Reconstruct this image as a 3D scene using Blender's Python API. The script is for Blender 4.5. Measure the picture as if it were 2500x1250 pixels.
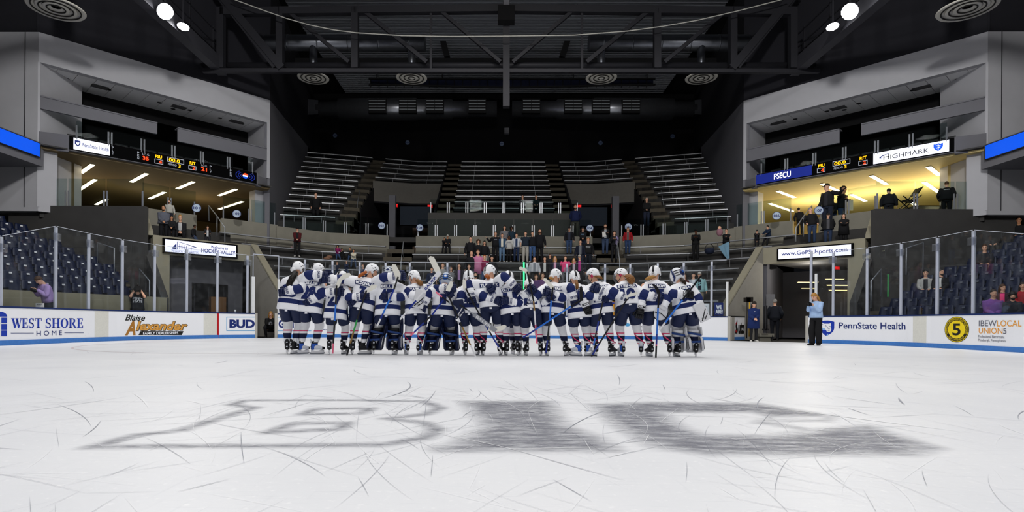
import bpy, bmesh, math, random
from mathutils import Vector, Matrix, noise
from mathutils.bvhtree import BVHTree
random.seed(7)
for _o in list(bpy.data.objects):
    bpy.data.objects.remove(_o)
SC = bpy.context.scene
COL = SC.collection
V = Vector
PI = math.pi
RINK_W = 150.0                  # watts of each sports lamp over the ice
FILL_W = 480.0                 # watts of the added fill lamps towards the stands

# ------------------------------------------------------------------ camera
FPX, YAW, ROLL, PPX, HOR, CAMH = 1414.9, 0.0140, 0.0066, 1195.9, 790.1, 0.6454
CX = 0.307                      # lateral position of the rink's long axis
cam = bpy.data.cameras.new('camera')
cam.sensor_width = 36.0
cam.sensor_fit = 'HORIZONTAL'
cam.lens = FPX / 2500 * 36.0
cam.shift_x = (1250 - PPX) / 2500
cam.shift_y = (HOR - 625) / 2500
cam.clip_end = 300
cam_o = bpy.data.objects.new('camera', cam)
COL.objects.link(cam_o)
CAM_M = (Matrix.Translation((0, 0, CAMH)) @ Matrix.Rotation(YAW, 4, 'Z')
         @ Matrix.Rotation(PI / 2, 4, 'X') @ Matrix.Rotation(ROLL, 4, 'Z'))
cam_o.matrix_world = CAM_M
SC.camera = cam_o

# ------------------------------------------------------------------ exposure, world, large lamps
SC.view_settings.view_transform = 'Standard'
SC.view_settings.look = 'None'
SC.view_settings.exposure = 0.0
SC.view_settings.gamma = 1.0
SC.view_settings.use_curve_mapping = False
SC.cycles.transparent_max_bounces = 24
SC.cycles.max_bounces = 8
world = bpy.data.worlds.new('world')
SC.world = world
world.use_nodes = True
world.node_tree.nodes['Background'].inputs[0].default_value = (0.6, 0.65, 0.8, 1)
world.node_tree.nodes['Background'].inputs[1].default_value = 0.006


def area_lamp(name, loc, power, size, color=(1, 1, 1), target=None, spread=PI, sy=None):
    l = bpy.data.lights.new(name, 'AREA')
    l.energy, l.size, l.color, l.spread = power, size, color, spread
    if sy:
        l.shape, l.size_y = 'RECTANGLE', sy
    o = bpy.data.objects.new(name, l)
    COL.objects.link(o)
    o.location = loc
    if target is not None:
        o.rotation_euler = (V(target) - V(loc)).to_track_quat('-Z', 'Y').to_euler()
    return o


# the sports lamps in the rafters over the ice (all above and behind the top of the frame)
for _y in (-27, -20, -13, -6, 0, 5.5, 11, 16.5, 21):
    for _x in (-9.5, -3.2, 3.2, 9.5):
        area_lamp('rafter_lamp', (CX + _x, _y, 14.2), RINK_W if _y < 21 else RINK_W * .8, 1.1, (1.0, 0.99, 0.985),
                  (CX + _x * .96, _y, 0), math.radians(165))


# added fill lamps without fixtures that brighten the stands and corner blocks
for _s in (-1, 1):
    area_lamp('fill_lamp', (CX + _s * 3, 1, 14.6), FILL_W, 1.6, (1, .985, .96), (CX + _s * 15.5, 24.5, 9.5), math.radians(75))
area_lamp('fill_lamp', (CX, 12, 15.8), FILL_W * .3, 1.2, (1, .97, .92), (CX, 34, 5.5), math.radians(75))


def ray(px, py):
    """direction (world) of a photo pixel, scaled so that depth along the optical axis is 1"""
    u, v = px - PPX, py - HOR
    c, s = math.cos(ROLL), math.sin(ROLL)
    u, v = u * c + v * s, -u * s + v * c
    d = V((u / FPX, 1.0, -v / FPX))
    cy, sy = math.cos(YAW), math.sin(YAW)
    return V((d.x * cy - d.y * sy, d.x * sy + d.y * cy, d.z))


EYE = V((0, 0, CAMH))


def at(px, py, Y):
    d = ray(px, py)
    return EYE + d * (Y / d.y)


def atz(px, py, Z):
    d = ray(px, py)
    return EYE + d * ((Z - CAMH) / d.z)


def atp(px, py, p, n):
    d = ray(px, py)
    return EYE + d * ((V(p) - EYE).dot(V(n)) / d.dot(V(n)))


# ------------------------------------------------------------------ materials
def lin(h):
    if isinstance(h, (tuple, list)):
        return tuple(h[:3]) + (1,)
    h = h.lstrip('#')
    r = []
    for i in (0, 2, 4):
        c = int(h[i:i + 2], 16) / 255
        r.append(c / 12.92 if c <= .04045 else ((c + .055) / 1.055) ** 2.4)
    return (*r, 1)


_MATS = {}


def mat(name, col, rough=.6, metal=0.0, emit=0.0, var=.08, scale=6.0, bump=0.0, spec=.3, ecol=None):
    """procedural material: a base colour mottled by object-space noise, optional bump"""
    if name in _MATS:
        return _MATS[name]
    m = bpy.data.materials.new(name)
    m.use_nodes = True
    nt = m.node_tree
    b = nt.nodes['Principled BSDF']
    c = lin(col)
    b.inputs['Roughness'].default_value = rough
    b.inputs['Metallic'].default_value = metal
    b.inputs['Specular IOR Level'].default_value = spec
    tc = nt.nodes.new('ShaderNodeTexCoord')
    nz = nt.nodes.new('ShaderNodeTexNoise')
    nz.inputs['Scale'].default_value = scale
    nz.inputs['Detail'].default_value = 4
    nt.links.new(tc.outputs['Object'], nz.inputs['Vector'])
    mx = nt.nodes.new('ShaderNodeMix')
    mx.data_type = 'RGBA'
    mx.inputs[6].default_value = (*[x * (1 - var) for x in c[:3]], 1)
    mx.inputs[7].default_value = (*[min(1, x * (1 + var)) for x in c[:3]], 1)
    nt.links.new(nz.outputs['Fac'], mx.inputs[0])
    nt.links.new(mx.outputs[2], b.inputs['Base Color'])
    if emit > 0:
        b.inputs['Emission Color'].default_value = lin(ecol or col)
        b.inputs['Emission Strength'].default_value = emit
    if bump > 0:
        bp = nt.nodes.new('ShaderNodeBump')
        bp.inputs['Strength'].default_value = bump
        bp.inputs['Distance'].default_value = .02
        nt.links.new(nz.outputs['Fac'], bp.inputs['Height'])
        nt.links.new(bp.outputs[0], b.inputs['Normal'])
    _MATS[name] = m
    return m


def glass_mat(name, tint=(.93, .96, .97), refl=.9, rough=.0, haze=.0):
    if name in _MATS:
        return _MATS[name]
    m = bpy.data.materials.new(name)
    m.use_nodes = True
    nt = m.node_tree
    nt.nodes.remove(nt.nodes['Principled BSDF'])
    out = nt.nodes['Material Output']
    tr = nt.nodes.new('ShaderNodeBsdfTransparent')
    tr.inputs[0].default_value = (*tint, 1)
    gl = nt.nodes.new('ShaderNodeBsdfGlossy')
    gl.inputs['Roughness'].default_value = rough
    gl.inputs[0].default_value = (refl, refl, refl, 1)
    fr = nt.nodes.new('ShaderNodeLayerWeight')
    fr.inputs[0].default_value = .12
    fm = nt.nodes.new('ShaderNodeMath')
    fm.operation = 'MULTIPLY_ADD'
    fm.inputs[1].default_value, fm.inputs[2].default_value = .35, .008
    nt.links.new(fr.outputs['Facing'], fm.inputs[0])
    mx = nt.nodes.new('ShaderNodeMixShader')
    nt.links.new(fm.outputs[0], mx.inputs[0])
    nt.links.new(tr.outputs[0], mx.inputs[1])
    nt.links.new(gl.outputs[0], mx.inputs[2])
    end = mx
    if haze > 0:                     # scuffs left by pucks: a little diffuse film, patchy
        df = nt.nodes.new('ShaderNodeBsdfDiffuse')
        df.inputs[0].default_value = (.8, .82, .85, 1)
        tc = nt.nodes.new('ShaderNodeTexCoord')
        nz = nt.nodes.new('ShaderNodeTexNoise')
        nz.inputs['Scale'].default_value = 5
        nz.inputs['Detail'].default_value = 8
        nt.links.new(tc.outputs['Object'], nz.inputs[0])
        mr = nt.nodes.new('ShaderNodeMapRange')
        mr.inputs[1].default_value, mr.inputs[2].default_value = .45, .9
        mr.inputs[3].default_value, mr.inputs[4].default_value = haze * .3, haze * 2
        nt.links.new(nz.outputs['Fac'], mr.inputs[0])
        m2 = nt.nodes.new('ShaderNodeMixShader')
        nt.links.new(mr.outputs[0], m2.inputs[0])
        nt.links.new(mx.outputs[0], m2.inputs[1])
        nt.links.new(df.outputs[0], m2.inputs[2])
        end = m2
    nt.links.new(end.outputs[0], out.inputs[0])
    _MATS[name] = m
    return m


# ------------------------------------------------------------------ mesh builder
class MB:
    def __init__(s):
        s.v, s.f, s.m, s.sm = [], [], [], []

    def add(s, vs, fs, m=0, sm=False):
        o = len(s.v)
        s.v += [tuple(v) for v in vs]
        for f in fs:
            s.f.append([i + o for i in f])
            s.m.append(m)
            s.sm.append(sm)
        return s

    def box(s, c, d, m=0, M=None):
        x, y, z = d[0] / 2, d[1] / 2, d[2] / 2
        vs = [V((a, b, e)) for a in (-x, x) for b in (-y, y) for e in (-z, z)]
        vs = [(M @ v if M is not None else v) + V(c) for v in vs]
        return s.add(vs, [(0, 1, 3, 2), (4, 6, 7, 5), (0, 4, 5, 1), (2, 3, 7, 6), (0, 2, 6, 4), (1, 5, 7, 3)], m)

    def hexa(s, b4, t4, m=0):
        """a block from its four bottom and four top corners (same order)"""
        return s.add(list(b4) + list(t4), [(3, 2, 1, 0), (4, 5, 6, 7), (0, 1, 5, 4), (1, 2, 6, 5), (2, 3, 7, 6), (3, 0, 4, 7)], m)

    def beam(s, a, b, w, h, m=0, up=(0, 0, 1)):
        a, b = V(a), V(b)
        d = (b - a).normalized()
        r = d.cross(V(up))
        r = r.normalized() if r.length > 1e-4 else V((1, 0, 0))
        u = r.cross(d)
        q = [r * w / 2 * i + u * h / 2 * j for i, j in ((-1, -1), (1, -1), (1, 1), (-1, 1))]
        return s.hexa([a + x for x in q], [b + x for x in q], m)

    def prism(s, poly, ext, m=0):
        """closed polygon (3D points) swept by ext"""
        n = len(poly)
        e = V(ext)
        vs = [V(p) for p in poly] + [V(p) + e for p in poly]
        fs = [tuple(range(n))[::-1], tuple(range(n, 2 * n))] + [(i, (i + 1) % n, n + (i + 1) % n, n + i) for i in range(n)]
        return s.add(vs, fs, m)

    def loft(s, rings, m=0, sm=True, cap=True, closed=True):
        n = len(rings[0])
        vs = [p for r in rings for p in r]
        ms = m if isinstance(m, (list, tuple)) else [m] * (len(rings) - 1)
        o = len(s.v)
        s.v += [tuple(p) for p in vs]
        for i in range(len(rings) - 1):
            for j in range(n if closed else n - 1):
                k = (j + 1) % n
                s.f.append([o + i * n + j, o + i * n + k, o + (i + 1) * n + k, o + (i + 1) * n + j])
                s.m.append(ms[i])
                s.sm.append(sm)
        if cap:
            s.f.append([o + j for j in range(n)][::-1])
            s.m.append(ms[0])
            s.sm.append(False)
            s.f.append([o + (len(rings) - 1) * n + j for j in range(n)])
            s.m.append(ms[-1])
            s.sm.append(False)
        return s

    def tube(s, pts, r, n=8, m=0, sm=True, cap=True, flat=1.0, up=None):
        """round tube through pts; r a number or one radius per point"""
        pts = [V(p) for p in pts]
        rs = r if isinstance(r, (list, tuple)) else [r] * len(pts)
        rings = []
        prev = None
        for i, p in enumerate(pts):
            t = (pts[min(i + 1, len(pts) - 1)] - pts[max(i - 1, 0)])
            t = t.normalized() if t.length > 1e-9 else V((0, 0, 1))
            if prev is None:
                a = V(up) if up is not None else (V((0, 0, 1)) if abs(t.z) < .9 else V((0, 1, 0)))
            else:
                a = prev
            x = (a - t * a.dot(t))
            x = x.normalized() if x.length > 1e-6 else V((1, 0, 0))
            prev = x
            y = t.cross(x)
            rings.append([p + x * math.cos(2 * PI * k / n) * rs[i] + y * math.sin(2 * PI * k / n) * rs[i] * flat for k in range(n)])
        return s.loft(rings, m, sm, cap)

    def ell(s, c, r, M=None, nu=14, nv=9, m=0, v0=0.0, v1=1.0):
        """ellipsoid; v0..v1 the part of the way from the top pole to the bottom one"""
        c = V(c)
        rings = []
        for i in range(nv + 1):
            a = PI * (v0 + (v1 - v0) * i / nv)
            rr, z = max(math.sin(a), .004), math.cos(a)
            ring = []
            for k in range(nu):
                t = 2 * PI * k / nu
                p = V((r[0] * rr * math.cos(t), r[1] * rr * math.sin(t), r[2] * z))
                ring.append(c + (M @ p if M is not None else p))
            rings.append(ring)
        return s.loft(rings, m, True, True)

    def lathe(s, c, prof, n=24, m=0, axis=None):
        """profile of (radius, height) turned about z through c"""
        c = V(c)
        ms = m
        return s.loft([[c + V((r * math.cos(2 * PI * k / n), r * math.sin(2 * PI * k / n), z)) for k in range(n)] for r, z in prof], ms, True, True)

    def xf(s, M):
        s.v = [tuple(M @ V(p)) for p in s.v]
        return s

    def obj(s, name, mats, parent=None, kind=None):
        me = bpy.data.meshes.new(name)
        me.from_pydata(s.v, [], s.f)
        for m in (mats if isinstance(mats, (list, tuple)) else [mats]):
            me.materials.append(m)
        me.polygons.foreach_set('material_index', s.m)
        me.polygons.foreach_set('use_smooth', s.sm)
        me.update()
        bm = bmesh.new()
        bm.from_mesh(me)
        bmesh.ops.recalc_face_normals(bm, faces=bm.faces)
        bm.to_mesh(me)
        bm.free()
        o = bpy.data.objects.new(name, me)
        COL.objects.link(o)
        if parent is not None:
            o.parent = parent
        if kind:
            o['kind'] = kind
        return o


def tag(o, label, cat, group=None):
    o['label'] = label
    o['category'] = cat
    if group:
        o['group'] = group
    return o


def empty(name, loc, label=None, cat=None, group=None, rz=0):
    o = bpy.data.objects.new(name, None)
    COL.objects.link(o)
    o.location = loc
    o.rotation_euler = (0, 0, rz)
    o.empty_display_size = .1
    if label:
        tag(o, label, cat, group)
    return o


def dup(root, loc=None, rz=None, label=None, group=None):
    r = root.copy()
    COL.objects.link(r)
    if loc is not None:
        r.location = loc
    if rz is not None:
        r.rotation_euler = (0, 0, rz)
    if label:
        r['label'] = label
    if group:
        r['group'] = group
    for ch in list(root.children):
        c = ch.copy()
        COL.objects.link(c)
        c.parent = r
        for g in list(ch.children):
            d = g.copy()
            COL.objects.link(d)
            d.parent = c
    return r


ORD = 'first second third fourth fifth sixth seventh eighth ninth tenth eleventh twelfth thirteenth fourteenth fifteenth sixteenth seventeenth eighteenth nineteenth twentieth'.split()


def ordw(n):
    return ORD[n] if n < 20 else ('twenty-' + ORD[n - 20] if n < 29 else 'thirtieth')


# ------------------------------------------------------------------ lettering
_TXT = {}


def text_poly(s, bold=0.0, shear=0.0, spacing=1.0):
    """2D outline mesh of a string in the built-in font, normalised to x 0..1 by z 0..1; returns verts, faces, aspect"""
    k = (s, bold, shear, spacing)
    if k in _TXT:
        return _TXT[k]
    cu = bpy.data.curves.new('t', 'FONT')
    cu.body = s
    cu.size = 1.0
    cu.offset = bold
    cu.shear = shear
    cu.space_character = spacing
    cu.resolution_u = 4
    ob = bpy.data.objects.new('t', cu)
    COL.objects.link(ob)
    dg = bpy.context.evaluated_depsgraph_get()
    dg.update()
    me = ob.evaluated_get(dg).to_mesh()
    vs = [(v.co.x, v.co.y) for v in me.vertices]
    fs = [list(p.vertices) for p in me.polygons]
    ob.evaluated_get(dg).to_mesh_clear()
    bpy.data.objects.remove(ob)
    bpy.data.curves.remove(cu)
    x0, x1 = min(v[0] for v in vs), max(v[0] for v in vs)
    y0, y1 = min(v[1] for v in vs), max(v[1] for v in vs)
    out = ([((x - x0) / (x1 - x0), (y - y0) / (y1 - y0)) for x, y in vs], fs, (x1 - x0) / (y1 - y0))
    _TXT[k] = out
    return out


def shape2d(name, vs, fs, fn, mats, parent=None, cuts=0, ms=None, vcuts=0):
    """flat shape in (u, v) bent onto a surface by fn(u, v) -> 3D point; cuts: how many times it is sliced along u so that it can bend"""
    bm = bmesh.new()
    bv = [bm.verts.new((x, y, 0)) for x, y in vs]
    for i, f in enumerate(fs):
        try:
            q = bm.faces.new([bv[j] for j in f])
            if ms:
                q.material_index = ms[i]
        except ValueError:
            pass
    if cuts:
        u0, u1 = min(v[0] for v in vs), max(v[0] for v in vs)
        for i in range(1, cuts):
            x = u0 + (u1 - u0) * i / cuts
            bmesh.ops.bisect_plane(bm, geom=bm.verts[:] + bm.edges[:] + bm.faces[:], plane_co=(x, 0, 0), plane_no=(1, 0, 0))
    if vcuts:
        v0, v1 = min(v[1] for v in vs), max(v[1] for v in vs)
        for i in range(1, vcuts):
            y = v0 + (v1 - v0) * i / vcuts
            bmesh.ops.bisect_plane(bm, geom=bm.verts[:] + bm.edges[:] + bm.faces[:], plane_co=(0, y, 0), plane_no=(0, 1, 0))
    for v in bm.verts:
        v.co = fn(v.co.x, v.co.y)
    me = bpy.data.meshes.new(name)
    bm.to_mesh(me)
    bm.free()
    for m in (mats if isinstance(mats, (list, tuple)) else [mats]):
        me.materials.append(m)
    o = bpy.data.objects.new(name, me)
    COL.objects.link(o)
    if parent is not None:
        o.parent = parent
    return o


def lettering(name, s, fn, u0, v0, w, h, m, parent=None, bold=0.0, cuts=0, shear=0.0, spacing=1.0, vcuts=0):
    """string s filling the box u0..u0+w by v0..v0+h"""
    vs, fs, a = text_poly(s, bold, shear, spacing)
    return shape2d(name, [(u0 + x * w, v0 + y * h) for x, y in vs], fs, fn, m, parent, cuts, None, vcuts)


def poly2d(name, polys, fn, mats, parent=None, cuts=0, ms=None):
    vs, fs = [], []
    for p in polys:
        fs.append(list(range(len(vs), len(vs) + len(p))))
        vs += p
    return shape2d(name, vs, fs, fn, mats, parent, cuts, ms)


def disc(cx, cy, r, n=28, r2=None):
    return [(cx + r * math.cos(2 * PI * i / n), cy + (r2 or r) * math.sin(2 * PI * i / n)) for i in range(n)]


def frame_fn(p00, p10, p01, off=.004):
    """maps (0..1, 0..1) onto the parallelogram p00, p10, p01, lifted by off along its normal towards the rink"""
    p00, a, b = V(p00), V(p10) - V(p00), V(p01) - V(p00)
    n = a.cross(b).normalized()
    if n.dot(EYE - p00) < 0:
        n = -n
    return lambda u, v: p00 + a * u + b * v + n * off
# ================================================================== RINK
YE, HW, RC, BH = 25.745, 12.95, 8.53, 1.016
YN = -33.0                                    # where the side boards start, behind the camera
L1 = YE - RC - YN
ARC = PI / 2 * RC
L2 = 2 * (HW - RC)


def bpath(s, off=0.0, closed=False):
    """point of the board line at arc length s (0 = near end of one side, round the far end, to the near end of the other); off > 0 is towards the ice"""
    if s < L1:
        p, n = V((CX - HW, YN + s, 0)), V((1, 0, 0))
    elif s < L1 + ARC:
        a = (s - L1) / RC
        p, n = V((CX - HW + RC - RC * math.cos(a), YE - RC + RC * math.sin(a), 0)), V((math.cos(a), -math.sin(a), 0))
    elif s < L1 + ARC + L2:
        p, n = V((CX - HW + RC + s - L1 - ARC, YE, 0)), V((0, -1, 0))
    elif s < L1 + 2 * ARC + L2:
        a = (s - L1 - ARC - L2) / RC
        p, n = V((CX + HW - RC + RC * math.sin(a), YE - RC + RC * math.cos(a), 0)), V((-math.sin(a), -math.cos(a), 0))
    else:
        p, n = V((CX + HW, YE - RC - (s - L1 - 2 * ARC - L2), 0)), V((-1, 0, 0))
    return p + n * off


def s_at(px):
    """arc length of the board under photo column px (taken at the height of the camera)"""
    d = ray(px, HOR)
    lo, hi = L1 - 9, L1 + 2 * ARC + L2 + 9
    cr = lambda s: bpath(s).x * d.y - bpath(s).y * d.x
    for _ in range(60):
        m = (lo + hi) / 2
        if cr(m) < 0:
            lo = m
        else:
            hi = m
    return lo


def buv(px, py):
    s = s_at(px)
    return s, at(px, py, bpath(s).y).z


bfn = lambda off: (lambda u, v: bpath(u, off) + V((0, 0, v)))

# ---- ice
ICE = bpy.data.materials.new('rink_ice')
ICE.use_nodes = True
_nt = ICE.node_tree
_b = _nt.nodes['Principled BSDF']
_b.inputs['Roughness'].default_value = .42
_b.inputs['Specular IOR Level'].default_value = .22
_tc = _nt.nodes.new('ShaderNodeTexCoord')


def _noise(scale, stretch, rot, lo, hi, detail=6):
    mp = _nt.nodes.new('ShaderNodeMapping')
    mp.inputs['Rotation'].default_value = (0, 0, rot)
    mp.inputs['Scale'].default_value = stretch
    _nt.links.new(_tc.outputs['Object'], mp.inputs[0])
    nz = _nt.nodes.new('ShaderNodeTexNoise')
    nz.inputs['Scale'].default_value = scale
    nz.inputs['Detail'].default_value = detail
    _nt.links.new(mp.outputs[0], nz.inputs[0])
    mr = _nt.nodes.new('ShaderNodeMapRange')
    mr.inputs[1].default_value, mr.inputs[2].default_value = lo, hi
    _nt.links.new(nz.outputs['Fac'], mr.inputs[0])
    return mr


def _mix(a, b, fac):
    mx = _nt.nodes.new('ShaderNodeMix')
    mx.data_type = 'RGBA'
    for sock, val in ((mx.inputs[6], a), (mx.inputs[7], b)):
        if hasattr(val, 'links'):
            _nt.links.new(val, sock)
        else:
            sock.default_value = val
    _nt.links.new(fac.outputs[0], mx.inputs[0])
    return mx.outputs[2]


_c = _mix((.84, .85, .875, 1), (.92, .925, .94, 1), _noise(.7, (1, 1, 1), 0, .3, .7))
_c = _mix(_c, (.72, .735, .77, 1), _noise(3.0, (1, 14, 1), .25, .60, .95))
_c = _mix(_c, (.76, .775, .80, 1), _noise(2.2, (1, 18, 1), -.7, .62, .95))
_c = _mix(_c, (.78, .79, .82, 1), _noise(2.0, (16, 1, 1), .35, .60, .95))
_c = _mix(_c, (.99, .99, 1, 1), _noise(26, (1, 1, 1), 0, .60, .80))
_nt.links.new(_c, _b.inputs['Base Color'])
_bn = _noise(14, (1, 1, 1), 0, .2, .8)
_bp = _nt.nodes.new('ShaderNodeBump')
_bp.inputs['Strength'].default_value = .12
_bp.inputs['Distance'].default_value = .01
_nt.links.new(_bn.outputs[0], _bp.inputs['Height'])
_nt.links.new(_bp.outputs[0], _b.inputs['Normal'])

ice = MB()
_ring = [bpath(s, .02) for s in [0, L1] + [L1 + ARC * i / 24 for i in range(1, 25)] + [L1 + ARC + L2 + ARC * i / 24 for i in range(25)] + [2 * L1 + 2 * ARC + L2]]
ice.prism([p + V((0, 0, -.05)) for p in _ring], (0, 0, .05))
ice.obj('floor', ICE, kind='structure')
g = MB()
g.box((CX, 5, -.13), (70, 86, .1))
g.obj('floor_concrete', mat('floor_concrete', '4a4a4a', .8), kind='structure')

# ---- the large grey lettering under the ice (paint, frosted and scraped, so its ink is uneven)
def seg_d(p, a, b):
    d = (b[0] - a[0], b[1] - a[1])
    l = d[0] ** 2 + d[1] ** 2
    t = max(0, min(1, ((p[0] - a[0]) * d[0] + (p[1] - a[1]) * d[1]) / l)) if l else 0
    return math.hypot(p[0] - a[0] - t * d[0], p[1] - a[1] - t * d[1])


def in_poly(p, poly):
    c, j = False, len(poly) - 1
    for i in range(len(poly)):
        (x1, y1), (x2, y2) = poly[i], poly[j]
        if (y1 > p[1]) != (y2 > p[1]) and p[0] < (x2 - x1) * (p[1] - y1) / (y2 - y1) + x1:
            c = not c
        j = i
    return c


gp = lambda pts: [tuple(atz(x, y + 880, 0)[:2]) for x, y in pts]
LINES = [gp(q) for q in (
    [(565, 108), (600, 98), (820, 97), (1035, 100)],
    [(1035, 100), (1075, 116), (1040, 132), (945, 142)],
    [(945, 142), (1035, 152), (1068, 170), (1040, 188), (940, 206)],
    [(940, 206), (650, 209), (400, 210), (225, 212)],
    [(225, 212), (335, 182), (440, 172), (540, 140), (620, 116), (565, 108)],
    [(740, 132), (775, 118), (905, 117), (880, 130), (740, 132)],
    [(655, 176), (720, 154), (845, 153), (830, 168), (655, 176)])]
FILLS = [gp(q) for q in ([(1125, 99), (1345, 100), (1385, 160), (1470, 192), (1510, 222), (1075, 222), (1065, 212), (1105, 205), (1185, 160)],
                         [(1445, 108), (1600, 102), (1850, 105), (2035, 136), (2010, 148), (1850, 146), (1980, 170), (2120, 160), (2290, 214), (2220, 232), (1730, 230), (1600, 214), (1500, 160)])]
HOLES = [gp(q) for q in ([(1620, 128), (1840, 127), (1890, 140), (1850, 152), (1980, 172), (1880, 184), (1720, 182), (1660, 160)],
                         [(1880, 137), (2030, 137), (2010, 146), (1860, 146)])]


def ink(p):
    v = 0
    for ln in LINES:
        d = min(seg_d(p, ln[i], ln[i + 1]) for i in range(len(ln) - 1))
        v = max(v, .85 * max(0, 1 - d / .085))
    sd = -9
    for f in FILLS:
        d = min(seg_d(p, f[i - 1], f[i]) for i in range(len(f)))
        sd = max(sd, d if in_poly(p, f) else -d)
    for f in HOLES:
        d = min(seg_d(p, f[i - 1], f[i]) for i in range(len(f)))
        sd = min(sd, -d if in_poly(p, f) else d)
    return max(v, max(0, min(1, (sd + .08) / .2)))


_x0, _x1, _y0, _y1, _st = -4.2, 4.4, 2.4, 5.6, .03
nx, ny = int((_x1 - _x0) / _st), int((_y1 - _y0) / _st)
_val = {}
for j in range(ny + 1):
    for i in range(nx + 1):
        _val[i, j] = ink((_x0 + i * _st, _y0 + j * _st))
_vid, _vs, _fs, _iv = {}, [], [], []
for j in range(ny):
    for i in range(nx):
        q = [(i, j), (i + 1, j), (i + 1, j + 1), (i, j + 1)]
        if max(_val[k] for k in q) > .02:
            f = []
            for k in q:
                if k not in _vid:
                    _vid[k] = len(_vs)
                    _vs.append((_x0 + k[0] * _st, _y0 + k[1] * _st, .002))
                    _iv.append(_val[k])
                f.append(_vid[k])
            _fs.append(f)
me = bpy.data.meshes.new('ice_lettering')
me.from_pydata(_vs, [], _fs)
at_ = me.attributes.new('ink', 'FLOAT', 'POINT')
at_.data.foreach_set('value', _iv)
m = bpy.data.materials.new('under_ice_paint')
m.use_nodes = True
nt = m.node_tree
b = nt.nodes['Principled BSDF']
b.inputs['Base Color'].default_value = lin('7e7f89')
b.inputs['Roughness'].default_value = .5
b.inputs['Specular IOR Level'].default_value = .15
an = nt.nodes.new('ShaderNodeAttribute')
an.attribute_name = 'ink'
tc = nt.nodes.new('ShaderNodeTexCoord')
mp = nt.nodes.new('ShaderNodeMapping')
mp.inputs['Scale'].default_value = (1, 4, 1)
mp.inputs['Rotation'].default_value = (0, 0, .5)
nt.links.new(tc.outputs['Object'], mp.inputs[0])
nz = nt.nodes.new('ShaderNodeTexNoise')
nz.inputs['Scale'].default_value = 5
nz.inputs['Detail'].default_value = 9
nz.inputs['Roughness'].default_value = .75
nt.links.new(mp.outputs[0], nz.inputs[0])
mr = nt.nodes.new('ShaderNodeMapRange')
mr.inputs[1].default_value, mr.inputs[2].default_value = .32, .62
mr.inputs[3].default_value, mr.inputs[4].default_value = 1.0, .22
nt.links.new(nz.outputs['Fac'], mr.inputs[0])
mu = nt.nodes.new('ShaderNodeMath')
mu.operation = 'MULTIPLY'
nt.links.new(an.outputs['Fac'], mu.inputs[0])
nt.links.new(mr.outputs[0], mu.inputs[1])
nt.links.new(mu.outputs[0], b.inputs['Alpha'])
me.materials.append(m)
o = bpy.data.objects.new('ice_lettering', me)
COL.objects.link(o)
tag(o, 'worn grey B1G lettering painted under the ice near the camera', 'marking')

# ---- skate scratches: hundreds of shallow arcs cut in the surface
sc = [MB(), MB()]
rnd = random.Random(3)
for i in range(900):
    near = i < 560
    cx, cy = (rnd.gauss(.0, 2.1), rnd.uniform(1.4, 5.6)) if near else (rnd.uniform(-8, 8), rnd.uniform(2, 12))
    if cy < 1.2:
        continue
    a = rnd.gauss(1.57, .75) if near else rnd.uniform(0, PI)
    L = rnd.uniform(.3, 1.5) * min(1, cy / 3.2)
    k = rnd.gauss(0, .3)
    n = 10
    w = rnd.uniform(.0006, .0017) * (1 if near else 1.8) * (2.2 if rnd.random() < .06 else 1) * min(1.2, cy / 3)
    pts, x, y, h = [], cx, cy, a
    for q in range(n + 1):
        pts.append((x, y, h))
        x += math.cos(h) * L / n
        y += math.sin(h) * L / n
        h += k * L / n
    vs, fs = [], []
    for q, (x, y, h) in enumerate(pts):
        ww = w * math.sin(PI * (q + .3) / (n + .6))
        vs += [(x - math.sin(h) * ww, y + math.cos(h) * ww, .003), (x + math.sin(h) * ww, y - math.cos(h) * ww, .003)]
    sc[0 if rnd.random() < .55 else 1].add(vs, [(2 * q, 2 * q + 1, 2 * q + 3, 2 * q + 2) for q in range(n)])
for q, nm, c, lb in ((sc[0], 'skate_scratches', 'a6a8b0', 'fine dark skate scratches curving across the white ice'), (sc[1], 'skate_snow', 'f6f7f9', 'pale lines of shaved snow left by skates on the ice')):
    o = q.obj(nm, mat(nm, c, .7), kind='stuff')
    tag(o, lb, 'scratches')
fo = MB()
_c0 = V((CX - 6.7, YE - 3.35 - 6.1, .002))
for i in range(72):
    a, b2 = 2 * PI * i / 72, 2 * PI * (i + 1) / 72
    fo.add([_c0 + V((math.cos(t) * r, math.sin(t) * r, 0)) for t, r in ((a, 4.55), (a, 4.60), (b2, 4.60), (b2, 4.55))], [(0, 1, 2, 3)])
tag(fo.obj('faceoff_circle', mat('faint_red_line', 'dccfd2', .6)), 'faint pinkish face-off circle line under the ice by the boards', 'marking')

# ---- boards
BW = bpy.data.materials.new('board_white')
BW.use_nodes = True
nt = BW.node_tree
b = nt.nodes['Principled BSDF']
b.inputs['Roughness'].default_value = .35
b.inputs['Specular IOR Level'].default_value = .3
tc = nt.nodes.new('ShaderNodeTexCoord')
vo = nt.nodes.new('ShaderNodeTexVoronoi')
vo.inputs['Scale'].default_value = 16
nt.links.new(tc.outputs['Object'], vo.inputs[0])
nz = nt.nodes.new('ShaderNodeTexNoise')
nz.inputs['Scale'].default_value = 1.6
nz.inputs['Detail'].default_value = 5
nt.links.new(tc.outputs['Object'], nz.inputs[0])
sx = nt.nodes.new('ShaderNodeSeparateXYZ')
nt.links.new(tc.outputs['Object'], sx.inputs[0])
hz = nt.nodes.new('ShaderNodeMapRange')        # puck marks thin out upwards
hz.inputs[1].default_value, hz.inputs[2].default_value = .1, .75
hz.inputs[3].default_value, hz.inputs[4].default_value = .17, .0
nt.links.new(sx.outputs[2], hz.inputs[0])
ad = nt.nodes.new('ShaderNodeMath')
ad.operation = 'MULTIPLY'
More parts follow.
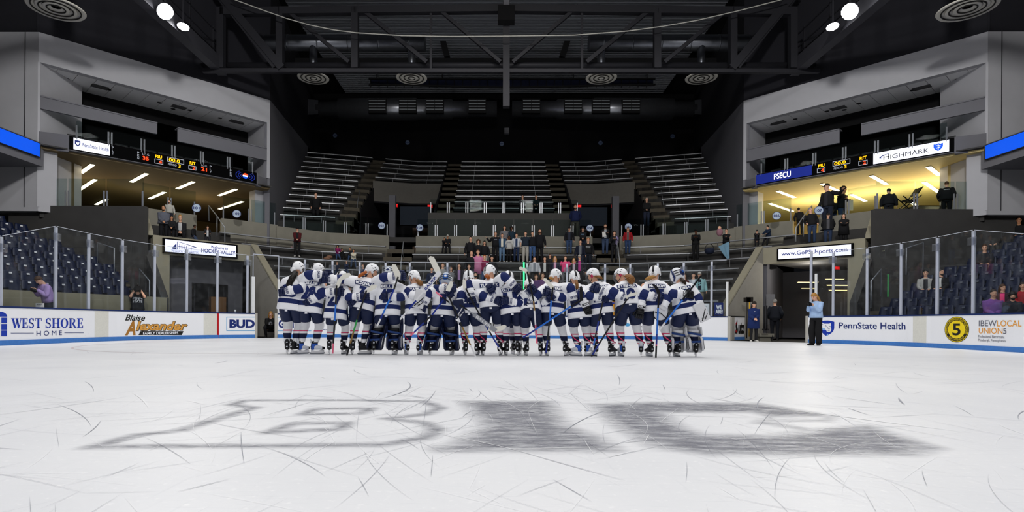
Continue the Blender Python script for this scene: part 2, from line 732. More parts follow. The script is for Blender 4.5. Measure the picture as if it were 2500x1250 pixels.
nt.links.new(nz.outputs['Fac'], ad.inputs[0])
nt.links.new(hz.outputs[0], ad.inputs[1])
lt = nt.nodes.new('ShaderNodeMath')
lt.operation = 'LESS_THAN'
nt.links.new(vo.outputs['Distance'], lt.inputs[0])
nt.links.new(ad.outputs[0], lt.inputs[1])
mx = nt.nodes.new('ShaderNodeMix')
mx.data_type = 'RGBA'
mx.inputs[6].default_value = (.86, .87, .90, 1)
mx.inputs[7].default_value = (.42, .42, .42, 1)
nt.links.new(lt.outputs[0], mx.inputs[0])
nt.links.new(mx.outputs[2], b.inputs['Base Color'])
NAVY = mat('cap_rail_navy', '14295c', .35)
KICK = mat('kick_plate_blue', '3f78c0', .45, var=.2, scale=14)
ALU = mat('aluminium', 'b9bdc6', .35, .75, var=.05)
POSTM = mat('post_aluminium', 'c4c9d6', .4, .35, var=.05)
GLASS = glass_mat('rink_glass', (.93, .95, .96), .75, haze=.012)
CLIP = glass_mat('clear_plastic', (.72, .74, .78), .9, haze=.15)
INKB = mat('ad_royal_blue', '1437a8', .4)
INKN = mat('ad_navy', '182a6e', .4)
INKK = mat('ad_black', '15130f', .4)
GOLD = mat('ad_gold', 'd69a45', .4, var=.25, scale=9)
GOLDD = mat('ad_bronze', 'a5702a', .4, var=.25, scale=9)
WHITE = mat('ad_white', 'eef0f4', .4)
LBLUE = mat('ad_light_blue', '4f9ed2', .4)
REDL = mat('ad_red', 'b01218', .4)
YEL = mat('ad_yellow', 'f2d516', .4)
ORG = mat('ad_orange', 'e69a1c', .4)
GREYT = mat('ad_grey', '5e5f6c', .4)

S_GL0, S_GL1 = s_at(622.5), s_at(678)          # the open gate in the left corner
S_GR0, S_GR1 = s_at(1776), s_at(1973)          # the wide opening in the right corner
S_END = 2 * L1 + 2 * ARC + L2


def srange(a, b, step=.45):
    n = max(1, int((b - a) / step))
    return [a + (b - a) * i / n for i in range(n + 1)]


def strip(mb, ss, z0, z1, o0, o1, m=0):
    mb.loft([[bpath(s, o0) + V((0, 0, z0)), bpath(s, o1) + V((0, 0, z0)), bpath(s, o1) + V((0, 0, z1)), bpath(s, o0) + V((0, 0, z1))] for s in ss], m, False)


def boards(label, a, b):
    root = empty('dasher_boards', bpath((a + b) / 2), label, 'boards')
    off = root.location.copy()
    kids = {}
    for nm, z0, z1, o0, o1, mt in (('board_panel', 0, BH - .045, -.11, 0, BW), ('cap_rail', BH - .045, BH, -.16, .012, NAVY), ('kick_plate', 0, .135, -.02, .012, KICK)):
        mb = MB()
        strip(mb, srange(a, b), z0, z1, o0, o1)
        kids[nm] = mb.obj(nm, mt, root)
        kids[nm].matrix_parent_inverse = Matrix.Translation(-off)
    return root, kids


def onboard(root):
    def f(o):
        o.parent = root
        o.matrix_parent_inverse = Matrix.Translation(-root.location)
        return o
    return f


B_L, kL = boards('white dasher boards with window firm and car dealer adverts, ending at the narrow gate', 0, S_GL0)
B_E, kE = boards('white dasher boards across the end of the rink behind the hockey team', S_GL1, S_GR0)
B_R, kR = boards('white dasher boards with the lion shield and the yellow number 5 circle', S_GR1, S_END)
for root, s, d in ((B_L, S_GL0, 1), (B_E, S_GL1, -1), (B_E, S_GR0, 1), (B_R, S_GR1, -1)):   # aluminium end frames at the openings
    mb = MB()
    strip(mb, [s, s + d * .11], 0, BH, -.12, -.02)
    onboard(root)(mb.obj('end_frame', mat('end_frame_alu', 'b7b4ac', .5, .3)))
# paler replacement panels
for root, x0, x1 in ((B_L, 231, 265), (B_L, 497, 530), (B_R, 2229, 2262)):
    mb = MB()
    strip(mb, srange(s_at(x0), s_at(x1), .3), .14, BH - .05, 0, .003)
    onboard(root)(mb.obj('filler_panel', mat('filler_panel', 'd9d8cf', .4, var=.1, scale=20)))


def ad_text(root, name, s, x0, y0, x1, y1, m, bold=.0, shear=0, cuts=10, off=.006, spacing=1.0):
    """string filling the photo box (x0,y0)-(x1,y1) of the boards, both corners measured on the board itself"""
    a, zt = buv(x0, y0)
    b, zb = buv(x1, y1)
    zb2 = (buv(x0, y0 + (y1 - y0))[1] + zb) / 2
    zt2 = (zt + buv(x1, y0)[1]) / 2
    return onboard(root)(lettering(name, s, bfn(off), a, zb2, b - a, zt2 - zb2, m, None, bold, cuts, shear, spacing))


def ad_poly(root, name, polys, mats, ms=None, off=.005, cuts=8):
    return onboard(root)(poly2d(name, [[buv(x, y) for x, y in p] for p in polys], bfn(off), mats, None, cuts, ms))


def rect(x0, y0, x1, y1):
    return [(x0, y0), (x1, y0), (x1, y1), (x0, y1)]


def fr(x0, y0, x1, y1, t):
    return [rect(x0, y0, x1, y0 + t), rect(x0, y1 - t, x1, y1), rect(x0, y0 + t, x0 + t, y1 - t), rect(x1 - t, y0 + t, x1, y1 - t)]


# window firm
# bold serif capitals drawn as polygons on a 10-unit grid
def serif(ch):
    bx = lambda x0, y0, x1, y1: [(x0, y0), (x1, y0), (x1, y1), (x0, y1)]
    arc = lambda cx, cy, rx, ry, a0, a1, t, n=10: ([(cx + rx * math.cos(math.radians(a0 + (a1 - a0) * i / n)), cy + ry * math.sin(math.radians(a0 + (a1 - a0) * i / n))) for i in range(n + 1)]
                                                   + [(cx + (rx - t) * math.cos(math.radians(a1 + (a0 - a1) * i / n)), cy + (ry - .8) * math.sin(math.radians(a1 + (a0 - a1) * i / n))) for i in range(n + 1)])
    return {
        'W': (12.5, [[(.9, 9.4), (3.3, 9.4), (5.2, 2.6), (4.4, 0), (3.7, 0)], [(4.4, 0), (5.1, 0), (7.4, 7.2), (6.8, 8.6)], [(5.6, 9.4), (7.9, 9.4), (9.5, 2.6), (8.8, 0), (8.1, 0)], [(8.8, 0), (9.4, 0), (12, 9.4), (11.2, 9.4)], bx(0, 9.3, 4, 10), bx(5, 9.3, 8.6, 10), bx(10, 9.3, 12.8, 10)]),
        'E': (8, [bx(1, 0, 3.2, 10), bx(0, 0, 7, .7), bx(0, 9.3, 6.8, 10), bx(3, 4.7, 5.4, 5.4), bx(6.3, 0, 7.2, 2.6), bx(6, 7.6, 6.8, 10), bx(4.8, 3.8, 5.5, 6.3)]),
        'S': (7.4, [arc(3.4, 7.3, 3.0, 2.9, 20, 270, 1.6), arc(3.4, 2.6, 3.1, 2.8, -160, 90, 1.6), [(2.2, 5.6), (4.0, 4.0), (5.4, 4.6), (3.4, 6.0)], bx(5.4, 7, 6.1, 10), bx(.3, 0, 1.0, 3.2)]),
        'T': (8.6, [bx(3.1, 0, 5.3, 10), bx(2.1, 0, 6.3, .7), bx(.2, 9.3, 8.2, 10), bx(.2, 7.4, .9, 10), bx(7.5, 7.4, 8.2, 10)]),
        'H': (10.6, [bx(1.1, 0, 3.3, 10), bx(6.8, 0, 9, 10), bx(3, 4.7, 7, 5.4), bx(0, 0, 4.4, .7), bx(0, 9.3, 4.4, 10), bx(5.7, 0, 10.1, .7), bx(5.7, 9.3, 10.1, 10)]),
        'O': (9.6, [arc(4.5, 5, 4.5, 5, 0, 360, 2.2, 24)]),
        'R': (9.6, [bx(1, 0, 3.2, 10), bx(0, 0, 4.3, .7), bx(0, 9.3, 4.5, 10), arc(4.3, 7.4, 3.4, 2.6, -90, 90, 2.0), [(3.6, 5), (5.6, 5), (9.2, 0), (6.9, 0)]]),
        ' ': (4, [])}[ch]


def serif_word(root, name, word, x0, y0, x1, y1, m):
    polys, pen = [], 0
    for ch in word:
        w, ps = serif(ch)
        polys += [[(pen + x, y) for x, y in p] for p in ps]
        pen += w
    k = (x1 - x0) / pen
    return ad_poly(root, name, [[(x0 + x * k, y1 - (y1 - y0) * y / 10) for x, y in p] for p in polys], m, cuts=14)


serif_word(B_L, 'advert_lettering', 'WEST SHORE', 27, 777, 204, 801, INKB)
ad_text(B_L, 'advert_lettering', 'H O M E', 89, 807.5, 151, 819, INKN, .0)
ad_poly(B_L, 'advert_print', [rect(26, 812.7, 82, 813.9), rect(157, 812, 204, 813.2)], INKN)
_wl = []
for (x0, x1) in ((-17, -1.5), (2.8, 16.8)):
    for (y0, y1) in ((775.5, 789), (791, 805), (807, 821)):
        _wl.append(rect(x0, y0, x1, y1))
_wl.append([(0 + 17 * math.cos(a), 773 - 12 * math.sin(a)) for a in [PI * i / 14 for i in range(15)]])
ad_poly(B_L, 'advert_window', _wl, INKB)
# car dealer
ad_text(B_L, 'advert_script', 'Blaise', 305, 768, 354, 783, INKK, .02, .35)
ad_text(B_L, 'advert_initial', 'A', 305, 783, 331, 818.5, GOLDD, .04, .3)
ad_text(B_L, 'advert_outline', 'lexander', 331, 784, 459, 808, INKK, .06, .25, off=.005)
ad_text(B_L, 'advert_lettering', 'lexander', 332, 785, 457, 806.5, GOLD, .03, .25, off=.008)
ad_poly(B_L, 'advert_bar', [[(338, 818), (343, 808.5), (448, 808.5), (444, 818)]], INKK)
ad_text(B_L, 'advert_lettering', 'FAMILY DEALERSHIPS', 349, 810, 435, 816.5, WHITE, .02, off=.008)
# goal line on the boards
mb = MB()
_sg = s_at(532)
strip(mb, [_sg - .035, _sg + .035], 0, BH - .045, .0, .014)
onboard(B_L)(mb.obj('goal_line', REDL))
# beer advert split by the open gate
ad_poly(B_L, 'advert_box', [rect(553, 773.5, 622, 775), rect(553, 806.5, 622, 808), rect(552.5, 773.5, 554.2, 808)], LBLUE)
ad_text(B_L, 'advert_lettering', 'BUD', 560, 780.3, 622, 801, INKN, .05)
ad_poly(B_E, 'advert_box', [rect(678, 774, 760, 775.4), rect(678, 807, 760, 808.4)], LBLUE)
ad_text(B_E, 'advert_lettering', 'GHT', 680, 780.5, 722, 801, INKN, .05)
ad_poly(B_E, 'advert_ring', [[(x, y) for x, y in disc(795, 791, 17, 24, 15)] + [(795 + 15.5 * math.cos(-2 * PI * i / 24), 791 + 13.5 * math.sin(-2 * PI * i / 24)) for i in range(25)] + [(812, 791)]], INKN)
ad_text(B_E, 'advert_lettering', 'PSU', 1190, 788, 1212, 797, INKK, .03)
ad_text(B_E, 'advert_lettering', 'PICK', 1546, 796, 1580, 808, INKK, .01)
ad_poly(B_E, 'advert_oval', [disc(1532, 793, 6, 20, 4)], LBLUE)


def lion_shield(fn_poly, root, x0, y0, x1, y1):
    """blue shield with a white lion's head"""
    P = lambda pts: [(x0 + (x1 - x0) * u, y0 + (y1 - y0) * v) for u, v in pts]
    sh = P([(0, .04), (.25, .005), (.5, 0), (.75, .02), (1, .08), (1, .5), (.93, .66), (.78, .8), (.6, .9), (.42, 1), (.2, .88), (.06, .74), (0, .6)])
    fn_poly(root, 'shield', [sh], INKB)
    head = P([(.02, .42), (.1, .13), (.2, .2), (.4, .2), (.62, .2), (.72, .16), (.76, .3), (.72, .42), (.78, .55), (.74, .68), (.6, .74), (.45, .72), (.38, .6), (.2, .5), (.04, .62)])
    fn_poly(root, 'lion_head', [head], WHITE, off=.009)
    fn_poly(root, 'lion_print', [P([(.04, .62), (.08, .46), (.3, .5), (.36, .62), (.22, .6)]), P([(.4, .96), (.5, .82), (.58, .9), (.45, .98)])], mat('ad_pale_blue', '8fb6e8', .4), off=.010)
    fn_poly(root, 'lion_print', [P([(.28, .36), (.36, .31), (.46, .38), (.36, .35)]), P([(.6, .38), (.7, .34), (.72, .38), (.64, .38)]), P([(.54, .52), (.68, .52), (.62, .57)]), P([(.5, .66), (.68, .62), (.68, .64), (.52, .68)]),
                                       P([(.1, .2), (.15, .22), (.13, .3)]), P([(.42, .38), (.46, .38), (.56, .52), (.53, .53)])], INKN, off=.012)


lion_shield(ad_poly, B_R, 2005, 782.5, 2037, 821)
ad_text(B_R, 'advert_lettering', 'PennState Health', 2048, 787, 2211, 803.5, INKN, .012)
ad_poly(B_R, 'union_disc', [disc(2336.5, 804.5, 30, 36, 31.5)], INKK)
ad_poly(B_R, 'union_disc', [disc(2336.5, 804.5, 28.8, 36, 30.2)], YEL, off=.008)
ad_poly(B_R, 'union_band', [disc(2336.5, 804.5, 27.4, 36, 28.8)], INKK, off=.010)
ad_poly(B_R, 'union_disc', [disc(2336.5, 804.5, 21, 36, 22)], YEL, off=.012)
ad_text(B_R, 'union_number', '5', 2326.5, 790, 2346.5, 819, INKK, .02, off=.015)


def ring_text(root, s, cx, cy, r, a0, a1, h, m, inside=False):
    vs, fs, asp = text_poly(s, .0)
    mid = math.radians((a0 + a1) / 2)
    pts = []
    for x, y in vs:
        a = math.radians(a0 + (a1 - a0) * x)
        rr = r + (1 - y if inside else y) * h - h / 2
        pts.append(buv(cx + rr * math.cos(a), cy - rr * 1.05 * math.sin(a)))
    return onboard(root)(shape2d('union_lettering', pts, fs, bfn(.015), m))


ring_text(B_R, 'INTERNATIONAL BROTHERHOOD OF ELECTRICAL WORKERS', 2336.5, 804.5, 24.3, 205, -25, 4.4, YEL)
ring_text(B_R, 'LOCAL 5 PITTSBURGH, PA', 2336.5, 804.5, 24.3, 222, 318, 4.4, YEL, True)
ad_text(B_R, 'union_lettering', 'IBEW', 2390, 782, 2433.5, 796.5, GREYT, .0)
ad_text(B_R, 'union_lettering', 'LOCAL', 2434.5, 782, 2494.5, 797, ORG, .0)
ad_text(B_R, 'union_lettering', 'UNION', 2390, 800.5, 2448, 814.5, ORG, .0)
ad_text(B_R, 'union_lettering', '5', 2449.5, 801.5, 2458, 815, GREYT, .0)
ad_text(B_R, 'union_lettering', 'Professional Electricians', 2389, 818.5, 2453, 825.5, GREYT, .0)
ad_text(B_R, 'union_lettering', 'Pittsburgh, Pennsylvania', 2389, 828, 2456, 836, GREYT, .0)

# the open gate door with the snack advert, swung outwards
_h0, _h1 = bpath(S_GR0 + .1, -.08), at(1818, 800, 25.25)
_h1.z = 0
dr = empty('gate_door', (_h0 + _h1) / 2, 'white gate door with utz lettering standing open in the corner of the boards', 'door')
_dd = (_h1 - _h0)
_dl = _dd.length
_dd.normalize()
_dn = V((-_dd.y, _dd.x, 0))
if _dn.dot(EYE - _h0) < 0:
    _dn = -_dn
dfn = lambda off: (lambda u, v: _h0 + _dd * (u * _dl) + _dn * off + V((0, 0, v)))


def dpart(nm, u0, u1, z0, z1, o0, o1, mt):
    f0, f1 = dfn(o0), dfn(o1)
    o = MB().hexa([f0(u0, z0), f0(u1, z0), f1(u1, z0), f1(u0, z0)], [f0(u0, z1), f0(u1, z1), f1(u1, z1), f1(u0, z1)]).obj(nm, mt)
    return onboard(dr)(o)


dpart('door_panel', 0, 1, .02, BH - .03, -.1, 0, BW)
dpart('cap_rail', 0, 1, BH - .03, BH + .02, -.12, .01, mat('door_cap', '1d2026', .4))
dpart('kick_plate', .28, 1, .02, .15, 0, .012, KICK)
dpart('hinge_post', 0, .2, .02, BH - .03, 0, .05, mat('end_frame_alu', 'b7b4ac', .5, .3))
onboard(dr)(lettering('advert_lettering', 'utz', dfn(.014), .53, .28, .42, .5, INKK, None, .05))
onboard(dr)(poly2d('advert_figure', [[(.3, .3), (.36, .5), (.33, .62), (.44, .9), (.46, .82), (.44, .6), (.5, .45), (.46, .3)]], dfn(.014), INKK))
onboard(dr)(poly2d('advert_bow', [[(.3, .36), (.42, .32), (.44, .42), (.34, .46)], [(.33, .66), (.41, .72), (.4, .8), (.34, .74)]], dfn(.016), REDL))

# ---- posts and panes of the rink glass
GT = 3.36
left_posts = [8, 141, 221, 302, 380, 458, 532, 605]
end_posts = [681, 744, 811, 877, 940, 999, 1091, 1188, 1286, 1384, 1477, 1538, 1605, 1668, 1736, 1774]
right_posts = [1977, 2031, 2113, 2195, 2282, 2369]


def glass_post(s, z1, label, wide=.085, clip=True, bright=False):
    p = bpath(s, -.075)
    root = empty('glass_post', p + V((0, 0, BH)), label, 'post', 'posts of the rink glass')
    t = (bpath(s + .01) - bpath(s - .01)).normalized()
    n = V((t.y, -t.x, 0))
    mb = MB()
    R = Matrix((t, -n, V((0, 0, 1)))).transposed().to_4x4()
    mb.box((0, 0, (z1 - BH) / 2), (wide, .05, z1 - BH), 0, R)
    mb.box(tuple(n * .03 + V((0, 0, (z1 - BH) / 2 - .05))), (wide * .45, .02, z1 - BH - .1), 0, R)
    mb.obj('upright', POSTM if not bright else mat('gate_post_alu', 'e3e5e6', .4, .2), root)
    if clip:
        MB().box(tuple(n * .045 + V((0, 0, z1 - BH - .28))), (.3, .012, .22), 0, R).obj('clip_plate', CLIP, root)
    return root


def pane(s0, s1, za, zb, label):
    root = bpath((s0 + s1) / 2, -.075)
    mb = MB()
    ss = srange(s0 + .03, s1 - .03, .5)
    rings = []
    for s in ss:
        k = (s - s0) / (s1 - s0)
        z = za + (zb - za) * k
        rings.append([bpath(s, -.081) + V((0, 0, BH)), bpath(s, -.069) + V((0, 0, BH)), bpath(s, -.069) + V((0, 0, z)), bpath(s, -.081) + V((0, 0, z))])
    mb.loft(rings, 0, False)
    o = mb.obj('rink_glass', GLASS)
    tag(o, label, 'glass', 'rink glass panes')
    e = MB()                                    # polished top edge catches the light
    for i in range(len(ss) - 1):
        e.beam(rings[i][2] + V((0, 0, .004)), rings[i + 1][2] + V((0, 0, .004)), .014, .012)
    e.obj('top_edge', mat('glass_edge', 'c9ced8', .2), o)
    return o


_sl = [s_at(x) for x in left_posts]
_sr = [s_at(x) for x in right_posts]
_se = [s_at(x) for x in end_posts]
for i, s in enumerate(_sl):
    glass_post(s, 2.78 if i == 0 else GT - .03, f'aluminium glass post on the window-firm and dealer boards, {ordw(i)} from the near end')
for i in range(len(_sl) - 1):
    pane(_sl[i], _sl[i + 1], 2.80 if i == 0 else GT, GT, ('tapered clear pane' if i == 0 else f'clear rink pane') + f' above the window-firm and dealer boards, {ordw(i)} from the near end')
pane(_sl[0] - 2.4, _sl[0], 2.8, 2.8, 'lower clear pane above the arched blue window advert')
pane(_sl[-1], S_GL0, GT, GT, 'narrow clear pane beside the narrow open gate')
for i, s in enumerate(_se):
    glass_post(s, (GT - .03) if 0 < i < len(_se) - 1 else 2.45, f'aluminium glass post behind the team, {ordw(i)} from the narrow gate', clip=0 < i < len(_se) - 1, bright=i in (0, len(_se) - 1))
for i in range(len(_se) - 1):
    pane(_se[i], _se[i + 1], GT, GT, f'clear rink pane behind the team, {ordw(i)} from the narrow gate')
for i, s in enumerate(_sr):
    glass_post(s, GT - .03 if i else GT + .1, f'aluminium glass post on the lion shield boards, {ordw(i)} from the wide opening', clip=i > 0)
for i in range(len(_sr) - 1):
    pane(_sr[i], _sr[i + 1], GT, GT, f'clear rink pane above the lion shield boards, {ordw(i)} from the wide opening')
pane(_sr[-1], _sr[-1] + 2.6, GT, 2.78, 'tapered clear pane above the grey and orange union lettering')
glass_post(_sr[-1] + 2.65, 2.78, 'short aluminium glass post past the union lettering')
glass_post(S_GL0 - .06, 2.5, 'thick bright gate post at the end of the beer advert boards', .13, False, True)
glass_post(S_GR1 + .25, 2.6, 'slim aluminium post beside the fair-haired photographer', .09, False, True)
# frame bar over the narrow gate
mb = MB()
_a, _b2 = bpath(S_GL0 - .06, -.075), bpath(S_GL1 + .05, -.075)
mb.beam(_a + V((0, 0, 2.5)), _a + V((0, 0, 3.42)), .03, .03)
mb.beam(_b2 + V((0, 0, 2.45)), _b2 + V((0, 0, 3.42)), .03, .03)
mb.beam(_a + V((0, 0, 3.42)), _b2 + V((0, 0, 3.42)), .03, .03)
tag(mb.obj('gate_frame', POSTM), 'thin white metal frame bridging the top of the narrow gate', 'frame')
# ================================================================== THE BUILDING
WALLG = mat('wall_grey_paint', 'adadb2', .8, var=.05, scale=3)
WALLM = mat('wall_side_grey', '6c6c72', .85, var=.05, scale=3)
DARKW = mat('wall_black_paint', '1d1d23', .9, var=.1)
BLACKW = mat('wall_matt_black', '0b0b0d', .95)
CONC = mat('concrete', '827f74', .85, var=.14, scale=2.5, bump=.15)
CONCD = mat('concrete_dark', '3d3c3b', .9, var=.2, scale=2.0, bump=.15)
CONCP = mat('concrete_pale', '8f8a78', .85, var=.1, scale=3)
STEEL = mat('black_steel', '2a2a2f', .55, .3)
DUCT = mat('galvanised_duct', '70737a', .36, .9, var=.15, scale=5)
SOFF = mat('soffit_tile', 'dcdcde', .8, var=.05)
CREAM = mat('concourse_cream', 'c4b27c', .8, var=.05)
DIM_CREAM = mat('concourse_dim', '6a5c42', .8, var=.08)  # darkened copy of the cream: the dimmer left concourse put into the colour
STRIP = mat('light_strip_glow', 'fff0cc', .5, emit=9.0, ecol='ffeec4')
RAILG = glass_mat('guard_glass', (.80, .86, .86), .1)
RAILP = mat('rail_post', 'a9adb2', .4, .6)
SIDE = ('left', 'right')


def S(s, Y, Z, sg):
    return V((CX + sg * s, Y, Z))


def hexs(mb, pts, z0, z1, sg, m=0):
    """upright block over a quadrilateral given as (s, Y) corners"""
    return mb.hexa([S(a, b, z0, sg) for a, b in pts], [S(a, b, z1, sg) for a, b in pts], m)


def wallseg(mb, a, b, z0, z1, t, sg, m=0, zb0=None, zb1=None):
    """wall panel from (s,Y) a to b; thickness t away from the rink; zb0/zb1: bottom/top heights at b"""
    d = V((b[0] - a[0], b[1] - a[1])).normalized()
    n = V((d.y, -d.x))
    if n.x * 1 + n.y * 1 < 0:
        n = -n
    q = [a, b, (b[0] + n.x * t, b[1] + n.y * t), (a[0] + n.x * t, a[1] + n.y * t)]
    zb0 = z0 if zb0 is None else zb0
    zb1 = z1 if zb1 is None else zb1
    lo, hi = [z0, zb0, zb0, z0], [z1, zb1, zb1, z1]
    return mb.hexa([S(*p, z, sg) for p, z in zip(q, lo)], [S(*p, z, sg) for p, z in zip(q, hi)], m)


P1, P2 = V((18.2, 22.24)), V((11.88, 29.11))
UL = (P2 - P1).length
UD = (P2 - P1) / UL
ND = V((-.736, -.677))                       # towards the rink, in (s, Y)


def C(u, n, z, sg):
    p = P1 + UD * u + ND * n
    return S(p.x, p.y, z, sg)


def cbox(mb, u0, u1, n0, n1, z0, z1, sg, m=0):
    return mb.hexa([C(u, n, z0, sg) for u, n in ((u0, n0), (u1, n0), (u1, n1), (u0, n1))], [C(u, n, z1, sg) for u, n in ((u0, n0), (u1, n0), (u1, n1), (u0, n1))], m)


def struct(mb, name, m):
    return mb.obj(name, m, kind='structure')


CEIL = 18.0
for sg in (-1, 1):
    sd = SIDE[(sg + 1) // 2]
    nm = f'on the {"window-firm" if sg < 0 else "lion shield"} side'
    # corner block with the loge balcony
    mb = MB()
    cbox(mb, 0, UL, -.3, 0, 10.69, 11.85, sg)                                  # fascia
    cbox(mb, 9.18, UL, -2.2, 0, 7.9, 10.69, sg)                                # far jamb
    cbox(mb, -.02, .06, -2.4, 0, 5.07, 10.69, sg)                              # near jamb edge
    struct(mb, f'wall_corner_{sd}', WALLG)
    mb = MB()
    mb.hexa([S(18.2, 22.24, 4.9, sg), S(27, 22.24, 4.9, sg), S(27, 24.6, 4.9, sg), S(18.2, 24.6, 4.9, sg)],
            [S(18.2, 22.24, 11.85, sg), S(27, 22.24, 11.85, sg), S(27, 24.6, 11.85, sg), S(18.2, 24.6, 11.85, sg)])
    o = struct(mb, f'wall_pier_{sd}', WALLG)
    mb = MB()
    mb.box(tuple(S(18.72, 22.23, 8.5, sg)), (.02, .02, 6.9))
    struct(mb, f'trim_joint_{sd}', mat('joint_dark', '2c2c30', .9))
    mb = MB()
    cbox(mb, .0, .62, -.8, -.02, 4.9, 7.3, sg)
    struct(mb, f'wall_pillar_near_{sd}', WALLG)
    mb = MB()
    cbox(mb, 8.75, 9.25, -1.0, -.35, 4.9, 7.3, sg)
    struct(mb, f'wall_pillar_far_{sd}', WALLG)
    # dark upper walls
    mb = MB()
    cbox(mb, -.05, UL, -.3, -.02, 11.85, CEIL, sg)
    mb.hexa([S(18.2, 22.26, 11.85, sg), S(27, 22.26, 11.85, sg), S(27, 22.6, 11.85, sg), S(18.2, 22.6, 11.85, sg)],
            [S(18.2, 22.26, CEIL, sg), S(27, 22.26, CEIL, sg), S(27, 22.6, CEIL, sg), S(18.2, 22.6, CEIL, sg)])
    struct(mb, f'wall_upper_{sd}', DARKW)
    mb = MB()
    wallseg(mb, (11.88, 29.11), (13.9, 41.0), 4, 11.85, .3, sg, zb1=13.15)
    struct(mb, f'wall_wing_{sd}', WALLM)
    mb = MB()
    wallseg(mb, (11.89, 29.11), (14.6, 45.0), 11.85, CEIL, .3, sg, zb0=13.6)
    struct(mb, f'wall_wing_upper_{sd}', DARKW)
    # loge ceiling, floor and back
    mb = MB()
    for i in range(14):
        u0, u1 = UL * i / 14, UL * (i + 1) / 14 - .02
        cbox(mb, u0, u1, -2.25, -.3, 10.69, 10.72, sg)
    struct(mb, f'ceiling_loge_{sd}', SOFF)
    mb = MB()
    cbox(mb, 0, UL, -4.2, -.3, 10.73, 10.9, sg)
    cbox(mb, .05, 9.2, -4.3, -4.1, 7.3, 10.7, sg)
    cbox(mb, .05, 9.2, -2.3, -2.22, 10.1, 10.72, sg)
    struct(mb, f'wall_loge_back_{sd}', BLACKW)
    mb = MB()
    cbox(mb, .05, 9.2, -4.2, .5, 7.37, 7.42, sg)
    struct(mb, f'floor_loge_{sd}', CONCD)
    mb = MB()                                                                    # ribbon fascia return to the wall
    mb.prism([C(.02, 0, 7.3, sg), C(.02, 0, 8.0, sg), C(.9, .52, 7.95, sg), C(.9, .52, 7.3, sg)], C(.02, -.2, 0, sg) - C(.02, 0, 0, sg))
    mb.prism([C(9.2, 0, 7.3, sg), C(9.2, 0, 7.85, sg), C(8.45, .52, 7.8, sg), C(8.45, .52, 7.3, sg)], C(.02, -.2, 0, sg) - C(.02, 0, 0, sg))
    cbox(mb, .85, 8.5, .3, .5, 7.36, 7.93, sg)
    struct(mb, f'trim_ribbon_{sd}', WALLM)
    for u0, u1, lb in ((.06, 4.18, 'near'), (5.03, 9.17, 'far')):
        mb = MB()
        cbox(mb, u0, u1, -.12, 0, 8.9 if lb == 'near' else 8.78, 9.36, sg)
        cbox(mb, u0, u1, -.4, .03, 9.36, 9.41, sg)
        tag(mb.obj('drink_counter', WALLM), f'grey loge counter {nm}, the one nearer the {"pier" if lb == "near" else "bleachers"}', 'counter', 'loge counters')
    for i, u in enumerate((1.1, 2.6, 4.6, 5.3, 5.9, 7.3, 8.4)):                # downlights and vents
        p = C(u, -1.1 if i != 3 else -1.5, 10.685, sg)
        mb = MB()
        mb.lathe(tuple(p), [(.1, 0), (.1, -.012), (.07, -.012), (.065, 0)], 14)
        o = mb.obj('downlight', mat('downlight_ring', '3a3a3c', .5))
        tag(o, f'small dark downlight in the loge soffit {nm}, {ordw(i)} from the pier', 'light', 'loge downlights')
    for i, u in enumerate((1.95, 5.1, 7.75)):
        mb = MB()
        cbox(mb, u, u + .62, -1.25, -.85, 10.675, 10.69, sg)
        for q in range(5):
            cbox(mb, u + .02, u + .6, -1.22 + q * .075, -1.19 + q * .075, 10.665, 10.676, sg)
        tag(mb.obj('ceiling_vent', mat('vent_grey', '4a4a4c', .6)), f'rectangular air vent in the loge soffit {nm}, {ordw(i)} from the pier', 'vent', 'loge vents')
    # concourse behind the corner
    mb = MB()
    CONP = [(-1, .3), (9.2, .3), (9.25, -.1), (11.6, -3.3), (12.4, -5), (12.4, -12), (-1, -12)]
    mb.prism([C(u, n, 7.28, sg) for u, n in CONP], (0, 0, .08))
    struct(mb, f'ceiling_concourse_{sd}', CREAM if sg > 0 else DIM_CREAM)
    mb = MB()
    cbox(mb, -1, 12.5, -12.3, -12, 4.9, 7.3, sg)
    cbox(mb, 1.25, 1.4, -12, -1.2, 4.9, 7.3, sg)
    cbox(mb, 12.4, 12.6, -12, -5, 4.9, 7.3, sg)
    struct(mb, f'wall_concourse_{sd}', CREAM if sg > 0 else DIM_CREAM)
    mb = MB()
    mb.prism([C(u, n, 4.7, sg) for u, n in [(.1, -.2), (9.2, -.2)] + CONP[3:-1] + [(.1, -12)]], (0, 0, .2))
    struct(mb, f'floor_concourse_{sd}', CONCD)
    k = 0
    for u, n0, n1 in ((1.97, -.8, -2.86), (4.0, -.76, -3.1), (5.98, -.77, -2.95), (8.0, -.82, -2.97), (2.72, -3.76, -7.0), (5.8, -4.2, -6.6), (9.5, -3.5, -6.7), (4.26, -8.5, -10.7)):
        mb = MB()
        cbox(mb, u - .1, u + .1, n1, n0, 7.255, 7.279, sg)
        root = mb.obj('light_strip', mat('strip_housing', 'd8d0b8', .5))
        tag(root, f'long glowing concourse ceiling strip {nm}, {ordw(k)} from the pier', 'light', 'concourse light strips')
        mb = MB()
        cbox(mb, u - .085, u + .085, n1 + .03, n0 - .03, 7.243, 7.255, sg)
        mb.obj('diffuser', STRIP, root)
        k += 1
    # the light those strips give (right concourse fully lit, left one dimmed)
    for u in (2.5, 5, 7.5):
        p = C(u, -4.5, 7.1, sg)
        l = bpy.data.lights.new('concourse_lamp', 'POINT')
        l.energy, l.shadow_soft_size, l.color = (320 if sg > 0 else 62), .5, (1, .85, .52) if sg > 0 else (1, .8, .5)
        o = bpy.data.objects.new('concourse_lamp', l)
        COL.objects.link(o)
        o.location = p - V((0, 0, 1.2))
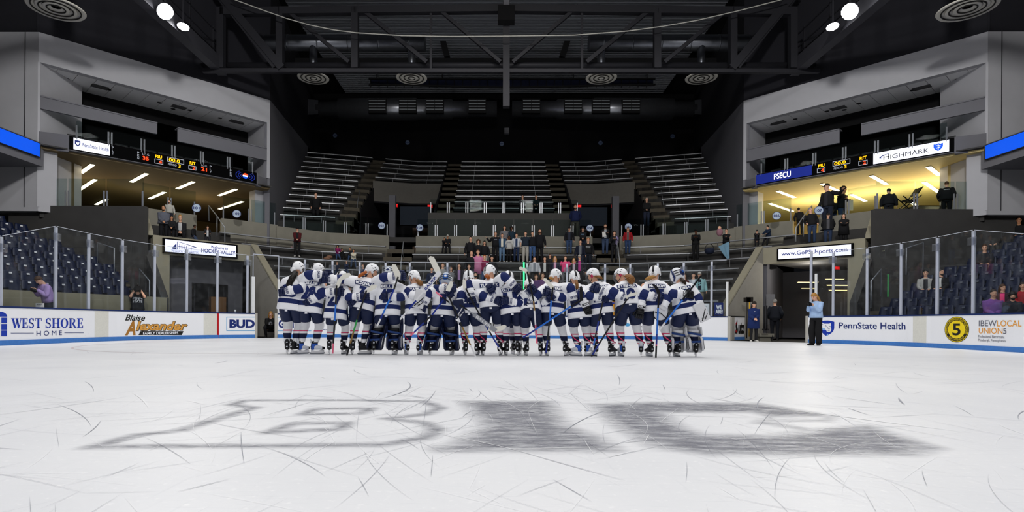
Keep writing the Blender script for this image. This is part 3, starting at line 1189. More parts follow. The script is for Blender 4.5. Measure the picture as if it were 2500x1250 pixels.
    # parapet facing the camera and the wall below it
    mb = MB()
    hexs(mb, [(14.2, 22.55), (19.6, 22.55), (19.6, 22.8), (14.2, 22.8)], 0, 5.17, sg)
    struct(mb, f'wall_section_end_{sd}', CONCD)
    # corner seating: portal, treads, concourse parapet
    A, B = (14.15, 23.05), (11.5, 26.15)
    mb = MB()
    wallseg(mb, A, B, 3.38, 4.12, .3, sg)
    wallseg(mb, A, (13.75, 23.52), 0, 3.4, .5, sg)
    struct(mb, f'wall_portal_{sd}', CONCP)
    mb = MB()
    wallseg(mb, (14.6, 24.0), (12.2, 26.8), 0, 3.5, .2, sg) if sg < 0 else None
    if sg > 0:
        wallseg(mb, (17.2, 29.0), (14.8, 31.8), 0, 3.5, .2, sg)
        wallseg(mb, (11.6, 26.2), (15.0, 31.7), 0, 3.6, .15, sg)
    wallseg(mb, (14.2, 23.1), (17.2, 29.0), 0, 3.5, .15, sg)
    struct(mb, f'wall_tunnel_{sd}', mat('tunnel_grey', '56565c', .85))
    mb = MB()
    wallseg(mb, (14.1, 23.2), (11.7, 26.1), 3.4, 3.5, 5.5, sg)
    struct(mb, f'ceiling_tunnel_{sd}', CONCD)
    mb = MB()
    for q in range(4):                                                           # steps of the little corner section
        o = .3 + q * .62
        wallseg(mb, (A[0] + .76 * o, A[1] + .65 * o), (B[0] + .76 * o, B[1] + .65 * o), 3.5, 3.55 + q * .42, .7, sg)
    struct(mb, f'floor_corner_steps_{sd}', CONCD)
    # flank walls sloping down from the portal
    mb = MB()
    wallseg(mb, (11.55, 26.1), (9.3, 24.72), 0, 4.1, .3, sg, zb1=1.1)
    struct(mb, f'wall_flank_far_{sd}', mat('flank_grey', '8d8a82', .85, var=.1))
    mb = MB()
    wallseg(mb, (11.5, 26.06), (9.26, 24.69), 4.1, 4.18, .34, sg, zb0=1.1, zb1=1.2)
    struct(mb, f'trim_flank_far_{sd}', CONCP)
    mb = MB()
    wallseg(mb, (14.15, 23.0), (12.5, 21.3), 0, 3.4, .25, sg, zb1=1.5)
    struct(mb, f'wall_flank_near_{sd}', CONCD)
    mb = MB()
    wallseg(mb, (15.9, 25.4), (14.15, 23.05), 4.1, 5.6, .3, sg, zb1=4.25)
    struct(mb, f'wall_corner_edge_{sd}', CONCP)
    # concourse parapet round the corner
    mb = MB()
    for a, b in (((15.9, 25.0), (14.4, 26.85)), ((13.6, 27.6), (12.9, 28.15)), ((12.9, 28.15), (11.6, 29.5))):
        wallseg(mb, a, b, 4.0, 5.62, .25, sg)
    struct(mb, f'wall_concourse_parapet_{sd}', CONC)
    # knee wall in front of the seats
    mb = MB()
    if sg < 0:
        wallseg(mb, (16.78, 10.2), (12.53, 21.3), 0, 1.53, .25, sg)
    else:                                        # only a low kerb on this side: the seats come down to the boards
        wallseg(mb, (16.53, 10.6), (12.85, 20.2), 0, .4, .1, sg)
    struct(mb, f'wall_knee_{sd}', mat('knee_wall', '8b8672', .85, var=.12, scale=3))
    mb = MB()
    hexs(mb, [(17.95, -6), (20.5, -6), (20.5, 22.2), (17.95, 22.2)], 6.6, 7.5, sg)
    struct(mb, f'wall_balcony_{sd}', WALLM)
    mb = MB()
    hexs(mb, [(22.0, -37), (22.3, -37), (22.3, 22.3), (22.0, 22.3)], 0, CEIL, sg)
    struct(mb, f'wall_{sd}', mat('side_wall_brown', '4c463c', .9))
    # blue LED ribbon on the side balcony
    mb = MB()
    hexs(mb, [(17.86, 8), (17.95, 8), (17.95, 21.95), (17.86, 21.95)], 6.88, 7.44, sg)
    r = mb.obj('led_ribbon', STEEL)
    tag(r, f'plain blue LED ribbon board on the side balcony {nm}', 'screen')
    mb = MB()
    hexs(mb, [(17.85, 8.1), (17.86, 8.1), (17.86, 21.9), (17.85, 21.9)], 6.91, 7.41, sg)
    mb.obj('screen', mat('led_blue', '0b50d8', .4, emit=.75), r)

# ---- bowl of aluminium bleachers at the end
mL = .3


def b1(Yc):
    return 6.1


def rowY(Yc, s):
    return Yc - mL * max(0, abs(s) - b1(Yc)) - (.7 * max(0, abs(s) - 9.5) if Yc < 32.7 else 0)


def rowpts(Yc, s0, s1):
    ss = sorted({s0, s1} | {b for b in (-9.5, -b1(Yc), b1(Yc), 9.5) if s0 < b < s1})
    return [(s, rowY(Yc, s)) for s in ss]


def rowstrip(mb, Yc, s0, s1, y0, y1, z0, z1, m=0):
    mb.loft([[V((CX + s, Y + y0, z0)), V((CX + s, Y + y1, z0)), V((CX + s, Y + y1, z1)), V((CX + s, Y + y0, z1))] for s, Y in rowpts(Yc, s0, s1)], m, False)


LOW = [(26.5 + .9 * k, 1.72 + .524 * k) for k in range(7)]
UPP = [(34.9 + .85 * k, 7.6 + .546 * k) for k in range(-2, 10)]
LOWEND = [9.35, 9.9, 10.35, 10.8, 11.6, 12.4, 13.4]


def wing_end(Yc):
    s = 12
    for _ in range(30):
        s = 11.88 + (rowY(Yc, s) - 29.1) * .168
    return s - .05


mb = MB()
for k, (Yc, z) in enumerate(LOW):
    rowstrip(mb, Yc, -LOWEND[k], LOWEND[k], -.45, .45, 0 if k == 0 else z - 1.1, z - .43)
struct(mb, 'floor_lower_terrace', CONCD)
mb = MB()
for k, (Yc, z) in enumerate(UPP):
    e = wing_end(Yc)
    k -= 2
    segs = [(-e, -8.55), (8.55, e)] if k < 0 else ([(-e, -8.55), (-4.05, 4.05), (8.55, e)] if k < 5 else [(-e, e)])
    for a, b in segs:
        rowstrip(mb, Yc, a, b, -.425, .425, z - 1.1, z - .43)
struct(mb, 'floor_upper_terrace', CONCD)
AL, AU = ((4.95, 6.45),), ((3.05, 4.05), (8.55, 9.4))
BENCH = mat('bench_aluminium', '9a9ca0', .4, .4, var=.06)
_bk = MB().box((0, 0, -.2), (.03, .02, .39)).obj('bracket', mat('bracket_grey', '77777a', .5, .3))
_bkm = _bk.data
bpy.data.objects.remove(_bk)


def bench(Yc, z, s0, s1, label, group):
    mb = MB()
    rowstrip(mb, Yc, s0, s1, -.13, .15, z - .05, z)
    o = mb.obj('bleacher_bench', BENCH)
    tag(o, label, 'bench', group)
    n = max(2, int(abs(s1 - s0) / 1.6))
    for i in range(n):
        s = s0 + (s1 - s0) * (i + .5) / n
        b = bpy.data.objects.new('bracket', _bkm)
        COL.objects.link(b)
        b.parent = o
        b.location = (CX + s, rowY(Yc, s) - .1, z - .03)
    return o


for k, (Yc, z) in enumerate(LOW):
    for s0, s1, w in ((-LOWEND[k], -6.45, 'beside the narrow gate'), (-4.95, 4.95, 'in the middle block'), (6.45, LOWEND[k], 'beside the wide opening')):
        bench(Yc, z, s0 + .05, s1 - .05, f'aluminium bench of the lower bleachers {w}, {ordw(k)} row from the ice', 'lower bleacher benches')
for i, (Yc, z) in enumerate(UPP):
    k = i - 2
    e = wing_end(Yc) - .05
    segs = [(-e, -9.4, 'in the wing by the score ribbon'), (9.4, e, 'in the wing by the lit concourse')]
    if k >= 0:
        segs.append((-3.05, 3.05, 'in the middle block'))
    if k >= 5:
        segs += [(-8.5, -4.1, 'above the stairwell, score ribbon side'), (4.1, 8.5, 'above the stairwell, lit concourse side')]
    for s0, s1, w in segs:
        bench(Yc, z, s0, s1, f'upper bleacher bench {w}, {ordw(i)} row up', 'upper bleacher benches')
# stairs in the aisles
STEP = mat('stair_brown', '575146', .9, var=.15)
for sg in (-1, 1):
    w = 'window-firm' if sg < 0 else 'lion shield'
    mb = MB()
    for k, (Yc, z) in enumerate(LOW):
        for h in (0, 1):
            a, b = sorted((sg * 4.95, sg * 6.45))
            rowstrip(mb, Yc, a, b, -.45 + h * .45, h * .45 + .0, z - 1.0, z - .43 + (h - 1) * .26 + .27)
    struct(mb, f'floor_aisle_{SIDE[(sg + 1) // 2]}', STEP)
    mb = MB()
    for i, (Yc, z) in enumerate(UPP):
        for a, b in ((3.05, 4.05), (8.55, 9.4)):
            if i >= 2 or a > 8:
                a, b = sorted((sg * a, sg * b))
                for h in (0, 1):
                    rowstrip(mb, Yc, a, b, -.425 + h * .425, h * .425, z - 1.0, z - .43 + h * .27)
    struct(mb, f'floor_upper_aisle_{SIDE[(sg + 1) // 2]}', STEP)
# knee wall, cross aisle, front wall of the upper block, stairwells
mb = MB()
for a, b in ((-11.6, -6.45), (-4.95, 4.95), (6.45, 11.6)):
    rowstrip(mb, 32.5, a, b, 0, .2, 4.4, 5.55)
struct(mb, 'wall_lower_parapet', CONC)
mb = MB()
rowstrip(mb, 33.4, -8.5, 8.5, -.8, 1.0, 5.2, 5.48)
struct(mb, 'floor_cross_aisle', CONCD)
mb = MB()
rowstrip(mb, 34.3, -4.5, 4.5, 0, .2, 5.0, 7.2)
struct(mb, 'wall_upper_front', mat('front_wall', '4d4c4a', .85, var=.1))
for sg in (-1, 1):
    sd = SIDE[(sg + 1) // 2]
    mb = MB()
    a, b = sorted((sg * 4.05, sg * 8.55))
    rowstrip(mb, 38.55, a, b, 0, .25, 8.62, 9.95)
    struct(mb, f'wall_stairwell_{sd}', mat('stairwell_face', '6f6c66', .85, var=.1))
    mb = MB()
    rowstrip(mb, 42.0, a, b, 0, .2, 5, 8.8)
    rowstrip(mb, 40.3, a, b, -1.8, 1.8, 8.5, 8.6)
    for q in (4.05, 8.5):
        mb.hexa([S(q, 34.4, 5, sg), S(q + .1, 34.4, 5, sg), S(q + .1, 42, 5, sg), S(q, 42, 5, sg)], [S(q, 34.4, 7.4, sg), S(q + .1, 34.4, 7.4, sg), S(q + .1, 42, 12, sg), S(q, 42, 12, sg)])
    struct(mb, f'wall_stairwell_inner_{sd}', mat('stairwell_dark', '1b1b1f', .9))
    mb = MB()
    mb.hexa([S(q, Y, 5, sg) for q, Y in ((6.75, 36), (7.15, 36), (7.15, 36.4), (6.75, 36.4))], [S(q, Y, 8.6, sg) for q, Y in ((6.75, 36), (7.15, 36), (7.15, 36.4), (6.75, 36.4))])
    struct(mb, f'wall_stairwell_post_{sd}', WALLM)
    mb = MB()
    mb.hexa([S(q, Y, 7.0, sg) for q, Y in ((4.7, 37.5), (6.7, 37.5), (6.7, 37.8), (4.7, 37.8))], [S(q, Y, 8.2, sg) for q, Y in ((4.7, 37.5), (6.7, 37.5), (6.7, 37.8), (4.7, 37.8))])
    struct(mb, f'wall_stairwell_lintel_{sd}', mat('lintel_blue_grey', '2c3440', .8))
    mb = MB()
    mb.hexa([S(q, Y, 5.1, sg) for q, Y in ((5.0, 41), (6.4, 41), (6.4, 41.1), (5.0, 41.1))], [S(q, Y, 7.4, sg) for q, Y in ((5.0, 41), (6.4, 41), (6.4, 41.1), (5.0, 41.1))])
    struct(mb, f'door_stairwell_{sd}', mat('beige_door', '8a7262', .7))

# ---- back wall, ceiling, roof
mb = MB()
mb.box((CX, 44.2, 9), (44, .3, 18.2))
struct(mb, 'wall_back', BLACKW)
mb = MB()
mb.box((CX, 4, CEIL + .45), (60, 84, .3))
struct(mb, 'ceiling', BLACKW)
mb = MB()
y = 27.0
while y < 44:
    mb.box((CX, y, CEIL + .2), (24, .09, .16))
    mb.box((CX, y + .12, CEIL + .12), (24, .05, .04), 0)
    y += .34
struct(mb, 'ceiling_deck', mat('roof_deck', 'a9adb4', .42, .55, var=.1))
mb = MB()
mb.box((CX, -37, 9), (60, .3, 18.4))
struct(mb, 'wall_front', BLACKW)
# ================================================================== ROOF STEEL, DUCTS, LAMPS, SCREENS, RAILS, SEATS
def pxz(x, y, Y):
    return at(x, y, Y)


YT = 26.3
tr = empty('roof_truss', at(1237, 171, YT), 'dark steel roof truss crossing the hall, with tubular bottom chord and diagonal braces', 'truss')


def tpart(nm, a, b, w, h, m=STEEL, mb=None):
    o = MB().beam(a, b, w, h).obj(nm, m)
    o.parent = tr
    o.matrix_parent_inverse = Matrix.Translation(-tr.location)
    return o


tpart('bottom_chord', at(495, 173, YT), at(2000, 174, YT), .2, .16)
o = MB().tube([at(480, 160, YT + .5), at(2015, 160, YT + .5)], .14, 10).obj('chord_tube', STEEL)
o.parent = tr
o.matrix_parent_inverse = Matrix.Translation(-tr.location)
for a, b in (((540, 30), (1237, 22)), ((1237, 22), (1935, 30))):
    tpart('top_chord', at(*a, YT), at(*b, YT), .3, .32)
for x, w in ((540, .3), (684, .3), (867, .3), (1604, .3), (1789, .3), (1935, .3), (1052, .1), (1421, .1)):
    tpart('upright', at(x, 20, YT), at(x, 168, YT), w, w)
tpart('centre_upright', at(1236, 0, YT), at(1236, 262, YT), .34, .3)
for a, b, w in (((545, -5), (690, 168), .34), ((520, -25), (672, 165), .2), ((1930, -5), (1785, 168), .34), ((1955, -25), (1800, 165), .2), ((700, 25), (852, 152), .16), ((1775, 25), (1622, 152), .16),
                ((880, 20), (1042, 152), .17), ((1592, 20), (1432, 152), .17), ((1062, 15), (1222, 152), .15), ((1412, 15), (1252, 152), .15)):
    tpart('diagonal_brace', at(*a, YT), at(*b, YT), w, w)
tr2 = empty('roof_truss', at(1237, 120, 36), 'blackened rear roof truss behind the main one, crossing the ribbed roof deck', 'truss')
for a, b, w in (((1060, 20), (1092, 140), .35), ((1412, 20), (1372, 140), .35), ((600, 150), (1880, 150), .3), ((960, 0), (1000, 60), .3), ((1600, 0), (1560, 60), .3)):
    o = MB().beam(at(*a, 36), at(*b, 36), w, w).obj('brace', mat('rear_steel', '101013', .7))
    o.parent = tr2
    o.matrix_parent_inverse = Matrix.Translation(-tr2.location)

# ducts
for sg, x0, x1, downs, lb in ((-1, 520, 1038, (765, 1005), 'window-firm side'), (1, 1930, 1437, (1712, 1468), 'lion shield side')):
    YD = 29.2
    a, b = at(x0, 104, YD), at(x1, 106, YD)
    root = empty('air_duct', (a + b) / 2, f'shiny round ventilation duct under the roof with two drop pipes, {lb}', 'duct')

    def dp(mb, nm, m=DUCT, root=root):
        o = mb.obj(nm, m)
        o.parent = root
        o.matrix_parent_inverse = Matrix.Translation(-root.location)
        return o
    e = a + (a - b).normalized() * 1.2 + V((0, 1.6, .5))
    dp(MB().tube([e, a + (a - b).normalized() * .4 + V((0, .3, .1)), a, b], .385, 24), 'trunk')
    for i in range(7):
        p = a.lerp(b, (i + .5) / 7)
        dp(MB().tube([p - V((.03, 0, 0)), p + V((.03, 0, 0))], .4, 24), 'seam_band')
    for x in downs:
        t = at(x, 112, YD - .1)
        bt = at(x, 186, YD - .1)
        dp(MB().tube([t, bt], .2, 14), 'drop_pipe')
    for x in downs:
        c = at(x, 190, YD - .1)
        mb = MB()
        mb.lathe(tuple(c), [(.3, .12), (.42, .1), (.78, .0), (.76, -.03), (.6, .02), (.5, .06)], 36)
        mb.lathe(tuple(c), [(.55, .06), (.54, -.02), (.5, -.03), (.36, .03), (.3, .06)], 36)
        mb.lathe(tuple(c), [(.33, .06), (.33, -.03), (.28, -.05), (.14, .0), (.11, -.05), (.02, -.07)], 30)
        o = mb.obj('air_diffuser', mat('diffuser_offwhite', 'cdcac0', .7))
        mb = MB()
        for r in (.6, .38, .17):  # dark rings painted as the shade in the gaps
            mb.tube([c + V((r * math.cos(2 * PI * i / 36), r * math.sin(2 * PI * i / 36), -.03)) for i in range(37)], .022, 6)
        mb.obj('ring_gap_shade', mat('diffuser_gap_shade', '2b2a28', .9), o)
        tag(o, f'round ringed white air diffuser below the cross truss, {"outer" if x in (765, 1712) else "inner"} one on the {lb}', 'vent', 'round ceiling diffusers')
for x, lb in ((137, 'window-firm side'), (2362, 'lion shield side')):
    c = at(x, 20, 20)
    mb = MB()
    mb.tube([c + V((0, 0, .1)), c + V((0, 0, 3))], .3, 16)
    for r0, r1, r2 in ((.4, .88, .6), (.3, .62, .4), (.1, .4, .15)):
        mb.lathe(tuple(c), [(r0, .14), (r1 * .7, .1), (r1, .0), (r1 - .03, -.04), (r2, .04)], 36)
    o = mb.obj('air_diffuser', mat('diffuser_offwhite', 'cdcac0', .7))
    mb = MB()
    for r in (.72, .5, .27):  # gap shade drawn as dark rings here too
        mb.tube([c + V((r * math.cos(2 * PI * i / 36), r * math.sin(2 * PI * i / 36), -.03)) for i in range(37)], .022, 6)
    mb.obj('ring_gap_shade', mat('diffuser_gap_shade', '2b2a28', .9), o)
    tag(o, f'large round ringed air diffuser nearest the camera, {lb}', 'vent', 'round ceiling diffusers')
for sg, x0, x1, lb in ((-1, 775, 1213, 'window-firm side'), (1, 1697, 1250, 'lion shield side')):
    YD = 41.5
    a, b = at(x0, 268, YD), at(x1, 266, YD)
    root = empty('louvred_duct', (a + b) / 2, f'dark round duct with four louvre boxes along the back wall, {lb}', 'duct')

    def dp(mb, nm, m=DUCT, root=root):
        o = mb.obj(nm, m)
        o.parent = root
        o.matrix_parent_inverse = Matrix.Translation(-root.location)
        return o
    k = [(0, .55), (.12, .58), (.125, .78), (.55, .78), (.56, .7), (.75, .68), (.76, .56), (1, .55)]
    dp(MB().tube([a.lerp(b, t) for t, r in k], [r for t, r in k], 24), 'trunk', mat('dark_duct', '9a9ca2', .3, .9, var=.15))
    mb = MB()
    d = (a - b).normalized()
    for q, w in ((0, .5), (.5, .6), (1.3, 1.15), (1.9, 1.15)):
        pass
    mb.loft([[a + d * t + V((0, y * w, z * w)) for y, z in ((-1, -1), (1, -1), (1, 1), (-1, 1))] for t, w in ((-.2, .5), (.45, .55), (1.3, 1.0), (1.9, 1.0))], 0, False)
    dp(mb, 'end_plenum', mat('dark_plenum', '303136', .5, .5))
    for x in ((922, 996, 1062, 1165) if sg < 0 else (1540, 1467, 1399, 1297)):
        c = at(x, 260, YD - .85)
        o = dp(MB().box(tuple(c), (1.25, .3, 1.0)), 'louvre_box', mat('louvre_black', '121214', .6))
        mb = MB()
        for q in range(4):
            for h in (-.3, .3):
                mb.box(tuple(c + V((h, -.17, -.25 + q * .2))), (.56, .04, .06), 0, Matrix.Rotation(.6, 3, 'X'))
        g2 = mb.obj('louvre_slat', mat('louvre_slat', 'a4a9ad', .4, .3))
        g2.parent = o
# long catwalk with dim blue panes at the back
mb = MB()
for a, b in (((900, 206), (1237, 214)), ((1237, 214), (1600, 206)), ((900, 192), (1237, 193)), ((1237, 193), (1600, 192))):
    mb.beam(at(*a, 39.5), at(*b, 39.5), .1, .1)
for i in range(34):
    x = 905 + i * 20.4
    mb.beam(at(x, 192, 39.5), at(x, 213, 39.5), .05, .05)
for x in (920, 1080, 1400, 1580):
    p = at(x, 192, 39.5)
    mb.beam(p, V((p.x, p.y, CEIL + .3)), .06, .06)
cw = mb.obj('catwalk', mat('rear_steel', '101013', .7))
tag(cw, 'long dark catwalk frame under the roof at the back of the hall', 'catwalk')
mb = MB()
mb.prism([at(905, 191, 39.7), at(905, 205, 39.7), at(1237, 212, 39.7), at(1595, 205, 39.7), at(1595, 191, 39.7)], (0, .04, 0))
mb.obj('blue_panel', mat('dim_blue_panel', '1d2440', .6), cw)
for sg, lb in ((-1, 'window-firm side'), (1, 'lion shield side')):
    # longitudinal catwalk beams with the floodlights
    mb = MB()
    mb.hexa([S(s, y, z, sg) for s, y, z in ((13.05, 10, 12.15), (13.45, 10, 12.15), (13.45, 26.9, 12.15), (13.05, 26.9, 12.15))],
            [S(s, y, z, sg) for s, y, z in ((13.05, 10, 12.75), (13.45, 10, 12.75), (13.45, 26.9, 12.75), (13.05, 26.9, 12.75))])
    o = mb.obj('catwalk_beam', mat('catwalk_grey', '3e3e44', .5, .3))
    tag(o, f'grey steel catwalk beam running towards the camera under the roof, {lb}', 'beam')
    mb = MB()
    for z in (13.0, 13.3, 13.9):
        mb.beam(S(13.25, 10, z, sg), S(13.25, 26.5, z, sg), .05, .05)
    for y in (18, 20, 22, 24, 26):
        mb.beam(S(13.25, y, 12.7, sg), S(13.25, y, 14, sg), .05, .05)
    mb.obj('hand_rail', STEEL, o)
    mb = MB()
    mb.beam(S(15.4, 12, 15.2, sg), S(15.4, 24.4, 15.2, sg), .7, .4)
    mb.obj('cable_tray', mat('rear_steel', '101013', .7), o)
    for i, (x, y, Y, r) in enumerate(((403, 28, 21.4, .3), (447, 65, 22.7, .24))):
        xx = x if sg < 0 else 2480 - x + (0 if i else -2)
        p = at(xx, y, Y)
        root = empty('floodlight', p, f'glaring white floodlight on the catwalk, {"upper brighter" if i == 0 else "lower smaller"} one, {lb}', 'light', 'catwalk floodlights')
        aim = (V((CX, 12, 0)) - p).normalized()
        q = aim.to_track_quat('Z', 'Y').to_matrix()
        mb = MB()
        mb.loft([[q @ V((math.cos(2 * PI * t / 16) * rr, math.sin(2 * PI * t / 16) * rr * (1 if i == 0 else .6), z)) for t in range(16)] for rr, z in ((.08, -.35), (r * .8, -.2), (r, 0), (r * .96, .0))], 0)
        mb.obj('housing', STEEL, root)
        mb = MB()
        mb.loft([[q @ V((math.cos(2 * PI * t / 16) * rr, math.sin(2 * PI * t / 16) * rr * (1 if i == 0 else .6), z)) for t in range(16)] for rr, z in ((r * .93, .01), (r * .93, .03))], 0)
        mb.obj('lens', mat('flood_lens', 'ffffff', .3, emit=60 if i == 0 else 30), root)
        mb = MB()
        mb.beam((0, 0, .1), (0, 0, 1.2), .05, .05)
        mb.obj('bracket', STEEL, root)
        lamp = bpy.data.lights.new('flood_lamp', 'SPOT')
        lamp.energy, lamp.spot_size, lamp.shadow_soft_size = 450, 1.6, .2
        lo = bpy.data.objects.new('flood_lamp', lamp)
        COL.objects.link(lo)
        lo.location = p + aim * .1
        lo.rotation_euler = aim.to_track_quat('-Z', 'Y').to_euler()
# white tube of the netting, hung black box
pts = [(560, -6), (575, 0), (640, 24), (700, 45), (756, 61), (815, 73), (870, 80), (980, 87), (1100, 89), (1240, 88), (1400, 86), (1530, 76), (1620, 64), (1700, 50), (1800, 27), (1905, 0), (1925, -6)]
o = MB().tube([at(x, y, 25.6) for x, y in pts], .024, 8).obj('netting_cable', mat('pale_cable', 'b9b8b0', .5))
tag(o, 'thin pale cable sagging across the hall below the roof', 'cable')
root = empty('hanging_speaker', at(1236, 37, 25.9), 'black box loudspeaker hanging in the middle of the roof truss', 'speaker')
p = root.location
MB().box((0, 0, 0), (.75, .5, .66)).obj('cabinet', BLACKW, root)
MB().beam((0, 0, .3), (0, 0, 1.1), .26, .2).obj('mount', WALLM, root)
root = empty('hanging_camera', at(1237, 320, 33), 'small grey box on the drop pole above the middle of the bleachers', 'camera')
MB().box((0, 0, 0), (.26, .25, .3)).obj('housing', mat('cam_grey', '4a4a4e', .6), root)

# round section signs
def section_sign(s, c, r, nrm, label, dark=False, parent=None):
    c, n = V(c), V(nrm).normalized()
    x = V((0, 0, 1)).cross(n).normalized()
    if x.dot(V((1, 0, 0))) < 0:
        x = -x
    root = empty('section_sign', c, label, 'sign', 'round section number signs')
    m1 = mat('sign_disc' + ('_dim' if dark else ''), '6f7f94' if dark else 'b9c9da', .5)
    f = lambda o: (lambda u, v: x * u + V((0, 0, v)) + n * o)
    mb = MB()
    mb.prism([f(0)(a, b) for a, b in disc(0, 0, r)], n * .02)
    mb.obj('disc', m1, root)
    poly2d('rim', [[(r * math.cos(t) * k, r * math.sin(t) * k) for k, t in ((1, 2 * PI * i / 28), (1, 2 * PI * (i + 1) / 28), (.9, 2 * PI * (i + 1) / 28), (.9, 2 * PI * i / 28))] for i in range(28)], f(.022), INKN, root)
    lettering('number', s, f(.024), -r * .68, -r * .32, r * 1.36, r * .64, INKN, root, .03)
    return root


# ---- ribbon score boards
LED_Y = mat('led_amber', 'ffb000', .4, emit=1.6)
LED_R = mat('led_red', 'ff4014', .4, emit=1.6)
LED_W = mat('led_white', 'e4e6f2', .4, emit=.9)
LED_B = mat('led_navy', '0a1f78', .4, emit=.55)
LED_D = mat('led_off', '040405', .8, spec=.05)
LED_N = mat('led_ink', '1c2f7a', .4, emit=.12)
LED_G = mat('led_grey', 'a8acb8', .4, emit=.4)
for sg in (-1, 1):
    N_ = (C(0, 1, 0, sg) - C(0, 0, 0, sg))
    nn = .53
    p0 = C(0, nn, 7.65, sg)

    def u_of(px, sg=sg, p0=p0, N_=N_):
        q = p0
        lo, hi = 0.0, 9.5
        f = lambda u: (lambda d: math.atan2(d.x, d.y))(C(u, nn, 7.65, sg) - EYE) - math.atan2(ray(px, 400).x, ray(px, 400).y)
        for _ in range(50):
            m = (lo + hi) / 2
            if f(m) * f(lo) > 0:
                lo = m
            else:
                hi = m
        return lo
    z0, zh = 7.43, .45
    root = empty('score_ribbon', C(4.6, nn, 7.6, sg), 'black LED score ribbon with ' + ('health advert, period and shot counts' if sg < 0 else 'bank and insurance adverts, clock and scores') + ' on the balcony', 'scoreboard')

    def put(o, root=root):
        o.parent = root
        o.matrix_parent_inverse = Matrix.Translation(-root.location)
        return o
    mb = MB()
    cbox(mb, .9, 8.42, .5, nn, 7.4, 7.92, sg)
    put(mb.obj('cabinet', LED_D))
    fn = lambda off, sg=sg: (lambda u, v: C(u, nn + off, z0 + zh * v, sg))

    def txt(s, x0, x1, v0, v1, m, bold=.02, off=.012, nm='led_lettering'):
        a, b = u_of(x0), u_of(x1)
        return put(lettering(nm, s, fn(off), a, v0, b - a, v1 - v0, m, None, bold))

    def panel(x0, x1, v0, v1, m, off=.006, nm='led_panel'):
        a, b = u_of(x0), u_of(x1)
        return put(poly2d(nm, [[(a, v0), (b, v0), (b, v1), (a, v1)]], fn(off), m))

    def boxed(x0, x1, v0, v1):
        a, b, t = u_of(x0), u_of(x1), .025 if sg < 0 else -.025
        t2 = .05
        put(poly2d('led_frame', [[(a, v0), (b, v0), (b, v0 + t2), (a, v0 + t2)], [(a, v1 - t2), (b, v1 - t2), (b, v1), (a, v1)], [(a, v0), (a + t, v0), (a + t, v1), (a, v1)], [(b - t, v0), (b, v0), (b, v1), (b - t, v1)]], fn(.010), LED_G))
    if sg < 0:
        panel(179, 268, .0, 1, LED_W)
        txt('PennState Health', 201, 265, .36, .68, LED_N, .01)
        put(poly2d('led_emblem', [[(u_of(182 + 14 * a), .28 + .52 * b) for a, b in ((0, 1), (.5, 1.05), (1, 1), (1, .4), (.5, 0), (0, .4))]], fn(.01), LED_N))
        put(poly2d('led_emblem', [[(u_of(182 + 14 * a), .28 + .52 * b) for a, b in ((.2, .75), (.5, .65), (.8, .78), (.75, .4), (.5, .25), (.25, .45))]], fn(.014), LED_W))
        for x, s in ((273, 'PLY'), (335, 'PEN'), (512, 'PLY'), (561, 'PEN')):
            for i, ch in enumerate(s):
                txt(ch, x, x + 4.5, .68 - .26 * i, .88 - .26 * i, LED_G, 0)
        txt('S.O.G.', 346, 365, .66, .84, LED_G, 0)
        txt('35', 348, 363, .2, .56, LED_R)
        txt('PSU', 379, 395, .62, .92, LED_Y)
        boxed(377, 398, .08, .52)
        txt('4', 388, 395, .14, .46, LED_R)
        boxed(408, 449, .46, .94)
        txt('00.0', 412, 439, .54, .86, LED_Y)
        txt('PERIOD', 410, 431, .14, .34, LED_G, 0)
        txt('3', 435, 441, .08, .4, LED_Y)
        txt('RIT', 463, 477, .62, .92, LED_Y)
        boxed(460, 479, .1, .52)
        txt('2', 470, 476, .16, .46, LED_R)
        txt('S.O.G.', 491, 506, .66, .84, LED_G, 0)
        txt('21', 491, 505, .2, .56, LED_R)
        for k, c in ((22, LED_B), (16, LED_B), (10, LED_B)):
            a = [u_of(599 + k * math.cos(t)) for t in [2 * PI * i / 24 for i in range(24)]]
            put(poly2d('led_ring', [[(u_of(599 + (k + w) * math.cos(t)), .5 + (k + w) / 40 * math.sin(t) * .9) for w, t in ((0, t0), (0, t0 + .2), (2, t0 + .2), (2, t0))] for t0 in ([-.9 + .2 * i for i in range(9)] + [PI - .9 + .2 * i for i in range(9)])], fn(.008), LED_B))
        D = lambda y0, y1: [(u_of(599 + 6.5 * math.cos(t)), .5 + .29 * math.sin(t)) for t in [math.asin(y0) + (math.asin(y1) - math.asin(y0)) * i / 6 for i in range(7)]] + [(u_of(599 - 6.5 * math.cos(t)), .5 + .29 * math.sin(t)) for t in [math.asin(y1) + (math.asin(y0) - math.asin(y1)) * i / 6 for i in range(7)]]
        put(poly2d('led_logo', [D(.25, 1)], fn(.012), LED_R))
        put(poly2d('led_logo', [D(-.25, .25)], fn(.012), LED_W))
        put(poly2d('led_logo', [D(-1, -.25)], fn(.012), mat('led_blue', '0b50d8', .4, emit=.75)))
    else:
        panel(1846, 1982, 0, 1, LED_B)
        txt('PSECU', 1890, 1931, .2, .8, mat('led_bright', 'ffffff', .4, emit=1.0), .02)
        txt('PSU', 1998, 2013, .62, .92, LED_Y)
        boxed(1995, 2015, .08, .52)
        txt('4', 2005, 2012, .14, .46, LED_R)
        boxed(2033, 2076, .46, .94)
        txt('00.0', 2037, 2065, .54, .86, LED_Y)
        txt('PERIOD', 2036, 2058, .14, .34, LED_G, 0)
        txt('3', 2061, 2067, .08, .4, LED_Y)
        txt('RIT', 2099, 2116, .62, .92, LED_Y)
        boxed(2096, 2118, .1, .52)
        txt('2', 2107, 2114, .16, .46, LED_R)
        panel(2132, 2317, 0, 1, LED_W)
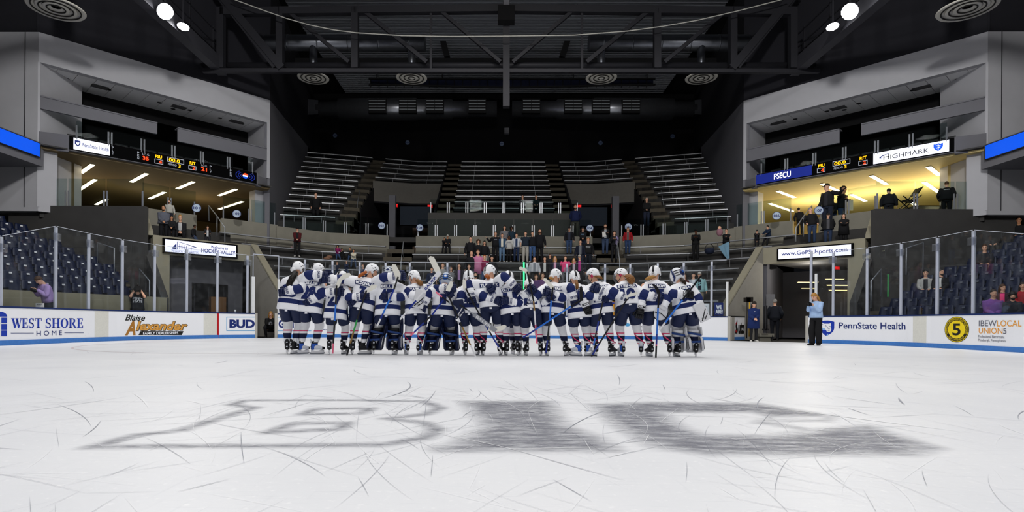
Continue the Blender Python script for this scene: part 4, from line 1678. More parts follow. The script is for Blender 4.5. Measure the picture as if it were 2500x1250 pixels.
        txt('H', 2157, 2171, .22, .72, LED_D, -.005)
        txt('IGHMARK', 2174, 2268, .22, .62, LED_D, -.005)
        put(poly2d('led_logo', [[(u_of(2147 + 34 * a), v) for a, v in ((0, .52), (.2, .66), (.6, .76), (1, .8), (.5, .7), (.2, .58), (.1, .46), (.4, .4), (0, .44))]], fn(.012), LED_N))
        put(poly2d('led_emblem', [[(u_of(2279 + 23 * a), .18 + .68 * b) for a, b in ((0, .95), (.25, .88), (.5, 1.0), (.75, .88), (1, .95), (1, .5), (.8, .2), (.5, 0), (.2, .2), (0, .5))]], fn(.01), mat('led_blue', '0b50d8', .4, emit=.75)))
        put(poly2d('led_emblem', [[(u_of(2279 + 23 * a), .18 + .68 * b) for a, b in ((.46, .85), (.54, .85), (.54, .15), (.46, .15))], [(u_of(2279 + 23 * a), .18 + .68 * b) for a, b in ((.25, .75), (.75, .68), (.75, .6), (.25, .67))], [(u_of(2279 + 23 * a), .18 + .68 * b) for a, b in ((.3, .42), (.7, .52), (.7, .44), (.3, .34))]], fn(.014), LED_W))
    # dark portal screens below
    N2 = V((.76 * sg, .65, 0))
    a0, b0 = (14.15, 23.05), (11.5, 26.15)
    if sg < 0:
        q = [(402, 583), (577, 600), (402, 615), (577, 629)]
    else:
        q = [(2079, 594), (1900, 609), (2079, 623), (1900, 634)]
    pl = S(*a0, 3.7, sg)
    nrm = V((.76 * sg, .65, 0))
    pts = [atp(x, y, pl - nrm * .1, nrm) for x, y in q]
    root = empty('portal_screen', (pts[0] + pts[3]) / 2, 'lit white sign over the ' + ('closed tunnel welcoming visitors to Hockey Valley' if sg < 0 else 'open tunnel showing a sports web address'), 'screen')
    fl = frame_fn(pts[2] if sg < 0 else pts[3], pts[3] if sg < 0 else pts[2], pts[0] if sg < 0 else pts[1], .012)
    fl0 = frame_fn(pts[2] if sg < 0 else pts[3], pts[3] if sg < 0 else pts[2], pts[0] if sg < 0 else pts[1], 0)
    put2 = lambda o, root=root: (setattr(o, 'parent', root), setattr(o, 'matrix_parent_inverse', Matrix.Translation(-root.location)), o)[2]
    mb = MB()
    mb.prism([fl0(-.02, -.08), fl0(1.02, -.08), fl0(1.02, 1.08), fl0(-.02, 1.08)], nrm * .09)
    put2(mb.obj('case', LED_D))
    put2(poly2d('lit_face', [rect(0.005, .03, .995, .97)], fl, mat('sign_white', 'dfe0f2', .4, emit=.8)))
    fo = lambda u, v: fl(u, v) - nrm * .004
    if sg < 0:
        put2(lettering('sign_lettering', 'Welcome to', fo, .62, .56, .25, .26, LED_N, None, .015))
        put2(lettering('sign_lettering', 'HOCKEY VALLEY', fo, .485, .2, .5, .32, LED_N, None, .025))
        put2(lettering('sign_lettering', 'PEGULA ICE ARENA', fo, .09, .06, .36, .11, LED_N, None, .0))
        T = lambda pts: [(.09 + .35 * a, .2 + .7 * b) for a, b in pts]
        put2(poly2d('sign_picture', [T([(.2, .95), (.22, 1), (.98, .5), (.9, .46), (.96, .52)]), T([(.0, .2), (.1, .55), (.17, .75), (.17, .12), (.05, .12)]), T([(.19, .1), (.21, .1), (.21, .95), (.19, .95)])]
                    + [T([(.28 + .09 * i, .12), (.295 + .09 * i, .12), (.295 + .09 * i, .72 - .04 * i), (.28 + .09 * i, .72 - .04 * i)]) for i in range(6)] + [T([(.24, .42), (.85, .3), (.85, .34), (.24, .48)]), T([(-.03, .0), (1.05, .0), (1.05, .02), (-.03, .02)])], fo, LED_N))
    else:
        put2(lettering('sign_lettering', 'www.GoPSUsports.com', fo, .05, .24, .9, .5, LED_N, None, .008))
# exit signs and other little wall lights
EXITM = mat('exit_red', 'ff1414', .4, emit=1.3)


def exit_sign(x, y, Y, w, h, label, nrm=(0, -1, 0), text='EXIT'):
    c = at(x, y, Y)
    n = V(nrm).normalized()
    xx = V((-n.y, n.x, 0))
    if xx.x < 0:
        xx = -xx
    root = empty('exit_sign', c, label, 'sign', 'red exit signs')
    f = lambda o: (lambda u, v: xx * u + V((0, 0, v)) + n * o)
    MB().prism([f(0)(a, b) for a, b in rect(-w / 2, -h / 2, w / 2, h / 2)], -n * .08).obj('case', LED_D, root)
    poly2d('lit_face', [rect(-w * .47, -h * .45, w * .47, h * .45)], f(.004), mat('exit_dark', '3a0505', .5, emit=.4, ecol='ff1010'), root)
    lettering('exit_lettering', text, f(.008), -w * .4, -h * .32, w * .8, h * .64, EXITM, root, .02)


for i, (x, y) in enumerate(((965, 502), (1050, 504), (1413, 504), (1498, 504))):
    exit_sign(x, y, 38.0, .36, .24, f'small red exit sign in the bleacher stairwell, {["outer one, score ribbon side", "inner one, score ribbon side", "inner one, lit concourse side", "outer one, lit concourse side"][i]}')
exit_sign(435, 634, 26.2, .2, .2, 'tiny red exit sign under the Hockey Valley portal')
exit_sign(2042, 653, 27.2, .34, .22, 'red exit sign inside the open tunnel under the web address')
# signs on the concourse glass and on the back wall
for x, y, Y, s, lb in ((480, 508, 25.9, '101', 'by the corner stairs under the score ribbon'), (578, 522, 27.3, '102', 'beyond the corner stairs under the score ribbon'), (932, 551, 32.3, '102', 'on the guard glass nearest the stairs, score ribbon side'),
                       (1025, 556, 32.3, '104', 'on the middle guard glass, score ribbon end'), (1440, 557, 32.3, '104', 'on the middle guard glass, lit concourse end'), (1534, 554, 32.2, '106', 'on the guard glass above the person in a red jacket'),
                       (1896, 527, 27.3, '106', 'on the lit concourse glass, next to the bleachers'), (1999, 514, 25.9, '107', 'on the lit concourse glass, near the railing')):
    c = at(x, y, Y)
    section_sign(s, c, .19 if Y < 30 else .2, (-c.x * .5 if Y < 30 else 0, -c.y, 0), f'round pale section {s} sign {lb}')
for x, y, s in ((818, 331, '202'), (995, 348, '203'), (1225, 351, '204'), (1466, 349, '205'), (1642, 333, '206')):
    section_sign(s, at(x, y, 44.04), .17, (0, -1, 0), f'tiny dim {s} disc on the black back wall', True)

# ---- glass guards with paired posts
GUARD_N = {}


def guard(pts, z, h, label, w=1.13, post=.62):
    """pts: (s,Y) polyline, rink coordinates (signed s)"""
    P = [V((CX + s, Y, z)) for s, Y in pts]
    L = sum((P[i + 1] - P[i]).length for i in range(len(P) - 1))
    n = max(1, round(L / w))

    def along(t):
        for i in range(len(P) - 1):
            l = (P[i + 1] - P[i]).length
            if t <= l + 1e-6:
                return P[i].lerp(P[i + 1], t / l)
            t -= l
        return P[-1]
    for i in range(n):
        a, b = along(L * i / n), along(L * (i + 1) / n)
        d = (b - a).normalized()
        root = empty('glass_guard', (a + b) / 2, f'{label}, {ordw(i)} pane', 'railing', 'glass guard panes')
        a, b = a - root.location, b - root.location
        nn = V((-d.y, d.x, 0)) * .008
        MB().hexa([a - nn + d * .03, b - nn - d * .03, b + nn - d * .03, a + nn + d * .03], [p + V((0, 0, h)) for p in (a - nn + d * .03, b - nn - d * .03, b + nn - d * .03, a + nn + d * .03)]).obj('glass', RAILG, root)
        for q in (a + d * .06, b - d * .06):
            MB().beam(q + V((0, -.03, -.12)), q + V((0, -.03, post)), .055, .03).obj('post', RAILP, root)


_pl = [(s, rowY(32.6, s)) for s in (-11.4, -6.5)]
guard([(-11.4, rowY(32.6, 11.4)), (-9.5, rowY(32.6, 9.5)), (-6.5, rowY(32.6, 6.5))], 5.55, .95, 'clear guard on the lower parapet, score ribbon side')
guard([(-4.9, 32.6), (4.9, 32.6)], 5.55, .95, 'clear guard on the middle of the lower parapet')
guard([(6.5, rowY(32.6, 6.5)), (9.5, rowY(32.6, 9.5)), (11.4, rowY(32.6, 11.4))], 5.55, .95, 'clear guard on the lower parapet, lit concourse side')
guard([(-4.4, 34.4), (4.4, 34.4)], 7.2, .8, 'clear guard on the upper front wall')
for sg in (-1, 1):
    lb = 'score ribbon' if sg < 0 else 'lit concourse'
    guard([(sg * 15.9, 25.1), (sg * 14.45, 26.9)], 5.62, 1.1, f'concourse guard glass above the portal, {lb} side', 1.4)
    guard([(sg * 13.6, 27.7), (sg * 12.9, 28.25), (sg * 11.7, 29.5)], 5.62, 1.1, f'concourse guard glass next to the wing bleachers, {lb} side', 1.3)
    guard([(sg * 18.9, 22.7), (sg * 14.3, 22.7)], 5.17, 1.1, f'guard glass above the blank end wall, {lb} side', 1.6)
    guard([(sg * (18.2 - .677 * u + .736 * -.5), 22.24 + .736 * u - .677 * .5) for u in (1.1, 8.3)], 7.95, .62, f'loge guard glass above the ribbon, {lb} side', 1.2, .45)
# loge seats behind the ribbon
LS = mat('loge_seat_black', '17171a', .6)
base = MB()
base.box((0, .0, .25), (.5, .5, .1)).box((0, .25, .55), (.48, .1, .6))
ls0 = base.obj('loge_chair', LS)
tag(ls0, '', 'chair')
first = True
for sg in (-1, 1):
    for i in range(13):
        u = 1.3 + i * .56
        p = C(u, -.45, 7.45, sg)
        o = ls0 if first else dup(ls0)
        first = False
        o.location = p
        d = C(0, 1, 0, sg) - C(0, 0, 0, sg)
        o.rotation_euler = (0, 0, math.atan2(d.x, -d.y))
        o['label'] = f'black loge chair behind the {"score" if sg < 0 else "advert"} ribbon guard glass, {ordw(i)} from the pier'
        o['group'] = 'loge chairs'

# ---- stand-alone handrails
def handrail(pts, label, r=.022, posts=None):
    mb = MB()
    mb.tube(pts, r, 8)
    o = mb.obj('handrail', RAILP)
    tag(o, label, 'railing')
    for a, b in (posts or []):
        MB().tube([a, b], r, 8).obj('post', RAILP, o)
    return o


for sg in (-1, 1):
    lb = 'score ribbon' if sg < 0 else 'lit concourse'
    X = lambda x: x if sg < 0 else 2492 - x
    a, b, c = at(X(510), 502, 26.2), at(X(530), 528, 25.6), at(X(549), 556, 25.0)
    handrail([at(X(510), 540, 26.2), a, b, c, at(X(549), 590, 25.0)], f'steel handrail on the corner stairs, {lb} side', posts=[(b, b - V((0, 0, .9)))])
    for i, (x, y0, y1) in enumerate(((878, 465, 500), (985, 590, 640))):
        Y = (36, 30)[i]
        p, q = at(X(x), y0, Y), at(X(x) + (8 if sg < 0 else -8) * 0 + (-6 if sg < 0 else 6), y1, Y - 1.5)
        handrail([p - V((0, 0, .9)), p, q, q - V((0, 0, .9))], f'slim aisle handrail in the {"upper" if i == 0 else "lower"} bleachers, {lb} side')
    # stair rails at the end of the seats
    for i, (pa, pb) in enumerate((((341, 657), (365, 686)), ((238, 592), (279, 606)))):
        p, q = at(X(pa[0]), pa[1], 21.5), at(X(pb[0]), pb[1], 20.8)
        handrail([p - V((0, 0, 1.0)), p, q, q - V((0, 0, .95))], f'bent steel stair rail beside the blue seats, {"lower" if i == 0 else "upper"} one, {lb} side')

# ---- blue arena seats
SEAT = mat('seat_navy', '101a36', .45, var=.1)
SEATF = mat('seat_frame', '10131c', .6)
SA, SDv, SNv = V((14.2, 16.1)), V((-.357, .934)), V((.934, .357))
NSEAT = (2.03, 1.78)
sb = MB()
# back: curved shell, slightly reclined; faces local -y
rings = []
for z, y in ((.36, .0), (.5, .03), (.7, .07), (.84, .11), (.88, .12)):
    w = .225 if z < .8 else .2
    rings.append([V((x * w, y + .05 * abs(x) ** 2 * -1 + o, z)) for x, o in ((-1, 0), (-.5, 0), (0, 0), (.5, 0), (1, 0), (1, .045), (.5, .045), (0, .045), (-.5, .045), (-1, .045))])
sb.loft(rings, 0, True)
seat0 = empty('arena_seat', (0, 0, 0), 'x', 'seat', 'navy arena seats')
sb.obj('backrest', SEAT, seat0)
mb = MB()
mb.loft([[V((x * .215, y, z + o)) for x, o in ((-1, .02), (0, 0), (1, .02), (1, .07), (0, .05), (-1, .07))] for y, z in ((.02, .42), (-.2, .44), (-.4, .47), (-.43, .45))], 0, True)
mb.obj('seat', SEAT, seat0)
mb = MB()
mb.box((-.24, -.1, .3), (.03, .3, .6)).box((.24, -.1, .3), (.03, .3, .6)).box((0, .06, .2), (.4, .04, .4))
mb.obj('seat_frame', SEATF, seat0)
mb = MB()
mb.box((0, .055, .80), (.085, .012, .05), 0, Matrix.Rotation(-.2, 3, 'X'))
_pl = mb.obj('number_plate', mat('plate_white', 'd8dade', .4), seat0)
seat1 = dup(seat0)
for _ch in seat1.children:
    if _ch.name.startswith('number_plate'):
        _ch.data = _ch.data.copy()
        _ch.data.materials[0] = mat('plate_dim', '555a66', .6)  # darker plate copy: the dimmer right side put into the colour
AEND = [4.05, 4.4, 4.7, 5.0, 5.3, 5.35, 5.3, 5.4, 5.4, 5.5, 5.5]
ter = {-1: MB(), 1: MB()}
ZSEAT = {-1: 1.0, 1: .45}                    # the seats on the lion shield side start lower
for sg in (-1, 1):
    first = True
    lb = 'left' if sg < 0 else 'right'
    for k in range(12 if sg > 0 else 11):
        off = .75 + .68 * k
        zf = ZSEAT[sg] + .31 * k
        AE = AEND[k] if sg < 0 else 4.5 + min(.7, .1 * k)
        q0, q1 = SA + SNv * (off - .45) + SDv * -7, SA + SNv * (off - .45) + SDv * (AE + .2)
        r0, r1 = q0 + SNv * .68, q1 + SNv * .68
        hexs(ter[sg], [q0, q1, r1, r0], max(0, zf - .7), zf, sg)
        al = AE
        c = 0
        while True:
            p = SA + SNv * off + SDv * al
            P = S(p.x, p.y, zf, sg)
            # stop past the edge of the frame
            d = P - EYE
            if p.y < 12.5 or c > 13:
                break
            if p.y > 22.1:
                al -= .49
                continue
            u = (d.x + .014 * d.y) / d.y * FPX + PPX
            if not (-60 < u < 2560):
                break
            o = (seat0 if sg < 0 else seat1) if first else dup(seat0 if sg < 0 else seat1)
            first = False
            o.location = P
            o.rotation_euler = (0, 0, math.atan2(-sg * SNv.x, SNv.y))
            o['label'] = f'navy folding seat, {ordw(k)} row above the {"window-firm" if sg < 0 else "lion shield"} boards, {ordw(c)} from the stairs'
            al -= .49
            c += 1
    struct(ter[sg], f'floor_seat_terrace_{lb}', CONCD)
    mb = MB()                                     # stairs beside the seats
    for k in range(12 if sg > 0 else 11):
        AE = AEND[k] if sg < 0 else 4.5 + min(.7, .1 * k)
        for h in (0, 1):
            off = .75 + .68 * k + .34 * h
            q0 = SA + SNv * (off - .45) + SDv * (AE + .25)
            q1 = SA + SNv * (off - .45) + SDv * (AE + 1.35)
            if q1.y > 22.4:
                q1 = q0 + SDv * max(.1, (22.4 - q0.y) / .934)
            hexs(mb, [q0, q1, q1 + SNv * .34, q0 + SNv * .34], 0, ZSEAT[sg] + .31 * k + .155 * h, sg)
    struct(mb, f'floor_seat_stairs_{lb}', STEP)

# ---- things in the two tunnels
_w0, _wn = S(14.4, 24.25, 0, -1), V((-.76, .65, 0))
q = [atp(x, y, _w0, _wn) for x, y in ((468, 690), (556, 696), (556, 772), (468, 772))]
mb = MB()
mb.prism(q, _wn * -.02)
struct(mb, 'opening_shade', BLACKW)  # flat black panel painted as the darkness of an opening
root = empty('cardboard_box', atp(531, 742, _w0 - _wn * .5, _wn), 'brown cardboard box standing in the dark doorway of the closed tunnel', 'box')
MB().box((0, 0, -.1), (.62, .4, .8), 0, Matrix.Rotation(.7, 3, 'Z')).obj('carton', mat('cardboard', '6b4c2c', .8), root)
for i, (x, y, w) in enumerate(((1972, 690, 1.0), (2038, 682, .9), (2046, 697, 1.1), (2046, 709, .9), (1976, 705, .8))):  # glowing strips stand in for ceiling light reflections on glass
    c = at(x, y, 28.2 + .3 * i)
    root = empty('reflection_strip', c, f'warm glowing strip added as a reflection in the open tunnel, {ordw(i)} from the entrance', 'light', 'reflection strips in the open tunnel')
    MB().box((0, 0, .03), (w, .12, .04)).obj('housing', mat('strip_housing', 'd8d0b8', .5), root)
    MB().box((0, 0, 0), (w * .95, .08, .02)).obj('diffuser', mat('reflection_glow', 'ffdf9c', .5, emit=3.0, ecol='ffd58a'), root)
l = bpy.data.lights.new('tunnel_fill', 'POINT')  # added fill lamp without a fixture, brightens the tunnel walls
l.energy, l.shadow_soft_size, l.color = 130, .4, (1, .93, .82)
o = bpy.data.objects.new('tunnel_fill', l)
COL.objects.link(o)
o.location = S(13.6, 25.9, 3.0, 1)
# ================================================================== FIGURES
def mk(n, c, r=.8, v=.06, **k):
    return mat(n, c, r, var=v, scale=14, **k)


SKIN = {'fair': mk('skin_fair', 'e0ad90', .55), 'tan': mk('skin_tan', 'c08a66', .55), 'dark': mk('skin_dark', '5c3a28', .55)}
EYEB = mk('eye_shade_brown', '5a4034', .5)
EYEM, LIP = mk('eye_dark', '1c1512', .4), mk('lip_rose', 'a5564c', .5)
HAIRM = {'black': mk('hair_black', '17120f', .5, .3), 'brown': mk('hair_brown', '4a2f1c', .5, .3), 'dark': mk('hair_dark_brown', '2b1b12', .5, .3), 'blond': mk('hair_blond', 'a87a3c', .5, .3),
         'red': mk('hair_auburn', 'a4561c', .5, .3), 'grey': mk('hair_grey', '8c8985', .6, .2), 'curl': mk('hair_curly_brown', '85592c', .5, .35)}


def lerp(a, b, t):
    return a + (b - a) * t


def curve_pts(P, n=6):
    """Catmull-Rom through points"""
    P = [V(p) for p in P]
    Q = [P[0] * 2 - P[1]] + P + [P[-1] * 2 - P[-2]]
    out = []
    for i in range(1, len(Q) - 2):
        for k in range(n):
            t = k / n
            a, b, c, d = Q[i - 1], Q[i], Q[i + 1], Q[i + 2]
            out.append(.5 * ((2 * b) + (c - a) * t + (2 * a - 5 * b + 4 * c - d) * t * t + (3 * b - a - 3 * c + d) * t ** 3))
    out.append(P[-1])
    return out


def interp(tab, t):
    for i in range(len(tab) - 1):
        if t <= tab[i + 1][0]:
            k = (t - tab[i][0]) / max(1e-9, tab[i + 1][0] - tab[i][0])
            return [lerp(a, b, k) for a, b in zip(tab[i][1:], tab[i + 1][1:])]
    return list(tab[-1][1:])


def ik(a, c, l1, l2, pole):
    a, c = V(a), V(c)
    d = c - a
    L = d.length
    if L > (l1 + l2) * .995:
        c = a + d * ((l1 + l2) * .995 / L)
        d = c - a
        L = d.length
    u = d / L
    x = (l1 * l1 - l2 * l2 + L * L) / (2 * L)
    h = math.sqrt(max(0, l1 * l1 - x * x))
    p = V(pole)
    p = p - u * p.dot(u)
    p = p.normalized() if p.length > 1e-5 else V((0, 0, -1))
    return a + u * x + p * h, c


def ering(c, x, y, a, b, n=16, p=2.3):
    out = []
    for i in range(n):
        t = 2 * PI * i / n
        ct, st = math.cos(t), math.sin(t)
        out.append(c + x * (a * math.copysign(abs(ct) ** (2 / p), ct)) + y * (b * math.copysign(abs(st) ** (2 / p), st)))
    return out


def wrinkle(mb, i0, amp, freq, seed, centre_z=True):
    for i in range(i0, len(mb.v)):
        v = V(mb.v[i])
        nn = noise.noise_vector(V((v.x * freq + seed, v.y * freq, v.z * freq * 1.2)))
        mb.v[i] = tuple(v + V((nn.x, nn.y, nn.z * .3)) * amp)


def limb(mb, a, m, e, tab, n=12, steps=12, mats=None, m0=0, round_=.3):
    """sleeve or leg through joint m; tab rows (t 0..1, radius); mats: function t -> material index"""
    a, m, e = V(a), V(m), V(e)
    l1, l2 = (m - a).length, (e - m).length
    k = l1 / (l1 + l2)
    pts = curve_pts([a, a.lerp(m, .55), m.lerp((a + e) / 2, .10), m.lerp(e, .45), e], steps // 4 + 1)
    N = len(pts)
    rs = [interp(tab, i / (N - 1))[0] for i in range(N)]
    ms = [(mats((i + .5) / (N - 1)) if mats else m0) for i in range(N - 1)]
    o = len(mb.v)
    # parallel-transport rings with ring materials
    rings, prev = [], None
    for i, p in enumerate(pts):
        t = (pts[min(i + 1, N - 1)] - pts[max(i - 1, 0)]).normalized()
        b = prev if prev is not None else (V((0, 1, 0)) if abs(t.y) < .9 else V((1, 0, 0)))
        x = (b - t * b.dot(t)).normalized()
        prev = x
        y = t.cross(x)
        rings.append([p + (x * math.cos(2 * PI * q / n) + y * math.sin(2 * PI * q / n)) * rs[i] for q in range(n)])
    mb.loft(rings, ms, True, True)
    return o


def remesh(o, voxel, smooth=2):
    md = o.modifiers.new('r', 'REMESH')
    md.mode = 'VOXEL'
    md.voxel_size = voxel
    md.use_smooth_shade = True
    if smooth:
        s = o.modifiers.new('s', 'SMOOTH')
        s.iterations = smooth
        s.factor = .5
    dg = bpy.context.evaluated_depsgraph_get()
    me = bpy.data.meshes.new_from_object(o.evaluated_get(dg), depsgraph=dg)
    old = o.data
    mats = list(old.materials)
    o.modifiers.clear()
    o.data = me
    bpy.data.meshes.remove(old)
    me.materials.clear()
    for m in mats:
        me.materials.append(m)
    return me


def hand(mb, w, d, nrm, s=1.0, curl=.6, thumb=1):
    """bare hand: palm from wrist w along d, back of the hand towards nrm, four fingers and a thumb"""
    d, nrm = V(d).normalized(), V(nrm)
    nrm = (nrm - d * nrm.dot(d)).normalized()
    x = d.cross(nrm) * thumb
    mb.loft([ering(w + d * t * s, x, nrm, a * s, b * s, 10) for t, a, b in ((-.02, .026, .02), (.02, .034, .018), (.06, .041, .016), (.09, .042, .014))])
    for i, (o, L) in enumerate(((.031, .066), (.011, .076), (-.010, .07), (-.030, .055))):
        p = w + d * .088 * s + x * o * s
        pts = [p]
        a = 0
        for q in range(3):
            a += curl * (.7 if q == 0 else .6)
            p = p + (d * math.cos(a) - nrm * math.sin(a)) * (L / 3 * s)
            pts.append(p)
        mb.tube(pts, [.0098 * s, .0094 * s, .0088 * s, .0065 * s], 7)
    p = w + d * .03 * s + x * .034 * s
    mb.tube([p, p + (d * .6 + x * .7 - nrm * .3) * .032 * s, p + (d * 1.1 + x * .75 - nrm * .6) * .05 * s], [.012 * s, .011 * s, .008 * s], 7)


def head_lofts(mb, c, R, s):
    """head with chin, nose and ears; c centre of the skull, R orientation (face +y), s scale"""
    f = lambda x, y, z: V(c) + R @ V((x, y, z)) * s
    prof = [(-.118, .02, .02, .062), (-.112, .036, .034, .052), (-.095, .05, .052, .036), (-.065, .062, .072, .016), (-.03, .070, .086, .002), (.0, .074, .092, -.004), (.035, .076, .095, -.008), (.07, .068, .086, -.010), (.097, .048, .062, -.012), (.112, .02, .028, -.014)]
    X, Yv = R @ V((1, 0, 0)), R @ V((0, 1, 0))
    mb.loft([ering(f(0, dy, z), X, Yv, a * s, b * s, 14, 2.2) for z, a, b, dy in prof])
    mb.tube([f(0, .088, .012), f(0, .102, -.022), f(0, .092, -.036)], [.009 * s, .015 * s, .009 * s], 7)
    for sx in (-1, 1):
        mb.ell(f(sx * .076, -.008, -.012), (.012 * s, .022 * s, .032 * s), R, 8, 6)
    mb.loft([ering(f(0, -.012 + .012 * t, -.07 - .13 * t), X, Yv, (.052 + .008 * t) * s, (.054 + .01 * t) * s, 12) for t in (0, .5, 1)])


def shell(mb, c, R, rx, ry, rz, low, nu=20, nv=9, m=0, s=1.0, cap=True, dents=0):
    """cap-like shell over a head; low(az) gives how far down (0 top .. 1 bottom pole) it reaches at azimuth az (0 = face)"""
    rings = []
    for i in range(nv + 1):
        ring = []
        for k in range(nu):
            az = 2 * PI * k / nu
            th = PI * max(.015, low(az) * i / nv)
            st = math.sin(th)
            p = V((rx * st * math.sin(az), ry * st * math.cos(az), rz * math.cos(th)))
            ring.append(V(c) + R @ (p * s))
        rings.append(ring)
    mb.loft(rings, m, True, cap)


def make_figure(name, P):
    """P: dict of pose and clothing; returns the person object (a continuous body mesh that parents hair and clothes).
    Local axes: x to the person's right, y forward, z up; P['M'] places them in the hall."""
    s = P['s']
    sit = P.get('sit', 0)
    lift = P.get('lift', 0.0)
    hip = V(P['hip'])
    up = V((P.get('side', 0), P.get('lean', 0), 1)).normalized()
    rt = (V((1, 0, 0)) - up * up.x)
    tw = P.get('twist', 0)
    rt = (Matrix.Rotation(tw, 3, up) @ rt.normalized())
    fw = up.cross(rt)
    at_ = lambda t, x=0, y=0: hip + up * (t * s) + rt * (x * s) + fw * (y * s)
    W = P.get('w', 1.0)
    SL, SR = at_(.44, -.17 * W), at_(.44, .17 * W)
    neck = at_(.52, 0, .01)
    Rh = P.get('headR') or Matrix.Rotation(0, 3, 'Z')
    base = Matrix((rt, fw, up)).transposed()
    R = base @ Rh
    hc = neck + up * .03 * s + R @ V((0, .025, .135)) * s
    arms = {}
    for k, sh in (('l', SL), ('r', SR)):
        el, wr = ik(sh, V(P[k + 'h']), .285 * s, .26 * s, V(P.get(k + 'p', (-.4 if k == 'l' else .4, -.5, -.8))))
        arms[k] = (sh, el, wr)
    legs = {}
    for k, sx in (('l', -1), ('r', 1)):
        hj = hip + rt * (sx * .09 * s * W) - up * .02 * s
        kn, an = ik(hj, V(P[k + 'f']) + V((0, 0, (.085 * s) + lift)), .43 * s, .41 * s, V(P.get(k + 'k', (sx * .15, 1, 0))))
        legs[k] = (hj, kn, an)
    thin = P.get('thin', 1.0)
    mb = MB()
    head_lofts(mb, hc, R, s)
    mb.loft([ering(at_(t, 0, dy), rt, fw, a * s * thin, b * s * thin, 14) for t, a, b, dy in ((-.1, .14, .1, 0), (.0, .165, .115, -.01), (.12, .14, .1, 0), (.25, .145, .105, .0), (.36, .165, .11, 0), (.44, .15, .09, 0), (.485, .085, .065, 0), (.53, .055, .055, .01))])
    for k in 'lr':
        sh, el, wr = arms[k]
        limb(mb, sh, el, wr, [(0, .058 * s), (.3, .048 * s), (.5, .041 * s), (.65, .041 * s), (1, .027 * s)], 10, 8)
        hj, kn, an = legs[k]
        limb(mb, hj, kn, an, [(0, .088 * s), (.25, .08 * s), (.5, .056 * s), (.68, .055 * s), (1, .036 * s)], 10, 8)
        if not P.get('gloves'):
            d = (wr - el).normalized()
            hn = V(P.get(k + 'n', (0, 0, 1))) if P.get(k + 'n') else (wr - hip).cross(V((0, 0, 1))).cross(d) + V((0, 0, .01))
            hand(mb, wr, V(P.get(k + 'd', d)), hn, s, P.get('curl', .5), 1 if k == 'l' else -1)
    sk = SKIN[P.get('skin', 'fair')]
    body = mb.obj(name, [sk, EYEM, LIP, EYEB])
    me = remesh(body, P.get('voxel', .019))
    # eyes, brows and mouth get their own colour on the finished surface
    Ri = R.transposed()
    for f in me.polygons:
        q = (Ri @ (V(f.center) - hc)) / s
        if q.y > .05 and -.12 < q.z < .1:
            ax = abs(q.x)
            fine = P.get('voxel', .019) < .015
            if (.02 < ax < .044 and .0 < q.z < .014) or (fine and .016 < ax < .05 and .03 < q.z < .037):
                f.material_index = 1 if fine else 3
            elif ax < .026 and -.071 < q.z < -.058:
                f.material_index = 2
    body.matrix_world = P['M']
    info = dict(s=s, hip=hip, up=up, rt=rt, fw=fw, at=at_, SL=SL, SR=SR, neck=neck, R=R, hc=hc, arms=arms, legs=legs, W=W, body=body, lift=lift)
    return body, info


def hair(I, kind, col, parent):
    s, R, hc = I['s'], I['R'], I['hc']
    m = HAIRM[col]
    f = lambda x, y, z: hc + R @ V((x, y, z)) * s
    mb = MB()
    front, side, back = {'short': (.30, .48, .66), 'bald': (.2, .5, .6), 'long': (.33, .5, .7), 'bun': (.32, .46, .62), 'pony': (.32, .46, .64), 'curly': (.36, .58, .72)}[kind]
    lo = lambda az: lerp(lerp(front, side, min(1, abs(math.sin(az / 2)) * 1.6)), back, max(0, -math.cos(az)) ** .6)
    g = 1.15 if kind == 'curly' else 1.0
    shell(mb, f(0, -.01, .01), R, .086 * g, .106 * g, .118 * g, lo, 18, 7, 0, s)
    if kind == 'long':
        for i in range(9):
            a = PI * (.62 + .76 * i / 8)
            x, y = math.sin(a) * .082, math.cos(a) * .1 - .01
            mb.tube([f(x * .8, y * .8, .05), f(x, y, -.03), f(x * 1.1, y * 1.05 - .01, -.14), f(x * 1.15, y * 1.0 - .02, -.26 - .02 * (i % 3)), f(x * 1.0, y * .95 - .01, -.31)], [.02 * s, .03 * s, .03 * s, .024 * s, .006 * s], 7)
    if kind == 'bun':
        mb.ell(f(0, -.1, .085), (.04 * s, .04 * s, .035 * s), R, 10, 7)
    if kind == 'pony':
        mb.tube([f(0, -.1, .04), f(.0, -.15, .03), f(.01, -.17, -.06), f(.0, -.16, -.2)], [.02 * s, .032 * s, .03 * s, .008 * s], 8)
    if kind == 'curly':
        rr = random.Random(int(hc.z * 1e4))
        for i in range(26):
            a, z = rr.uniform(1.2, 5.08), rr.uniform(-.08, .1)
            mb.ell(f(math.sin(a) * .095, math.cos(a) * .1 - .01, z), (.034 * s,) * 3, None, 7, 5)
    return mb.obj('hair', m, parent)


